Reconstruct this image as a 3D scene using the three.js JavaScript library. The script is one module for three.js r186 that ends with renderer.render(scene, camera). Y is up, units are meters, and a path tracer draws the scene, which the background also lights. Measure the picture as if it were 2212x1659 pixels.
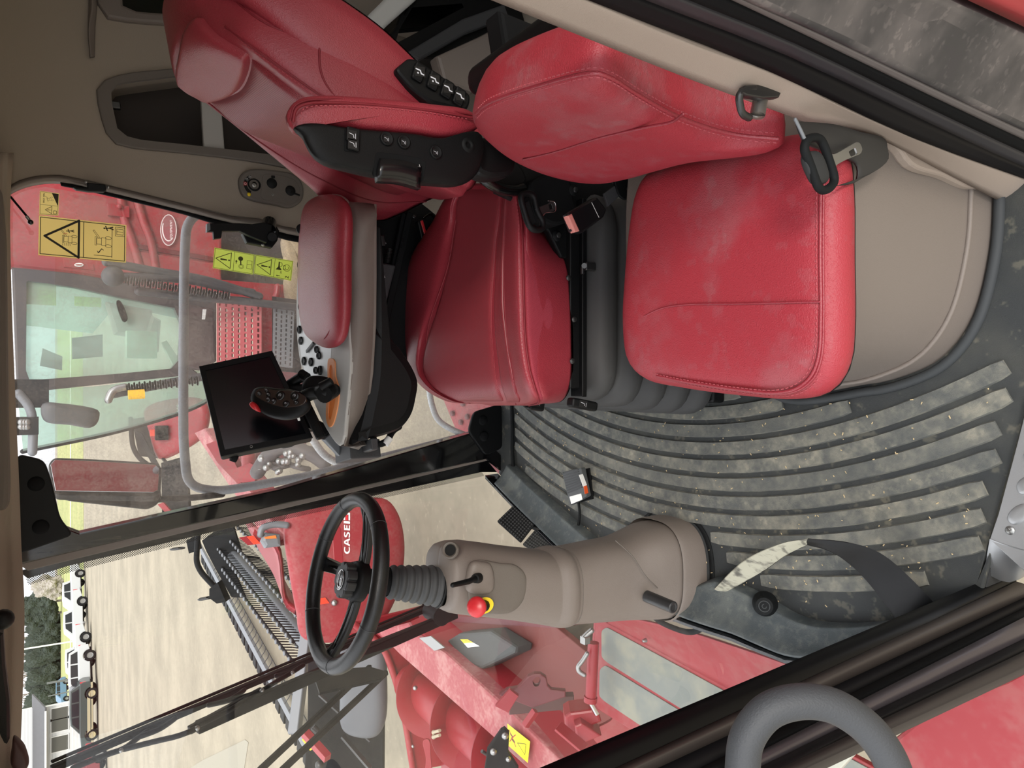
import * as THREE from 'three';
import { RoundedBoxGeometry } from 'three/addons/geometries/RoundedBoxGeometry.js';
import { mergeGeometries, toCreasedNormals } from 'three/addons/utils/BufferGeometryUtils.js';

// ---------------------------------------------------------------- camera, sky, sun, exposure
const V = (x, y, z) => new THREE.Vector3(x, y, z);
const FOCAL = 1534, PITCH = THREE.MathUtils.degToRad(33.4), EYE = V(0, 1.5, 0);
const scene = new THREE.Scene();
const camera = new THREE.PerspectiveCamera(2 * Math.atan(829.5 / FOCAL) * 180 / Math.PI, 2212 / 1659, 0.02, 600);
const FWD = V(0, -Math.sin(PITCH), -Math.cos(PITCH)), UPR = V(0, Math.cos(PITCH), -Math.sin(PITCH)), RGT = V(1, 0, 0);
camera.position.copy(EYE);                                   // the phone is held on its side: the picture's left is up
camera.quaternion.setFromRotationMatrix(new THREE.Matrix4().makeBasis(UPR.clone().negate(), RGT, FWD.clone().negate()));
scene.add(camera);
const renderer = new THREE.WebGLRenderer({ antialias: true });
renderer.toneMapping = THREE.LinearToneMapping;
renderer.toneMappingExposure = 1.12;
renderer.shadowMap.enabled = true;
{ // overcast sky: bright cloud, brightest overhead
  const w = 64, h = 64, d = new Float32Array(w * h * 4);
  for (let j = 0; j < h; j++) for (let i = 0; i < w; i++) {
    const el = (j + 0.5) / h * Math.PI - Math.PI / 2, up = Math.max(0, Math.sin(el)), k = el < 0 ? 0.9 : (1.25 + 1.5 * up), o = (j * w + i) * 4;
    d[o] = k * 0.98; d[o + 1] = k; d[o + 2] = k * 1.03; d[o + 3] = 1;
  }
  const sky = new THREE.DataTexture(d, w, h, THREE.RGBAFormat, THREE.FloatType);
  sky.mapping = THREE.EquirectangularReflectionMapping; sky.magFilter = THREE.LinearFilter; sky.needsUpdate = true;
  scene.background = sky; scene.environment = sky;
}
const sun = new THREE.DirectionalLight(0xfff4e6, 1.6);       // sun behind thin cloud, over the camera's side of the cab
sun.position.set(3, 9, 9); sun.target.position.set(-1, 0, -2); sun.castShadow = true; sun.shadow.radius = 24;
sun.shadow.mapSize.set(2048, 2048); Object.assign(sun.shadow.camera, { left: -20, right: 20, top: 20, bottom: -20, near: 0.1, far: 80 });
scene.add(sun, sun.target);

// ---------------------------------------------------------------- measuring: where a sight line meets a plane of the place
const ray = (px, py) => FWD.clone().addScaledVector(RGT, (829.5 - py) / FOCAL).addScaledVector(UPR, (1106 - px) / FOCAL);
const PD = (px, py, d) => EYE.clone().addScaledVector(ray(px, py), d);
const PX = (px, py, x) => { const r = ray(px, py); return EYE.clone().addScaledVector(r, (x - EYE.x) / r.x); };
const PY = (px, py, y) => { const r = ray(px, py); return EYE.clone().addScaledVector(r, (y - EYE.y) / r.y); };
const PZ = (px, py, z) => { const r = ray(px, py); return EYE.clone().addScaledVector(r, (z - EYE.z) / r.z); };
const PN = (px, py, o, n) => { const r = ray(px, py); return EYE.clone().addScaledVector(r, o.clone().sub(EYE).dot(n) / r.dot(n)); };
const many = (f, list, ...a) => list.map(([x, y, k]) => f(x, y, k ?? a[0], ...a.slice(1)));

// ---------------------------------------------------------------- seeded noise and textures
let seed = 7;
const rnd = () => { seed = (seed * 1664525 + 1013904223) >>> 0; return seed / 4294967296; };
const rr = (a, b) => a + (b - a) * rnd();
function tileNoise(n, cells, oct = 4, gain = 0.5, s0 = 1) {    // tileable value noise, 0..1
  const out = new Float32Array(n * n); let amp = 1, sum = 0;
  for (let o = 0; o < oct; o++) {
    const c = cells << o, lat = new Float32Array(c * c); let s = (s0 * 7919 + o * 104729) >>> 0;
    for (let i = 0; i < c * c; i++) { s = (s * 1664525 + 1013904223) >>> 0; lat[i] = s / 4294967296; }
    for (let y = 0; y < n; y++) for (let x = 0; x < n; x++) {
      const fx = x / n * c, fy = y / n * c, x0 = fx | 0, y0 = fy | 0, x1 = (x0 + 1) % c, y1 = (y0 + 1) % c;
      let tx = fx - x0, ty = fy - y0; tx = tx * tx * (3 - 2 * tx); ty = ty * ty * (3 - 2 * ty);
      out[y * n + x] += amp * ((lat[y0 * c + x0] * (1 - tx) + lat[y0 * c + x1] * tx) * (1 - ty) + (lat[y1 * c + x0] * (1 - tx) + lat[y1 * c + x1] * tx) * ty);
    }
    sum += amp; amp *= gain;
  }
  for (let i = 0; i < n * n; i++) out[i] /= sum;
  return out;
}
function dataTex(n, size, f, srgb = false) {                   // f(i, x, y) -> grey or [r, g, b], 0..1; size in metres
  const d = new Uint8Array(n * n * 4);
  for (let i = 0; i < n * n; i++) { let c = f(i, i % n, i / n | 0); if (!Array.isArray(c)) c = [c, c, c]; for (let k = 0; k < 3; k++) d[i * 4 + k] = Math.max(0, Math.min(255, c[k] * 255)); d[i * 4 + 3] = 255; }
  const t = new THREE.DataTexture(d, n, n); t.wrapS = t.wrapT = THREE.RepeatWrapping; t.magFilter = THREE.LinearFilter; t.minFilter = THREE.LinearMipmapLinearFilter; t.generateMipmaps = true;
  t.repeat.set(1 / size, 1 / size); if (srgb) t.colorSpace = THREE.SRGBColorSpace; t.needsUpdate = true; return t;
}
const nA = tileNoise(512, 8, 5, 0.55, 1), nB = tileNoise(512, 64, 3, 0.6, 2), nC = tileNoise(512, 4, 6, 0.6, 3), nD = tileNoise(512, 128, 2, 0.7, 4);
const lerp = (a, b, t) => a + (b - a) * t, mix3 = (a, b, t) => [lerp(a[0], b[0], t), lerp(a[1], b[1], t), lerp(a[2], b[2], t)], sm = (a, b, x) => { x = Math.max(0, Math.min(1, (x - a) / (b - a))); return x * x * (3 - 2 * x); };
const texLeather = dataTex(512, 0.16, (i) => 0.6 * Math.abs(nB[i] - 0.5) * 2 + 0.4 * nD[i]);
const texPerf = dataTex(256, 0.04, (i, x, y) => { const u = (x + (y >> 4 & 1) * 8) % 16 - 7.5, v = y % 16 - 7.5; return Math.min(1, (u * u + v * v * 1.4) / 26); });
const perfDot = (x, y) => { const u = (x + (y >> 4 & 1) * 8) % 16 - 7.5, v = y % 16 - 7.5; return Math.min(1, (u * u + v * v * 1.4) / 26); };
const texPerfColor = dataTex(256, 0.04, (i, x, y) => mix3([0.34, 0.1, 0.125], [0.59, 0.19, 0.23], perfDot(x, y) * (0.88 + 0.12 * Math.sin(y / 256 * Math.PI * 32))), true);
const texRibCloth = dataTex(128, 0.03, (i, x, y) => 0.5 + 0.5 * Math.sin((x + y) / 128 * 2 * Math.PI * 8) * 0.8 + 0.1 * nB[i]);
const texGrain = dataTex(512, 0.12, (i) => nD[i] * 0.7 + nB[i] * 0.3);
const texDirtRed = (base, dust, amt) => dataTex(512, 1.3, (i) => mix3(base, dust, amt * sm(0.35, 0.75, nA[i] * 0.6 + nB[i] * 0.4)), true);

// ---------------------------------------------------------------- materials (hex = sRGB)
const std = (hex, o = {}) => new THREE.MeshStandardMaterial({ color: hex, roughness: 0.6, ...o });
const phy = (hex, o = {}) => new THREE.MeshPhysicalMaterial({ color: hex, roughness: 0.5, ...o });
const M = {
  leather: phy(0x932f3a, { roughness: 0.4, clearcoat: 0.3, clearcoatRoughness: 0.36, bumpMap: texLeather, bumpScale: 0.0009 }),
  leatherWorn: phy(0xffffff, { roughness: 0.5, bumpMap: texLeather, bumpScale: 0.0009, map: dataTex(512, 0.55, (i) => mix3([0.62, 0.185, 0.228], [0.61, 0.31, 0.335], 0.8 * sm(0.5, 0.8, nC[i]) + 0.35 * sm(0.6, 0.7, nA[(i * 3 + 9000) % 262144])), true) }),
  perf: phy(0xffffff, { map: texPerfColor, roughness: 0.42, clearcoat: 0.2, clearcoatRoughness: 0.4, bumpMap: texPerf, bumpScale: 0.0008 }),
  ribCloth: phy(0x9a3241, { roughness: 0.7, bumpMap: texRibCloth, bumpScale: 0.0006 }),
  thread: std(0xb05058, { roughness: 0.7 }),
  seam: std(0x7a1a26, { roughness: 0.6 }),
  headliner: std(0x9a8f82, { roughness: 0.92, bumpMap: texGrain, bumpScale: 0.0006 }),
  trimBeige: std(0x9d8f83, { roughness: 0.6, bumpMap: texGrain, bumpScale: 0.0003 }),
  taupe: std(0x746b64, { roughness: 0.55, bumpMap: texGrain, bumpScale: 0.0003 }),
  taupeDark: std(0x655e57, { roughness: 0.6, bumpMap: texGrain, bumpScale: 0.0003 }),
  paleGrey: std(0xa9a7a2, { roughness: 0.5, bumpMap: texGrain, bumpScale: 0.0002 }),
  darkGrey: std(0x3b3c3e, { roughness: 0.55, bumpMap: texGrain, bumpScale: 0.0003 }),
  black: phy(0x0d0e0f, { roughness: 0.5, specularIntensity: 0.45, bumpMap: texGrain, bumpScale: 0.0002 }),
  blackMatte: phy(0x111213, { roughness: 0.8, specularIntensity: 0.3 }),
  gloss: phy(0x08080a, { roughness: 0.12, clearcoat: 0.6, clearcoatRoughness: 0.05 }),
  rubber: phy(0x141617, { roughness: 0.7, specularIntensity: 0.35 }),
  seal: phy(0x0e0d10, { roughness: 0.55, specularIntensity: 0.4 }),
  steel: std(0x9a9a98, { roughness: 0.35, metalness: 0.9 }),
  chrome: std(0xd8d8d8, { roughness: 0.15, metalness: 1 }),
  darkSteel: std(0x4a4a4a, { roughness: 0.4, metalness: 0.8 }),
  alu: std(0xb9bbbd, { roughness: 0.42, metalness: 0.85, bumpMap: texGrain, bumpScale: 0.0001 }),
  orange: std(0xd9762f, { roughness: 0.6 }),
  redPlastic: std(0xc02a30, { roughness: 0.35 }),
  white: std(0xe8e8e4, { roughness: 0.5 }),
  yellow: std(0xe5c51f, { roughness: 0.5 }),
  paint: phy(0x8c1f28, { roughness: 0.45, specularIntensity: 0.7, clearcoat: 0.25, clearcoatRoughness: 0.25 }),
  paintDusty: phy(0xffffff, { roughness: 0.55, map: texDirtRed([0.56, 0.15, 0.175], [0.58, 0.37, 0.345], 0.55) }),
  paintDustGlare: phy(0xffffff, { roughness: 0.6, map: texDirtRed([0.58, 0.26, 0.275], [0.66, 0.46, 0.44], 0.9) }),  // dusty red for the beams, sky glare put into the paler tone
  paintDark: phy(0x5f1017, { roughness: 0.45, clearcoat: 0.3, clearcoatRoughness: 0.3 }),
  greyPad: std(0xffffff, { roughness: 0.9, map: dataTex(512, 0.8, (i) => mix3([0.47, 0.49, 0.47], [0.6, 0.59, 0.51], 0.6 * sm(0.4, 0.8, nA[i])), true) }),
  blackSteel: phy(0x131415, { roughness: 0.6, specularIntensity: 0.3 }),
  greySteel: std(0x74777b, { roughness: 0.5, metalness: 0.3 }),
  tyre: phy(0x1c1c1d, { roughness: 0.9, specularIntensity: 0.4 }),
  glass: phy(0xffffff, { roughness: 0, transmission: 1, thickness: 0, ior: 1.45 }),
  glassGreen: phy(0xdff2ea, { roughness: 0, transmission: 1, thickness: 0, ior: 1.45 }),
  screen: phy(0x0a0c10, { roughness: 0.18 }),
  mirror: std(0xd0d0d0, { roughness: 0.03, metalness: 1 }),
};

// ---------------------------------------------------------------- scene bookkeeping
const used = new Map();
const numbered = (n) => { const k = used.get(n) ?? 0; used.set(n, k + 1); return k ? n + '_' + String(k).padStart(3, '0') : n; };
function boxUV(g) {                                             // metres along the two axes a face mostly lies in
  if (g.userData.keepUV) return g;
  if (g.index) g = g.toNonIndexed();
  const p = g.attributes.position, uv = new Float32Array(p.count * 2), a = V(), b = V(), c = V();
  for (let i = 0; i < p.count; i += 3) {
    a.fromBufferAttribute(p, i); b.fromBufferAttribute(p, i + 1); c.fromBufferAttribute(p, i + 2);
    const n = b.clone().sub(a).cross(c.clone().sub(a)), x = Math.abs(n.x), y = Math.abs(n.y), z = Math.abs(n.z);
    [a, b, c].forEach((q, k) => { const s = y >= x && y >= z ? [q.x, q.z] : x >= z ? [q.z, q.y] : [q.x, q.y]; uv[(i + k) * 2] = s[0]; uv[(i + k) * 2 + 1] = s[1]; });
  }
  g.setAttribute('uv', new THREE.BufferAttribute(uv, 2)); return g;
}
const fuse = (list) => { if (!Array.isArray(list)) return list; const l = list.map((g) => { g = g.index ? g.toNonIndexed() : g; const o = new THREE.BufferGeometry(); o.setAttribute('position', g.attributes.position); o.setAttribute('normal', g.attributes.normal); return o; }); return mergeGeometries(l); };
function meshOf(name, geo, mat) { const m = new THREE.Mesh(boxUV(fuse(geo)), mat); m.name = name; m.castShadow = m.receiveShadow = true; return m; }
function T(name, label, category, base = [0, 0, 0], group) {     // a thing: a group at its base whose children are its parts
  const o = new THREE.Group(); o.name = numbered(name); o.position.set(...base); o.userData = { label, category, kind: 'thing' };
  if (group) o.userData.group = group; scene.add(o); return o;
}
function P(parent, name, geo, mat, label) {                      // a part (or sub-part), modelled in world coordinates
  const m = meshOf(name, geo, mat); if (parent.isGroup) m.position.copy(parent.position).negate();
  if (label) m.userData.label = label; parent.add(m); return m;
}
function one(name, geo, mat, label, category, group, kind = 'thing') {   // a thing that is one mesh
  const m = meshOf(numbered(name), geo, mat); m.userData = { label, category, kind }; if (group) m.userData.group = group; scene.add(m); return m;
}
function S(name, geo, mat, parent) { const m = meshOf(parent ? name : numbered(name), geo, mat); if (!parent) m.userData.kind = 'structure'; (parent ?? scene).add(m); return m; }

// ---------------------------------------------------------------- shapes
const moved = (g, p, r = [0, 0, 0], s) => { const m = new THREE.Matrix4().compose(p.isVector3 ? p : V(...p), new THREE.Quaternion().setFromEuler(new THREE.Euler(...r)), s ? V(...s) : V(1, 1, 1)); g.applyMatrix4(m); return g; };
const framed = (g, o, x, y, z) => g.applyMatrix4(new THREE.Matrix4().makeBasis(x, y, z).setPosition(o));
function axes(dir, hint = V(0, 1, 0)) { const z = dir.clone().normalize(); let x = hint.clone().cross(z); if (x.lengthSq() < 1e-6) x = V(1, 0, 0).cross(z); x.normalize(); return [x, z.clone().cross(x).normalize(), z]; }
const box = (w, h, d, p = [0, 0, 0], r, rad = 0.004, seg = 2) => moved(new RoundedBoxGeometry(w, h, d, seg, Math.min(rad, w / 2.01, h / 2.01, d / 2.01)), p, r);
const bar = (a, b, w, h, hint, rad = 0.003) => { const d = b.clone().sub(a), [x, y, z] = axes(d, hint), l = d.length(); return framed(new RoundedBoxGeometry(w, h, l, 1, Math.min(rad, w / 2.01, h / 2.01)), a.clone().addScaledVector(d, 0.5), x, y, z); };
const rod = (a, b, r, r2 = r, n = 16) => { const d = b.clone().sub(a), [x, , z] = axes(d); return framed(new THREE.CylinderGeometry(r2, r, d.length(), n, 1), a.clone().addScaledVector(d, 0.5), x, z, x.clone().cross(z)); };
const ball = (c, r, s = [1, 1, 1], n = 16) => moved(new THREE.SphereGeometry(r, n, n >> 1), c, [0, 0, 0], s);
function disc(c, dir, prof, n = 24) { const [x, , z] = axes(dir); return framed(new THREE.LatheGeometry(prof.map(([r, h]) => new THREE.Vector2(Math.max(r, 1e-5), h)), n), c, x, z, x.clone().cross(z)); }
function tube(pts, r, { closed = false, seg, rad = 10, type = 'centripetal' } = {}) {
  const c = new THREE.CatmullRomCurve3(pts, closed, type), g = new THREE.TubeGeometry(c, seg ?? Math.max(8, pts.length * 8), r, rad, closed); if (closed) return g;
  const cap = (p, t) => { const q = new THREE.Vector3().copy(p), [x, y, z] = axes(t), s = new THREE.SphereGeometry(r, rad, 4, 0, Math.PI * 2, 0, Math.PI / 2); return framed(s, q, x, z, x.clone().cross(z)); };
  return fuse([g, cap(c.getPoint(0), c.getTangent(0).negate()), cap(c.getPoint(1), c.getTangent(1))]);
}
function pipe(pts, r, bend = 0.05, rad = 10) {                   // straight runs with rounded bends
  const out = [pts[0]];
  for (let i = 1; i < pts.length - 1; i++) {
    const a = pts[i - 1].clone().sub(pts[i]), b = pts[i + 1].clone().sub(pts[i]), k = Math.min(bend, a.length() / 2.05, b.length() / 2.05); a.setLength(k); b.setLength(k);
    for (let t = 0; t <= 6; t++) { const u = t / 6, p = pts[i].clone(); p.addScaledVector(a, (1 - u) ** 2).addScaledVector(b, u ** 2); out.push(p); }
  }
  out.push(pts[pts.length - 1]);
  const path = new THREE.CurvePath(); for (let i = 1; i < out.length; i++) path.add(new THREE.LineCurve3(out[i - 1], out[i]));
  return tube(out, r, { seg: out.length * 3, rad, type: 'chordal' });
}
function planeOf(pts, dir) { const c = V(), n = V(); pts.forEach((p) => c.add(p)); c.divideScalar(pts.length); pts.forEach((p, i) => n.add(p.clone().sub(c).cross(pts[(i + 1) % pts.length].clone().sub(c)))); n.normalize(); if (dir && n.dot(dir) < 0) n.negate(); return [c, n]; }
const spline = (pts, n, closed = true) => new THREE.CatmullRomCurve3(pts, closed, 'centripetal').getSpacedPoints(n).slice(0, closed ? n : n + 1);
function roundLoop(pts, r) {                                     // corners of a loop rounded off
  const out = []; pts.forEach((p, i) => { const a = pts.at(i - 1).clone().sub(p), b = pts[(i + 1) % pts.length].clone().sub(p), k = Math.min(r, a.length() * 0.45, b.length() * 0.45); a.setLength(k); b.setLength(k); for (let t = 0; t <= 5; t++) { const u = t / 5; out.push(p.clone().addScaledVector(a, (1 - u) ** 2).addScaledVector(b, u * u)); } }); return out;
}
// an outline (front face) given thickness away from dir; bevelled edge, optional holes
function slab(pts, thick, dir, { bevel = 0.002, holes = [], smooth = 0, round = 0 } = {}) {
  if (smooth) pts = spline(pts, smooth); if (round) pts = roundLoop(pts, round);
  const [c, n] = planeOf(pts, dir), [x, y, z] = axes(n, Math.abs(n.y) > 0.9 ? V(0, 0, 1) : V(0, 1, 0));
  const flat = (p) => { const d = p.clone().sub(c); return new THREE.Vector2(d.dot(x), d.dot(y)); };
  const sh = new THREE.Shape(pts.map(flat)); holes.forEach((h) => sh.holes.push(new THREE.Path(h.map(flat))));
  const b = Math.min(bevel, thick / 2.1);
  const g = new THREE.ExtrudeGeometry(sh, { depth: thick - 2 * b, bevelEnabled: b > 0, bevelSize: b, bevelThickness: b, bevelOffset: -b, bevelSegments: 2, curveSegments: 6 });
  g.translate(0, 0, -thick + b); return framed(g, c, x, y, z);
}
// a stuffed shape: closed outline, crown towards dir, back away from it
function pillow(pts, dir, crown, back, { n = 64, e = 5, eb = 5, rings = 9, smooth = true, centre } = {}) {
  if (smooth) pts = spline(pts, n); n = pts.length;
  const [c0, nn] = planeOf(pts, dir), c = centre ?? c0, pos = [], idx = [], S1 = [];
  for (let k = 0; k <= rings; k++) { const a = k / rings * Math.PI / 2; S1.push([Math.sin(a) ** (1), 1]); }
  const loops = [];
  for (let k = 1; k <= rings; k++) loops.push([Math.sin(k / rings * Math.PI / 2), 1]);
  for (let k = rings - 1; k >= 1; k--) loops.push([Math.sin(k / rings * Math.PI / 2), -1]);
  const H = (s, side) => side > 0 ? crown * (1 - s ** e) ** (1 / 2) : -back * (1 - s ** eb) ** (1 / 2);
  pos.push(c.clone().addScaledVector(nn, crown));
  for (const [s, side] of loops) for (const p of pts) pos.push(c.clone().lerp(p, s).addScaledVector(nn, H(s, side)));
  pos.push(c.clone().addScaledVector(nn, -back));
  for (let i = 0; i < n; i++) { const j = (i + 1) % n; idx.push(0, 1 + i, 1 + j); for (let l = 0; l < loops.length - 1; l++) { const a = 1 + l * n; idx.push(a + i, a + n + i, a + j, a + j, a + n + i, a + n + j); } const a = 1 + (loops.length - 1) * n; idx.push(a + i, pos.length - 1, a + j); }
  return solid(pos, idx);
}
function solid(pos, idx) {
  let vol = 0; const o = pos[0]; for (let i = 0; i < idx.length; i += 3) vol += pos[idx[i]].clone().sub(o).dot(pos[idx[i + 1]].clone().sub(o).cross(pos[idx[i + 2]].clone().sub(o)));
  if (vol < 0) for (let i = 0; i < idx.length; i += 3) [idx[i], idx[i + 1]] = [idx[i + 1], idx[i]];
  const g = new THREE.BufferGeometry(); g.setAttribute('position', new THREE.Float32BufferAttribute(pos.flatMap((p) => [p.x, p.y, p.z]), 3)); g.setIndex(idx); g.computeVertexNormals(); return g;
}
const cr = (a, b, c, d, t) => 0.5 * (2 * b + (c - a) * t + (2 * a - 5 * b + 4 * c - d) * t * t + (3 * b - a - 3 * c + d) * t * t * t);
const crv = (L, t) => { const n = L.length - 1, i = Math.min(Math.floor(t), n - 1), f = t - i, q = (k) => k < 0 ? L[0].clone().multiplyScalar(2).sub(L[1]) : k > n ? L[n].clone().multiplyScalar(2).sub(L[n - 1]) : L[k], a = q(i - 1), b = q(i), c = q(i + 1), d = q(i + 2); return V(cr(a.x, b.x, c.x, d.x, f), cr(a.y, b.y, c.y, d.y, f), cr(a.z, b.z, c.z, d.z, f)); };
const surf = (rows) => (u, v) => crv(rows.map((r) => crv(r, v)), u);   // smooth sheet through measured rows; u down the rows, v along them
function gridSolid(rows, vec, k = 4) {                            // that sheet with a back at the offset vec: a closed body with soft edges
  const f = surf(rows), R = (rows.length - 1) * k, C = (rows[0].length - 1) * k, pos = [], idx = [], W = C + 1, N = (R + 1) * W;
  for (let s = 0; s < 2; s++) for (let i = 0; i <= R; i++) for (let j = 0; j <= C; j++) { const p = f(i / k, j / k); if (s) p.add(typeof vec === 'function' ? vec(i / R, j / C) : vec); pos.push(p); }
  for (let i = 0; i < R; i++) for (let j = 0; j < C; j++) { const a = i * W + j; idx.push(a, a + W, a + 1, a + 1, a + W, a + W + 1); idx.push(N + a, N + a + 1, N + a + W, N + a + 1, N + a + W + 1, N + a + W); }
  const rim = []; for (let j = 0; j < C; j++) rim.push(j); for (let i = 0; i < R; i++) rim.push(i * W + C); for (let j = C; j > 0; j--) rim.push(R * W + j); for (let i = R; i > 0; i--) rim.push(i * W);
  rim.forEach((a, i) => { const b = rim[(i + 1) % rim.length]; idx.push(a, b, N + a, b, N + b, N + a); });
  return solid(pos, idx);
}
function sheet(rows) { const pos = [], idx = [], W = rows[0].length; rows.forEach((r) => pos.push(...r)); for (let i = 0; i < rows.length - 1; i++) for (let j = 0; j < W - 1; j++) { const a = i * W + j; idx.push(a, a + W, a + 1, a + 1, a + W, a + W + 1); } const g = new THREE.BufferGeometry(); g.setAttribute('position', new THREE.Float32BufferAttribute(pos.flatMap((p) => [p.x, p.y, p.z]), 3)); g.setIndex(idx); g.computeVertexNormals(); return g; }   // a pane
const onSurf = (f, uv, r = 0.0016, n = 0, lift = V()) => tube(uv.map(([u, v]) => f(u, v).add(lift)), r, { seg: n || uv.length * 10, rad: 5 });
function dashes(pts, len, gap, r) { const c = new THREE.CatmullRomCurve3(pts, false, 'centripetal'), L = c.getLength(), out = []; for (let s = 0; s + len < L; s += len + gap) out.push(rod(c.getPointAt(s / L), c.getPointAt((s + len) / L), r, r, 5)); return out; }
// flat print: canvas drawn in its own upright frame, mapped on four corners (top left, top right, bottom right, bottom left as read)
function print(tl, tr, brr, bl, w, h, draw) {
  const cv = document.createElement('canvas'); cv.width = w; cv.height = h; const x = cv.getContext('2d'); draw(x, w, h);
  const t = new THREE.CanvasTexture(cv); t.colorSpace = THREE.SRGBColorSpace;
  const g = new THREE.BufferGeometry(); g.setAttribute('position', new THREE.Float32BufferAttribute([bl, brr, tr, tl].flatMap((p) => [p.x, p.y, p.z]), 3)); g.setAttribute('uv', new THREE.Float32BufferAttribute([0, 0, 1, 0, 1, 1, 0, 1], 2)); g.setIndex([0, 1, 2, 0, 2, 3]); g.computeVertexNormals(); g.userData.keepUV = true;
  return [g, t];
}
const printMat = (t, o = {}) => new THREE.MeshStandardMaterial({ map: t, roughness: 0.5, ...o });
// ================================================================ the cab: floor, walls, posts, glass, roof lining
const MY = 0.0;                                                  // top of the floor mat
// foot of the windscreen from the far post round to the near post, and its top
const wsFoot = spline([PY(1064, 1026, 0.03), PY(1170, 1132, 0.03), PY(1300, 1245, 0.03), PY(1500, 1336, 0.03), PY(1600, 1368, 0.03), PY(1740, 1420, 0.03), PY(1900, 1395, 0.03), PY(2105, 1282, 0.03)], 24, false);
const wsTop = spline([V(-0.455, 1.6, -2.32), V(-0.66, 1.6, -2.08), V(-0.80, 1.6, -1.7), V(-0.80, 1.6, -1.3), V(-0.72, 1.6, -1.0), V(-0.47, 1.6, -0.66)], 24, false);
const wsAt = (u, h) => { const i = Math.min(23, Math.floor(u * 24)), f = u * 24 - i, a = wsFoot[i].clone().lerp(wsFoot[i + 1], f), b = wsTop[i].clone().lerp(wsTop[i + 1], f); return a.lerp(b, h); };
const floorRim = [...wsFoot.map((p) => V(p.x, 0, p.z)), V(-0.3, 0, -0.62), PY(2112, 1255, 0), PY(2160, 1085, 0), PY(2212, 900, 0), V(0.02, 0, -0.545), V(1.2, 0, -0.52), V(1.2, 0, -2.4), V(-0.27, 0, -2.4)];
S('floor', slab(floorRim.map((p) => V(p.x * 1.01, -0.014, p.z)), 0.1, V(0, 1, 0)), std(0x2c2d2e, { roughness: 0.8 }));
{ // rubber mat with raised curved pads
  const fine = tileNoise(512, 40, 4, 0.7, 9);
  const matDark = std(0xffffff, { roughness: 0.75, bumpMap: texGrain, bumpScale: 0.0005, map: dataTex(512, 1.1, (i) => mix3([0.185, 0.197, 0.2], [0.42, 0.405, 0.35], 0.3 * sm(0.4, 0.8, nA[i]) + 0.55 * sm(0.62, 0.74, fine[i])), true) });
  const matTray = std(0xffffff, { roughness: 0.7, bumpMap: texGrain, bumpScale: 0.0005, map: dataTex(512, 0.5, (i) => mix3([0.27, 0.295, 0.305], [0.44, 0.45, 0.43], 0.6 * sm(0.4, 0.8, nA[i]) + 0.3 * sm(0.55, 0.75, fine[i])), true) });
  const matPad = [0.85, 1, 0.75].map((k, q) => std(0xffffff, { roughness: 0.8, bumpMap: texGrain, bumpScale: 0.0008, map: dataTex(512, 0.9 + 0.17 * q, (i) => mix3([0.32, 0.33, 0.325], [0.58, 0.565, 0.505], k * sm(0.25, 0.85, nA[i] * 0.45 + fine[(i * 1) % 262144] * 0.55) + 0.25 * sm(0.64, 0.75, fine[(i + 7000) % 262144])), true) }));
  const t = T('floor_mat', 'black ribbed rubber floor mat dusted with soil and chaff', 'mat', [0, 0, -1.4]);
  P(t, 'base', slab(floorRim.map((p) => V(p.x, MY, p.z)), 0.013, V(0, 1, 0), { bevel: 0.004 }), matDark);
  const Cx = 1.54, Cz = -1.42, inMat = (x, z) => {
    if (z < -2.27 || z > -0.585 - Math.max(0, -x) * 0.14) return false;
    if (x > 0.35) return false;
    if (x > -0.04 && z < -1.2) return z > -2.2 && x < 0.03;
    let best = 1e9, fx = -9; wsFoot.forEach((p) => { const d = Math.abs(p.z - z); if (d < best) { best = d; fx = p.x; } });
    if (x < fx + (z > -1.32 ? Math.max(0.05, 0.15 - (z + 1.32) * 0.16) : 0.10)) return false;
    if (Math.hypot(x + 0.56, (z + 1.42) * 0.75) < 0.155) return false;            // round the steering column's foot
    if (x > -0.03 && z < -0.6) { const q = z > -0.9 ? 0.02 : 0; if (x > -0.035 + Math.max(0, (z + 0.86)) * 0.42 - q) return false; }
    return true;
  };
  for (let k = -10; k <= 6; k++) {
    const Rk = 1.86 + k * 0.0475, wide = 0.0158; let run = [];
    const flush = () => {
      if (run.length > 5) {
        const top = [], n = run.length; run.forEach((a, i) => { const tp = Math.min(1, 0.8 + Math.min(i, n - 1 - i) * 0.2), w = wide * tp; top.push([V(Cx - (Rk + w) * Math.cos(a), MY + 0.0055, Cz + (Rk + w) * Math.sin(a)), V(Cx - (Rk - w) * Math.cos(a), MY + 0.0055, Cz + (Rk - w) * Math.sin(a)), V(Cx - (Rk + w + 0.003) * Math.cos(a), MY - 0.002, Cz + (Rk + w + 0.003) * Math.sin(a)), V(Cx - (Rk - w - 0.003) * Math.cos(a), MY - 0.002, Cz + (Rk - w - 0.003) * Math.sin(a))]); });
        const pos = [], idx = []; top.forEach((q) => pos.push(q[2], q[0], q[1], q[3]));
        for (let i = 0; i < n - 1; i++) for (let j = 0; j < 3; j++) { const a = i * 4 + j; idx.push(a, a + 1, a + 4, a + 1, a + 5, a + 4); }
        const e = (n - 1) * 4; idx.push(0, 2, 1, 0, 3, 2, e, e + 1, e + 2, e, e + 2, e + 3);
        P(t, 'rib', toCreasedNormals(solid(pos, idx).toNonIndexed(), 0.5), matPad[(k + 12) % 3]);
      } run = [];
    };
    for (let a = -0.75; a <= 0.75; a += 0.0125) { const x = Cx - Rk * Math.cos(a), z = Cz + Rk * Math.sin(a); if (inMat(x, z) && inMat(x - wide, z) && inMat(x + wide, z)) run.push(a); else flush(); }
    flush();
  }
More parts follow.
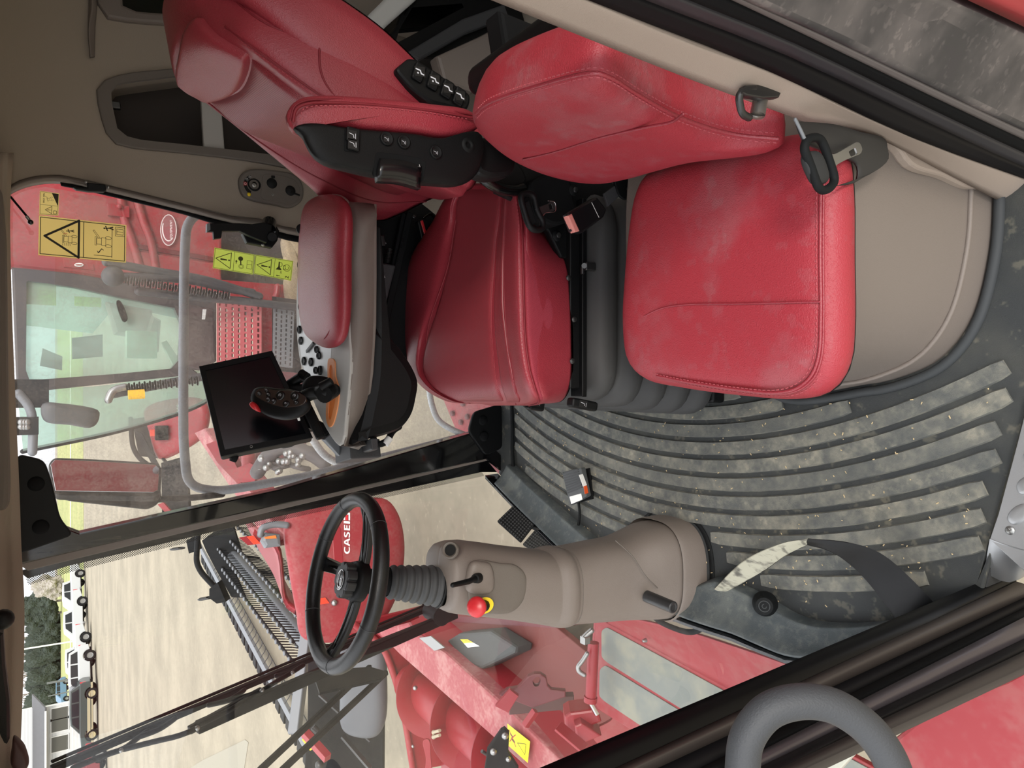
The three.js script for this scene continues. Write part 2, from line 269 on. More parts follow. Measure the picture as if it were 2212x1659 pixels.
  // upturned tray along the windscreen
  const kerb = []; for (let i = 1; i <= 23; i++) { const p = wsFoot[i], d = wsFoot[i + 1].clone().sub(wsFoot[i - 1]).normalize(), n = V(-d.z, 0, d.x); if (n.x < 0) n.negate(); const w = p.z > -1.32 ? 1.05 * Math.max(0.02, (-0.72 - p.z) / 0.6) ** 0.6 || 0.02 : 0.72; kerb.push([[0.004, 0.062], [0.012, 0.068], [0.05 * w, 0.05], [0.1 * w, 0.036], [0.118 * w, 0.032], [0.126 * w, 0.012], [0.128 * w, -0.004]].map(([k, y]) => p.clone().addScaledVector(n, k).setY(y))); }
  P(t, 'tray', gridSolid(kerb, V(0, -0.012, 0), 3), matTray);
}
{ // chaff lying on the mat
  const bits = []; for (let i = 0; i < 420; i++) { const z = rr(-2.25, -0.62), x = rr(-0.6, 0.02), L = rr(0.002, 0.007); let fx = -9, b = 9; wsFoot.forEach((p) => { const d = Math.abs(p.z - z); if (d < b) { b = d; fx = p.x; } }); if (x < fx + 0.1) continue; bits.push(box(L, 0.0016, rr(0.0012, 0.0024), [x, 0.0066, z], [0, rr(0, 3), 0], 0.0004, 1)); }
  one('chaff', bits, std(0xc9b48c, { roughness: 0.9 }), 'pale straw chaff scattered over the black floor mat', 'chaff', null, 'stuff');
}
{ // rear quarter of the far wall, with a storage pocket
  const Z = -2.36, edge = many(PZ, [[-60, 452], [18, 408], [40, 390], [80, 380], [130, 378], [200, 392], [300, 416], [400, 441], [500, 466], [560, 472], [610, 489], [680, 500], [800, 515], [1000, 545], [1115, 565]], Z);
  const out = [...edge, V(1.3, -0.02, Z), V(1.3, 1.75, Z)];
  const pocketIn = spline(many(PZ, [[236, 200], [246, 184], [300, 174], [380, 164], [560, 140], [760, 115], [800, 180], [820, 330], [780, 368], [660, 350], [540, 333], [400, 317], [280, 302], [254, 288], [243, 250]], Z), 60);
  const pocketOut = spline(many(PZ, [[208, 196], [218, 180], [260, 163], [380, 149], [560, 126], [790, 96], [840, 180], [860, 340], [800, 392], [660, 372], [540, 350], [400, 333], [262, 317], [238, 305], [222, 270]], Z), 60);
  const win = spline(many(PZ, [[262, -60], [264, 0], [266, 18], [280, 26], [400, 36], [640, 52], [660, -60]], Z), 40), winOut = spline(many(PZ, [[212, -90], [213, 20], [222, 38], [245, 46], [400, 60], [680, 80], [720, -90]], Z), 40);
  S('wall_right', slab(out, 0.05, V(0, 0, 1), { bevel: 0.003, holes: [pocketIn, win] }), M.headliner);
  const w = S('wall_right_pocket', slab(pocketOut.map((p) => p.clone().setZ(Z + 0.012)), 0.014, V(0, 0, 1), { bevel: 0.004, holes: [pocketIn] }), M.taupeDark);
  const deep = pocketIn.map((p) => p.clone().add(V(0.02, -0.01, -0.16)));
  S('pocket_lining', gridSolid([...pocketIn.map((p, i) => [p.clone().setZ(Z + 0.002), p.clone().lerp(deep[i], 0.5), deep[i]]), [pocketIn[0].clone().setZ(Z + 0.002), pocketIn[0].clone().lerp(deep[0], 0.5), deep[0]]], V(0, 0, -0.004), 1), M.headliner, w);
  S('pocket_back', slab(deep, 0.01, V(0, 0, 1), { bevel: 0 }), std(0x3f3935, { roughness: 0.9 }), w);
  S('divider', slab(many(PZ, [[434, 206], [476, 200], [486, 326], [440, 322]], Z + 0.005), 0.02, V(0, 0, 1), { bevel: 0.004 }), M.paleGrey, w);
  S('catch', box(0.022, 0.03, 0.02, PZ(248, 228, Z - 0.02), [0, 0, 0.1], 0.004), M.darkSteel, w);
  const f = S('window_2', slab(winOut.map((p) => p.clone().setZ(Z + 0.02)), 0.03, V(0, 0, 1), { bevel: 0.008, holes: [win] }), M.taupe);
  S('pane', slab(win.map((p) => p.clone().setZ(Z - 0.01)), 0.006, V(0, 0, 1), { bevel: 0 }), phy(0x10160f, { roughness: 0.1 }), f);
  // curved pale trim and black gasket down the rear edge of the far window
  S('trim_1', gridSolid(many((x, y) => [PZ(x, y - 1, Z + 0.004), PZ(x + 1, y + 5, Z + 0.012), PZ(x + 2, y + 12, Z + 0.004), PZ(x + 3, y + 15, Z - 0.012)], [[-30, 446], [8, 412], [36, 394], [78, 382], [130, 380], [200, 394], [300, 418], [400, 443], [500, 468], [560, 474], [620, 492], [720, 508], [900, 534]]), V(0, 0, -0.015), 3), M.taupe);
  S('gasket', gridSolid(many((x, y) => [PZ(x, y + 12, Z - 0.006), PZ(x + 2, y + (x > 420 ? 26 : 20), Z - 0.006)], [[130, 380], [200, 394], [300, 418], [400, 443], [500, 468], [560, 474], [620, 492], [720, 508], [900, 534]]), V(0, 0, -0.012), 2), M.blackMatte);
}
// rear wall and the shell behind the seats
S('wall_rear', box(0.05, 1.8, 1.9, [1.28, 0.85, -1.45]), M.headliner);
S('ceiling', box(2.3, 0.06, 2.1, [0.28, 1.74, -1.42]), M.headliner);
{ // far window, its glass, the film of dust on its outside
  const w = S('window_1', sheet([many(PZ, [[-40, 380], [-40, 1230]], -2.39), many(PZ, [[1095, 575], [1085, 985]], -2.39)]), M.glass);
  S('dust_film', slab(many(PZ, [[-40, 380], [-40, 1215], [1060, 975], [1090, 575]], -2.398), 0.0006, V(0, 0, 1), { bevel: 0 }), new THREE.MeshStandardMaterial({ color: 0xe6dcd4, roughness: 1, transparent: true, opacity: 0.25, alphaMap: dataTex(512, 0.5, (i) => 0.25 + 0.75 * sm(0.3, 0.75, nC[i] * 0.7 + nD[i] * 0.3)) }), w);
}
{ // far front post with its glossy black borders
  const Z = -2.355, t = S('trim_2', slab(many(PZ, [[172, 1152], [330, 1117], [600, 1058], [1016, 936], [1072, 972], [1112, 1012], [1096, 1030], [1050, 992], [600, 1092], [330, 1153], [30, 1222], [34, 1100]], Z), 0.05, V(0, 0, 1), { bevel: 0.004 }), M.gloss);
  S('strip', slab(many(PZ, [[40, 1219], [330, 1151], [600, 1090], [1054, 988], [1058, 994], [600, 1102], [330, 1167], [60, 1233]], Z - 0.004), 0.02, V(0, 0, 1), { bevel: 0.002 }), M.taupe, t);
  S('border', slab(many(PZ, [[40, 1234], [330, 1165], [600, 1100], [1050, 992], [1074, 1020], [1040, 1020], [600, 1116], [330, 1180], [150, 1222], [60, 1250]], Z - 0.01), 0.012, V(0, 0, 1), { bevel: 0.001 }), M.gloss, t);
  S('frit_dots', sheet([many(PZ, [[56, 1251], [150, 1222], [330, 1178], [600, 1114], [1040, 1018]], Z - 0.012), many(PZ, [[62, 1264], [152, 1236], [332, 1190], [602, 1125], [1046, 1028]], Z - 0.012)]), new THREE.MeshStandardMaterial({ color: 0x0b0b0c, roughness: 0.5, transparent: true, alphaMap: dataTex(64, 0.006, (i, x, y) => { const u = x / 32 - 1, v = y / 32 - 1, a = u * u + v * v, b = (Math.abs(u) - 1) ** 2 + (Math.abs(v) - 1) ** 2; return Math.min(a, b) < 0.3 ? 1 : 0; }) }), t);
  for (const [pts, bolts] of [[[[36, 980], [96, 994], [112, 1040], [130, 1120], [160, 1156], [34, 1200]], [[78, 1045], [88, 1138]]], [[[1084, 872], [1024, 890], [1012, 932], [1050, 985], [1086, 968]], [[1043, 908], [1045, 942]]]]) {
    const c = T('corner_plate', pts[0][0] < 500 ? 'black corner plate with two round caps at top of far window' : 'small black corner plate at the floor end of the far window', 'plate', PZ(...pts[0], Z).toArray());
    P(c, 'plate', slab(many(PZ, pts, Z + 0.01), 0.014, V(0, 0, 1), { bevel: 0.004, round: 0.02 }), M.black);
    for (const [x, y] of bolts) P(c, 'cap', disc(PZ(x, y, Z + 0.009), V(0, 0, 1), [[0, 0.009], [0.014, 0.008], [0.02, 0.003], [0.021, -0.003]]), M.blackMatte);
  }
}
{ // windscreen: one curved sheet of glass in a black border
  const rows = []; for (let i = 0; i <= 24; i++) rows.push([0, 0.25, 0.5, 0.75, 1].map((h) => wsAt(i / 24, h)));
  const w = S('window_3', sheet(rows), M.glass);
  const foot = rows.map((r) => [r[0].clone().setY(0.005), r[0].clone().lerp(r[4], 0.022)]);
  S('border', gridSolid(foot.map((r) => r.map((p) => p.clone().add(V(0.004, 0, 0)))), V(-0.014, 0, 0), 1), M.gloss, w);
  S('dust_film', gridSolid(rows.map((r) => r.map((p) => p.clone().add(V(-0.012, 0, 0)))), V(-0.0006, 0, 0), 1), new THREE.MeshStandardMaterial({ color: 0xe2dcd2, roughness: 1, transparent: true, opacity: 0.02, alphaMap: dataTex(256, 0.7, (i) => 0.3 + 0.7 * nC[i * 4 % 262144]) }), w);
}
// near front post: glossy border, seals, bright slide, outer seal - strips that run down side by side
const strip = (a, b, za, zb) => { const end = (l, z, t) => { const p = PZ(...l[0], z), q = PZ(...l[1], z), d = q.clone().sub(p); return p.clone().addScaledVector(d, t); }; return [[end(a, za, -0.6), end(b, zb, -0.6)], [end(a, za, 0.3), end(b, zb, 0.3)], [end(a, za, 1.16), end(b, zb, 1.16)]]; };
{
  const L = { m0: [[1165, 1659], [2118, 1257]], m1: [[1500, 1580], [2131, 1286]], m2: [[1500, 1607], [2173, 1300]], m3: [[1650, 1592], [2185, 1327]], m3b: [[1854, 1515], [2175, 1352]], m4: [[1893, 1535], [2230, 1372]], m5: [[1918, 1548], [2240, 1394]], m6: [[1935, 1570], [2260, 1420]] };
  const t = S('trim_3', gridSolid(strip(L.m0, L.m1, -0.652, -0.625), V(-0.01, 0, -0.004), 2), phy(0x08080a, { roughness: 0.3, specularIntensity: 0.35 }));
  S('seal', gridSolid(strip(L.m1, L.m2, -0.624, -0.606), V(-0.02, 0, -0.01), 2), std(0x3a3431, { roughness: 0.45 }), t);
  S('channel', gridSolid(strip(L.m2, L.m3, -0.622, -0.59), V(-0.02, 0, -0.01), 2), M.seal, t);
  S('channel', gridSolid(strip(L.m3, L.m3b, -0.588, -0.56), V(-0.02, 0, -0.01), 2), M.blackMatte, t);
  S('slide', gridSolid(strip(L.m3b, L.m4, -0.545, -0.53), V(-0.02, 0, -0.01), 2), std(0x5a5458, { roughness: 0.3, metalness: 0.5 }), t);
  S('seal', gridSolid(strip(L.m4, L.m5, -0.528, -0.50), V(-0.02, 0, -0.01), 2), M.seal, t);
  S('seal', gridSolid(strip(L.m5, L.m6, -0.498, -0.485), V(-0.02, 0, -0.01), 2), std(0x2a2422, { roughness: 0.6 }), t);
}
{ // near rear post: beige trim, black seals, outer panel
  const L0 = [[1060, 0], [1500, 175], [1706, 251], [1777, 278], [1841, 286], [1918, 309], [2050, 378], [2212, 463], [2290, 505]], L1 = [[1255, -6], [1500, 97], [1661, 154], [1740, 190], [1822, 232], [1967, 296], [2080, 340], [2212, 386], [2290, 415]];
  const rowsB = [[PZ(820, -95, -0.6), PZ(1000, -110, -0.585), PZ(1040, -105, -0.57)]]; L0.forEach(([x, y], i) => { const [a, b] = L1[i], m = [lerp(x, a, 0.75), lerp(y, b, 0.75)]; rowsB.push([PZ(x, y, -0.61), PZ(...m, -0.575), PZ(a, b, -0.565)]); });
  const t = S('trim_4', gridSolid(rowsB, V(0.05, 0, -0.01), 3), M.trimBeige);
  const tab = S('tab', slab(many(PZ, [[1925, 300], [1948, 325], [1965, 350], [1985, 364], [2040, 380], [2100, 405], [2150, 400], [2000, 310]], -0.612), 0.02, V(-0.6, 0, 1), { bevel: 0.005, smooth: 40 }), M.trimBeige, t);
  const ln = (l, z) => l.map(([x, y]) => PZ(x, y, z));
  const A = ln([[1000, -120], [1255, -6], [1661, 154], [1967, 296], [2212, 386], [2330, 430]], -0.563), B = ln([[1060, -150], [1330, -25], [1700, 120], [2000, 262], [2212, 360], [2330, 405]], -0.54), C = ln([[1150, -150], [1450, -15], [1720, 95], [2010, 235], [2212, 330], [2330, 380]], -0.52), D = ln([[1300, -130], [1580, 0], [1757, 84], [2015, 209], [2212, 302], [2330, 355]], -0.5), E = ln([[1330, -135], [1606, 0], [1780, 78], [2035, 200], [2212, 283], [2330, 335]], -0.485), F = ln([[1800, -120], [2053, 0], [2120, 31], [2170, 54], [2212, 74], [2330, 128]], -0.42), H = ln([[2100, -150], [2230, -60], [2300, -20], [2340, -10], [2370, 0], [2420, 60]], -0.40);
  const pair = (a, b) => a.map((p, i) => [p, b[i]]), back = V(0.03, 0, -0.012);
  S('seal', gridSolid(pair(A, B), back, 3), M.seal, t); S('seal', gridSolid(pair(B, C), back, 3), std(0x2b2a2e, { roughness: 0.5 }), t); S('seal', gridSolid(pair(C, D), back, 3), M.blackMatte, t);
  const panelMat = std(0xffffff, { roughness: 0.5, map: dataTex(512, 0.5, (i) => mix3([0.2, 0.195, 0.2], [0.4, 0.375, 0.365], 0.75 * sm(0.3, 0.75, nC[i]) + 0.3 * sm(0.64, 0.72, nB[i])), true) });
  const pn = S('wall_left', gridSolid(E.map((p, i) => [p, p.clone().lerp(F[i], 0.12).add(V(-0.006, 0, 0.004)), p.clone().lerp(F[i], 0.6), F[i]]), V(0.04, 0, -0.02), 3), panelMat);
  S('ridge', gridSolid(pair(D, E), back, 3), std(0x6b6562, { roughness: 0.6 }), pn);
  S('outer_panel', gridSolid(pair(F.map((p) => p.clone().add(V(0.004, 0, 0.006))), H), V(0.04, 0, -0.02), 3), M.paint, pn);
}
{ // pressed aluminium sill in the doorway
  const t = S('trim_5', slab([...many(PY, [[2138, 1166], [2157, 1110], [2183, 1013], [2198, 957], [2225, 850], [2320, 860], [2300, 1250], [2212, 1233]], 0.012)], 0.004, V(0, 1, 0), { bevel: 0.001 }), M.alu);
  S('apron', gridSolid([[PY(2138, 1164, 0.013), PY(2125, 1237, -0.02)], [PY(2182, 1180, 0.013), PY(2180, 1258, -0.03)], [PY(2260, 1200, 0.013), PY(2240, 1230, -0.05)]], V(0, -0.003, 0), 3), M.alu, t);
  for (const pts of [[[2196, 1050], [2204, 1036], [2230, 1026], [2260, 1060], [2230, 1068], [2202, 1066]], [[2176, 1122], [2186, 1100], [2212, 1088], [2240, 1100], [2220, 1120], [2190, 1134]], [[2210, 985], [2218, 975], [2240, 970], [2240, 1000], [2218, 1000]]]) S('emboss', pillow(many(PY, pts, 0.012), V(0, 1, 0), 0.004, 0.002, { e: 4 }), M.alu, t);
  S('screw', [disc(PY(2181, 1146, 0.013), V(0, 1, 0), [[0, 0.003], [0.005, 0.0025], [0.008, 0]]), box(0.009, 0.001, 0.002, PY(2181, 1146, 0.0162), [0, 0.5, 0], 0.0004, 1), box(0.002, 0.001, 0.009, PY(2181, 1146, 0.0162), [0, 0.5, 0], 0.0004, 1)], M.steel, t);
}
{ // padded roof lining that hangs down over the windows
  const low = [[30, 330, -2.30], [24, 400, -2.30], [22, 500, -2.30], [27, 700, -2.30], [35, 900, -2.30], [42, 1060, -2.30], [46, 1180, -2.26], [52, 1290, -2.08], [52, 1400, -1.95], [48, 1520, -1.85], [42, 1659, -1.72], [38, 1750, -1.6]];
  S('trim_6', gridSolid(low.map(([x, y, z]) => [PZ(-60, y, z + 0.16), PZ(-14, y, z + 0.1), PZ(x * 0.3 - 4, y, z + 0.05), PZ(x * 0.6, y, z + 0.045), PZ(x - 4, y, z + 0.015), PZ(x, y, z), PZ(x - 12, y, z - 0.03)]), V(0, 0.02, -0.01), 3), M.headliner);
}
// ================================================================ instructor's seat beside the door, on its moulded box
{
  const t = T('instructor_seat', 'red leather folding passenger seat on a taupe moulded box beside the doorway', 'seat', [0.25, 0, -0.85]);
  const foot = [V(0.0, 0, -1.1), V(0.0, 0, -0.86), V(0.012, 0, -0.80), V(0.05, 0, -0.715), V(0.12, 0, -0.66), V(0.24, 0, -0.628), V(0.36, 0, -0.62), V(0.62, 0, -0.62), V(0.62, 0, -1.1)];
  const lev = [[0.0, 1.0], [0.07, 0.992], [0.1, 0.975], [0.3, 0.955], [0.43, 0.945], [0.455, 0.91]], loop = spline(foot, 72), c = V(0.31, 0, -0.86);
  P(t, 'seat_box', gridSolid(lev.map(([y, s]) => [...loop, loop[0]].map((p) => c.clone().lerp(p, s).setY(y))), (u, v) => V(0, -0.01, 0), 1), M.taupe);
  P(t, 'box_moulding', tube(loop.map((p) => c.clone().lerp(p, 0.992).setY(0.085)), 0.005, { closed: true, seg: 140, rad: 8 }), M.taupe);
  P(t, 'mat_border', tube(loop.map((p) => c.clone().lerp(p, 1.05).setY(0.004)), 0.010, { closed: true, seg: 140, rad: 8 }), std(0x35383a, { roughness: 0.75 }));
  P(t, 'seat_box_lid', slab(loop.map((p) => c.clone().lerp(p, 0.92).setY(0.457)), 0.02, V(0, 1, 0), { bevel: 0.006 }), M.taupe);
  const cush = [[1358, 700], [1362, 610], [1372, 500], [1386, 420], [1405, 380], [1440, 362], [1580, 324], [1700, 296], [1790, 290], [1822, 318], [1834, 400], [1836, 560], [1837, 700], [1830, 780], [1808, 828], [1776, 853], [1715, 862], [1620, 856], [1480, 838], [1400, 818], [1368, 782]];
  const cu = P(t, 'cushion', pillow(many(PY, cush, 0.5), V(0, 1, 0), 0.045, 0.05, { n: 90, e: 9, eb: 9, rings: 16 }), M.leatherWorn);
  const topPt = (x, y, h = 0.5455) => PY(x, y, h);
  const nearSeam = [[1776, 330], [1773, 420], [1772, 560], [1773, 680], [1768, 770], [1752, 812], [1722, 838], [1680, 848], [1600, 842], [1480, 824], [1420, 812]];
  P(cu, 'piping', [tube(many(PY, nearSeam, 0.536), 0.003, { rad: 6, seg: 90 }), tube(many(PY, nearSeam.map(([x, y]) => [x + 6, y + 3]), 0.534), 0.0022, { rad: 6, seg: 90 })], M.leather);
  P(cu, 'seam', tube([PY(1360, 703, 0.528), PY(1390, 684, 0.543), PY(1430, 666, 0.5455), PY(1480, 658, 0.5458), PY(1600, 656, 0.546), PY(1720, 653, 0.545), PY(1770, 652, 0.539)], 0.0018, { rad: 5, seg: 60 }), M.leather);
  P(cu, 'stitching', [...dashes(many(PY, nearSeam.map(([x, y]) => [x - 9, y - 5]), 0.5385), 0.0045, 0.004, 0.0009), ...dashes(many(PY, nearSeam.map(([x, y]) => [x + 14, y + 8]), 0.527), 0.0045, 0.004, 0.0009)], M.thread);
  P(t, 'cushion_base', slab(many(PY, cush.map(([x, y]) => [1600 + (x - 1600) * 1.0, 590 + (y - 590) * 1.0]), 0.462), 0.02, V(0, 1, 0), { smooth: 60, bevel: 0.006 }), M.black);
  // backrest
  const face = [[1021, 240], [1032, 226], [1052, 214], [1161, 176], [1290, 146], [1322, 156], [1378, 192], [1474, 244], [1584, 282], [1690, 296], [1690, 306], [1515, 330], [1430, 352], [1361, 372], [1292, 384], [1240, 380], [1172, 363], [1103, 332], [1045, 287], [1024, 258]];
  const O = V(0.405, 0.75, -0.85), N = V(-1, 0.06, -0.13).normalize();
  const b = P(t, 'backrest', pillow(face.map(([x, y]) => PN(x, y, O, N)), N, 0.028, 0.095, { n: 96, e: 7, eb: 9, rings: 14, centre: PN(1300, 280, O, N) }), M.leatherWorn);
  const seamPts = [[1028, 246], [1054, 224], [1161, 186], [1286, 158], [1318, 168], [1378, 205], [1474, 256], [1584, 290], [1680, 300]];
  P(b, 'piping', tube(seamPts.map(([x, y]) => PN(x, y, O.clone().addScaledVector(N, 0.02), N)), 0.003, { rad: 6, seg: 80 }), M.leather);
  P(b, 'stitching', [...dashes(seamPts.map(([x, y]) => PN(x + 2, y + 9, O.clone().addScaledVector(N, 0.024), N)), 0.0045, 0.004, 0.0009), ...dashes(seamPts.map(([x, y]) => PN(x + 4, y - 12, O.clone().addScaledVector(N, 0.006), N)), 0.0045, 0.004, 0.0009)], M.thread);
  P(b, 'seam', tube([[1130, 345], [1200, 328], [1300, 297], [1400, 274], [1450, 264], [1476, 246]].map(([x, y]) => PN(x, y, O.clone().addScaledVector(N, 0.0288), N)), 0.0022, { rad: 5, seg: 50 }), M.leather);
  P(t, 'back_shell', box(0.05, 0.36, 0.4, [0.52, 0.72, -0.86], [0, 0, 0.02], 0.02), M.black);
}
// ================================================================ operator's seat
// a padded panel sewn on a measured sheet: u and v bounds may bend along each other
function quilt(f, u0, u1, v0, v1, lift, { n = 28, e = 4, sink = 0.004, flip = 1 } = {}) {
  const F = (x) => typeof x === 'function' ? x : () => x, [U0, U1, V0, V1] = [u0, u1, v0, v1].map(F), at = (s, t) => f(lerp(U0(t), U1(t), s), lerp(V0(s), V1(s), t));
  const top = [], low = [];
  for (let i = 0; i <= n; i++) for (let j = 0; j <= n; j++) {
    const a = (x) => 0.5 - 0.5 * Math.cos(Math.PI * (0.5 * x + 0.5 * (x * x * (3 - 2 * x)))), s = i / n, t = j / n, p = at(s, t), d = 0.02, s0 = Math.max(0, s - d), s1 = Math.min(1, s + d), t0 = Math.max(0, t - d), t1 = Math.min(1, t + d);
    const nn = at(s1, t).sub(at(s0, t)).cross(at(s, t1).sub(at(s, t0))).normalize().multiplyScalar(flip), h = Math.sqrt(Math.max(0, 1 - Math.abs(2 * s - 1) ** (e * 4))) * Math.sqrt(Math.max(0, 1 - Math.abs(2 * t - 1) ** (e * 3)));
    top.push(p.clone().addScaledVector(nn, lift * h - sink * (1 - h))); low.push(p.clone().addScaledVector(nn, -sink - 0.002));
  }
  const pos = [...top, ...low], idx = [], W = n + 1, N = W * W;
  for (let i = 0; i < n; i++) for (let j = 0; j < n; j++) { const a = i * W + j; idx.push(a, a + W, a + 1, a + 1, a + W, a + W + 1, N + a, N + a + 1, N + a + W, N + a + 1, N + a + W + 1, N + a + W); }
  const rim = []; for (let j = 0; j < n; j++) rim.push(j); for (let i = 0; i < n; i++) rim.push(i * W + n); for (let j = n; j > 0; j--) rim.push(n * W + j); for (let i = n; i > 0; i--) rim.push(i * W);
  rim.forEach((a, i) => { const b = rim[(i + 1) % rim.length]; idx.push(a, b, N + a, b, N + b, N + a); });
  return solid(pos, idx);
}
const tag2 = (x, w, h, fn) => { x.fillStyle = '#0c0c0d'; x.fillRect(0, 0, w, h); x.strokeStyle = x.fillStyle = '#d9dce4'; x.lineWidth = w / 16; x.lineCap = 'round'; x.lineJoin = 'round'; fn(x, w, h); };
const seatIcon = (x, w, h) => { x.beginPath(); x.moveTo(w * 0.68, h * 0.18); x.lineTo(w * 0.58, h * 0.6); x.lineTo(w * 0.28, h * 0.68); x.stroke(); x.beginPath(); x.moveTo(w * 0.2, h * 0.85); x.lineTo(w * 0.7, h * 0.85); x.stroke(); };
const ringIcon = (x, w, h) => { x.beginPath(); x.arc(w / 2, h / 2, w * 0.26, 0.6, 5.6); x.stroke(); x.beginPath(); x.moveTo(w * 0.4, h * 0.55); x.lineTo(w * 0.62, h * 0.42); x.stroke(); };
// small flat print lying on a face: centre in pixels on plane z, size in metres, turned by a
function iconAt(c, right, up, w, h, fn, px = 64) { const r = right.clone().multiplyScalar(w / 2), u = up.clone().multiplyScalar(h / 2); return print(c.clone().sub(r).add(u), c.clone().add(r).add(u), c.clone().add(r).sub(u), c.clone().sub(r).sub(u), px, Math.round(px * h / w), (x, W, H) => tag2(x, W, H, fn)); }
{
  const t = T('operator_seat', 'red leather suspension driving seat with perforated inserts, reclined in the middle of the cab', 'seat', [0.2, 0, -1.56]);
  const g = (rows) => rows.map((r) => r.map(([x, y, z]) => PZ(x, y, z)));
  const back = g([
    [[525, -88, -1.40], [482, -48, -1.39], [436, 2, -1.41], [392, 48, -1.48], [371, 100, -1.57], [369, 132, -1.64], [378, 166, -1.69], [394, 192, -1.72]],
    [[540, -55, -1.37], [508, 0, -1.355], [478, 50, -1.37], [448, 88, -1.42], [428, 138, -1.55], [414, 178, -1.66], [410, 198, -1.71], [412, 206, -1.74]],
    [[592, 2, -1.33], [566, 46, -1.315], [532, 92, -1.325], [538, 132, -1.38], [505, 190, -1.555], [462, 214, -1.70], [440, 214, -1.75], [431, 213, -1.77]],
    [[705, 68, -1.30], [688, 98, -1.285], [652, 178, -1.29], [634, 204, -1.35], [588, 250, -1.55], [532, 274, -1.72], [512, 271, -1.77], [503, 268, -1.79]],
    [[830, 150, -1.29], [815, 182, -1.275], [768, 258, -1.285], [745, 276, -1.36], [694, 306, -1.56], [638, 318, -1.73], [606, 340, -1.79], [592, 341, -1.81]],
    [[915, 226, -1.29], [902, 258, -1.28], [868, 320, -1.29], [842, 332, -1.37], [798, 350, -1.57], [738, 362, -1.74], [690, 402, -1.80], [668, 404, -1.83]],
    [[990, 298, -1.30], [978, 328, -1.295], [952, 372, -1.31], [936, 382, -1.38], [905, 392, -1.58], [850, 412, -1.75], [778, 458, -1.82], [745, 470, -1.86]],
    [[1048, 348, -1.31], [1040, 372, -1.31], [1022, 404, -1.33], [1006, 414, -1.40], [985, 418, -1.58], [938, 428, -1.74], [876, 458, -1.82], [832, 477, -1.86]],
  ]);
  const fb = surf(back), fl = fb(3, 4).sub(fb(3, 3)).cross(fb(4, 3).sub(fb(3, 3))).dot(V(-1, 0.3, 0.4)) > 0 ? -1 : 1;
  const b = P(t, 'backrest', gridSolid(back, V(0.085, 0.015, 0.0), 6), M.leather);
  P(b, 'headrest_panel', quilt(fb, 0.35, (q) => 2.12 - 0.5 * Math.abs(q - 0.42) ** 1.5, (s) => 2.3 + 0.35 * s, (s) => 6.05 - 0.5 * s, 0.016, { flip: fl }), M.leather);
  P(b, 'insert', quilt(fb, (q) => 2.1 - 0.5 * Math.abs(q - 0.42) ** 1.5, 6.3, (s) => 2.75 + 0.2 * s, (s) => 5.3 - 0.15 * s, 0.010, { flip: fl }), M.perf);
  P(b, 'lumbar_panel', quilt(fb, 5.0, 6.95, 2.5, 4.6, 0.02, { flip: fl }), M.leather);
  P(b, 'piping', [onSurf(fb, [[0.6, 1], [1, 1], [2, 1], [3, 1]], 0.0022, 60), onSurf(fb, [[1.2, 2], [2, 2], [3, 2], [4, 2]], 0.0024, 60), onSurf(fb, [[3.02, 0], [3.0, 0.5], [3.02, 1], [3.25, 1.6], [3.9, 2]], 0.0022, 50), onSurf(fb, [[2, 6], [3, 6], [4, 5.9], [5, 5.7], [6, 5.5], [7, 5.3]], 0.0022, 60)], M.seam);
  P(b, 'stitching', [...dashes([1.2, 2, 3, 3.8].map((u) => fb(u, 2.12)), 0.004, 0.004, 0.0008)], M.thread);
  // cushion
  const H = (f, i, a, b2, r, o, dy = 0, dl = 0) => [PY(f + 8, o, 0.53), PY(f, o, 0.615 + dy), PY(lerp(f, i, 0.6), o, 0.634 + dy), PY(i, o, 0.622 + dy), PY(lerp(i, a, 0.5), o, 0.612 + dy), PY(a, o, 0.615 + dy), PY(b2, o, 0.622 + dy), PY(lerp(b2, r, 0.55), o, 0.642 + dy), PY(r, o, 0.634 + dy)];
  const L = [[985, 1005, 1085, 1098, 1116, 396, 1124], [956, 986, 1083, 1094, 1119, 436, 1130], [934, 984, 1080, 1092, 1125, 480, 1152], [907, 977, 1074, 1090, 1127, 522, 1184], [883, 968, 1071, 1088, 1128, 573, 1213], [871, 945, 1066, 1088, 1130, 659, 1221], [870, 922, 1068, 1095, 1133, 728, 1223], [884, 910, 1075, 1106, 1142, 796, 1223], [914, 935, 1082, 1114, 1154, 838, 1217], [962, 985, 1092, 1125, 1163, 866, 1200]];
  const DY = [0, 0, 0, 0, 0, 0, 0, -0.004, -0.016, -0.045];
  const rows = L.map(([f, i, a, b2, r, o, bt], k) => [...H(f, i, a, b2, r, o, DY[k]), PY(lerp(r, bt, 0.5), o, 0.573 + DY[k] * 0.5), PY(bt, o, 0.505)]);
  rows.push([1000, 1004, 1015, 1035, 1060, 1085, 1105, 1125, 1142, 1160, 1172].map((x, j) => PY(x, 872 + (j > 3 && j < 9 ? 4 : 0), [0.52, 0.54, 0.55, 0.55, 0.545, 0.545, 0.545, 0.545, 0.545, 0.53, 0.505][j])));
  const fc = surf(rows), up = fc(5, 5).sub(fc(5, 4)).cross(fc(6, 4).sub(fc(5, 4))).y > 0 ? -1 : 1;
  const c = P(t, 'cushion', gridSolid(rows, V(0, -0.02, 0), 5), M.leather);
  P(c, 'insert', quilt(fc, 0.2, 9.2, 3.05, 4.95, 0.006, { flip: up, n: 36 }), M.perf);
  P(c, 'insert_edge', quilt(fc, 0.3, 9.4, 5.05, 5.98, 0.004, { flip: up, n: 30 }), M.perf);
  P(c, 'side_cloth', quilt(fc, (q) => 2.4 + 0.4 * q, 9.1, 8.15, 9.85, 0.003, { flip: up, n: 30 }), M.ribCloth);
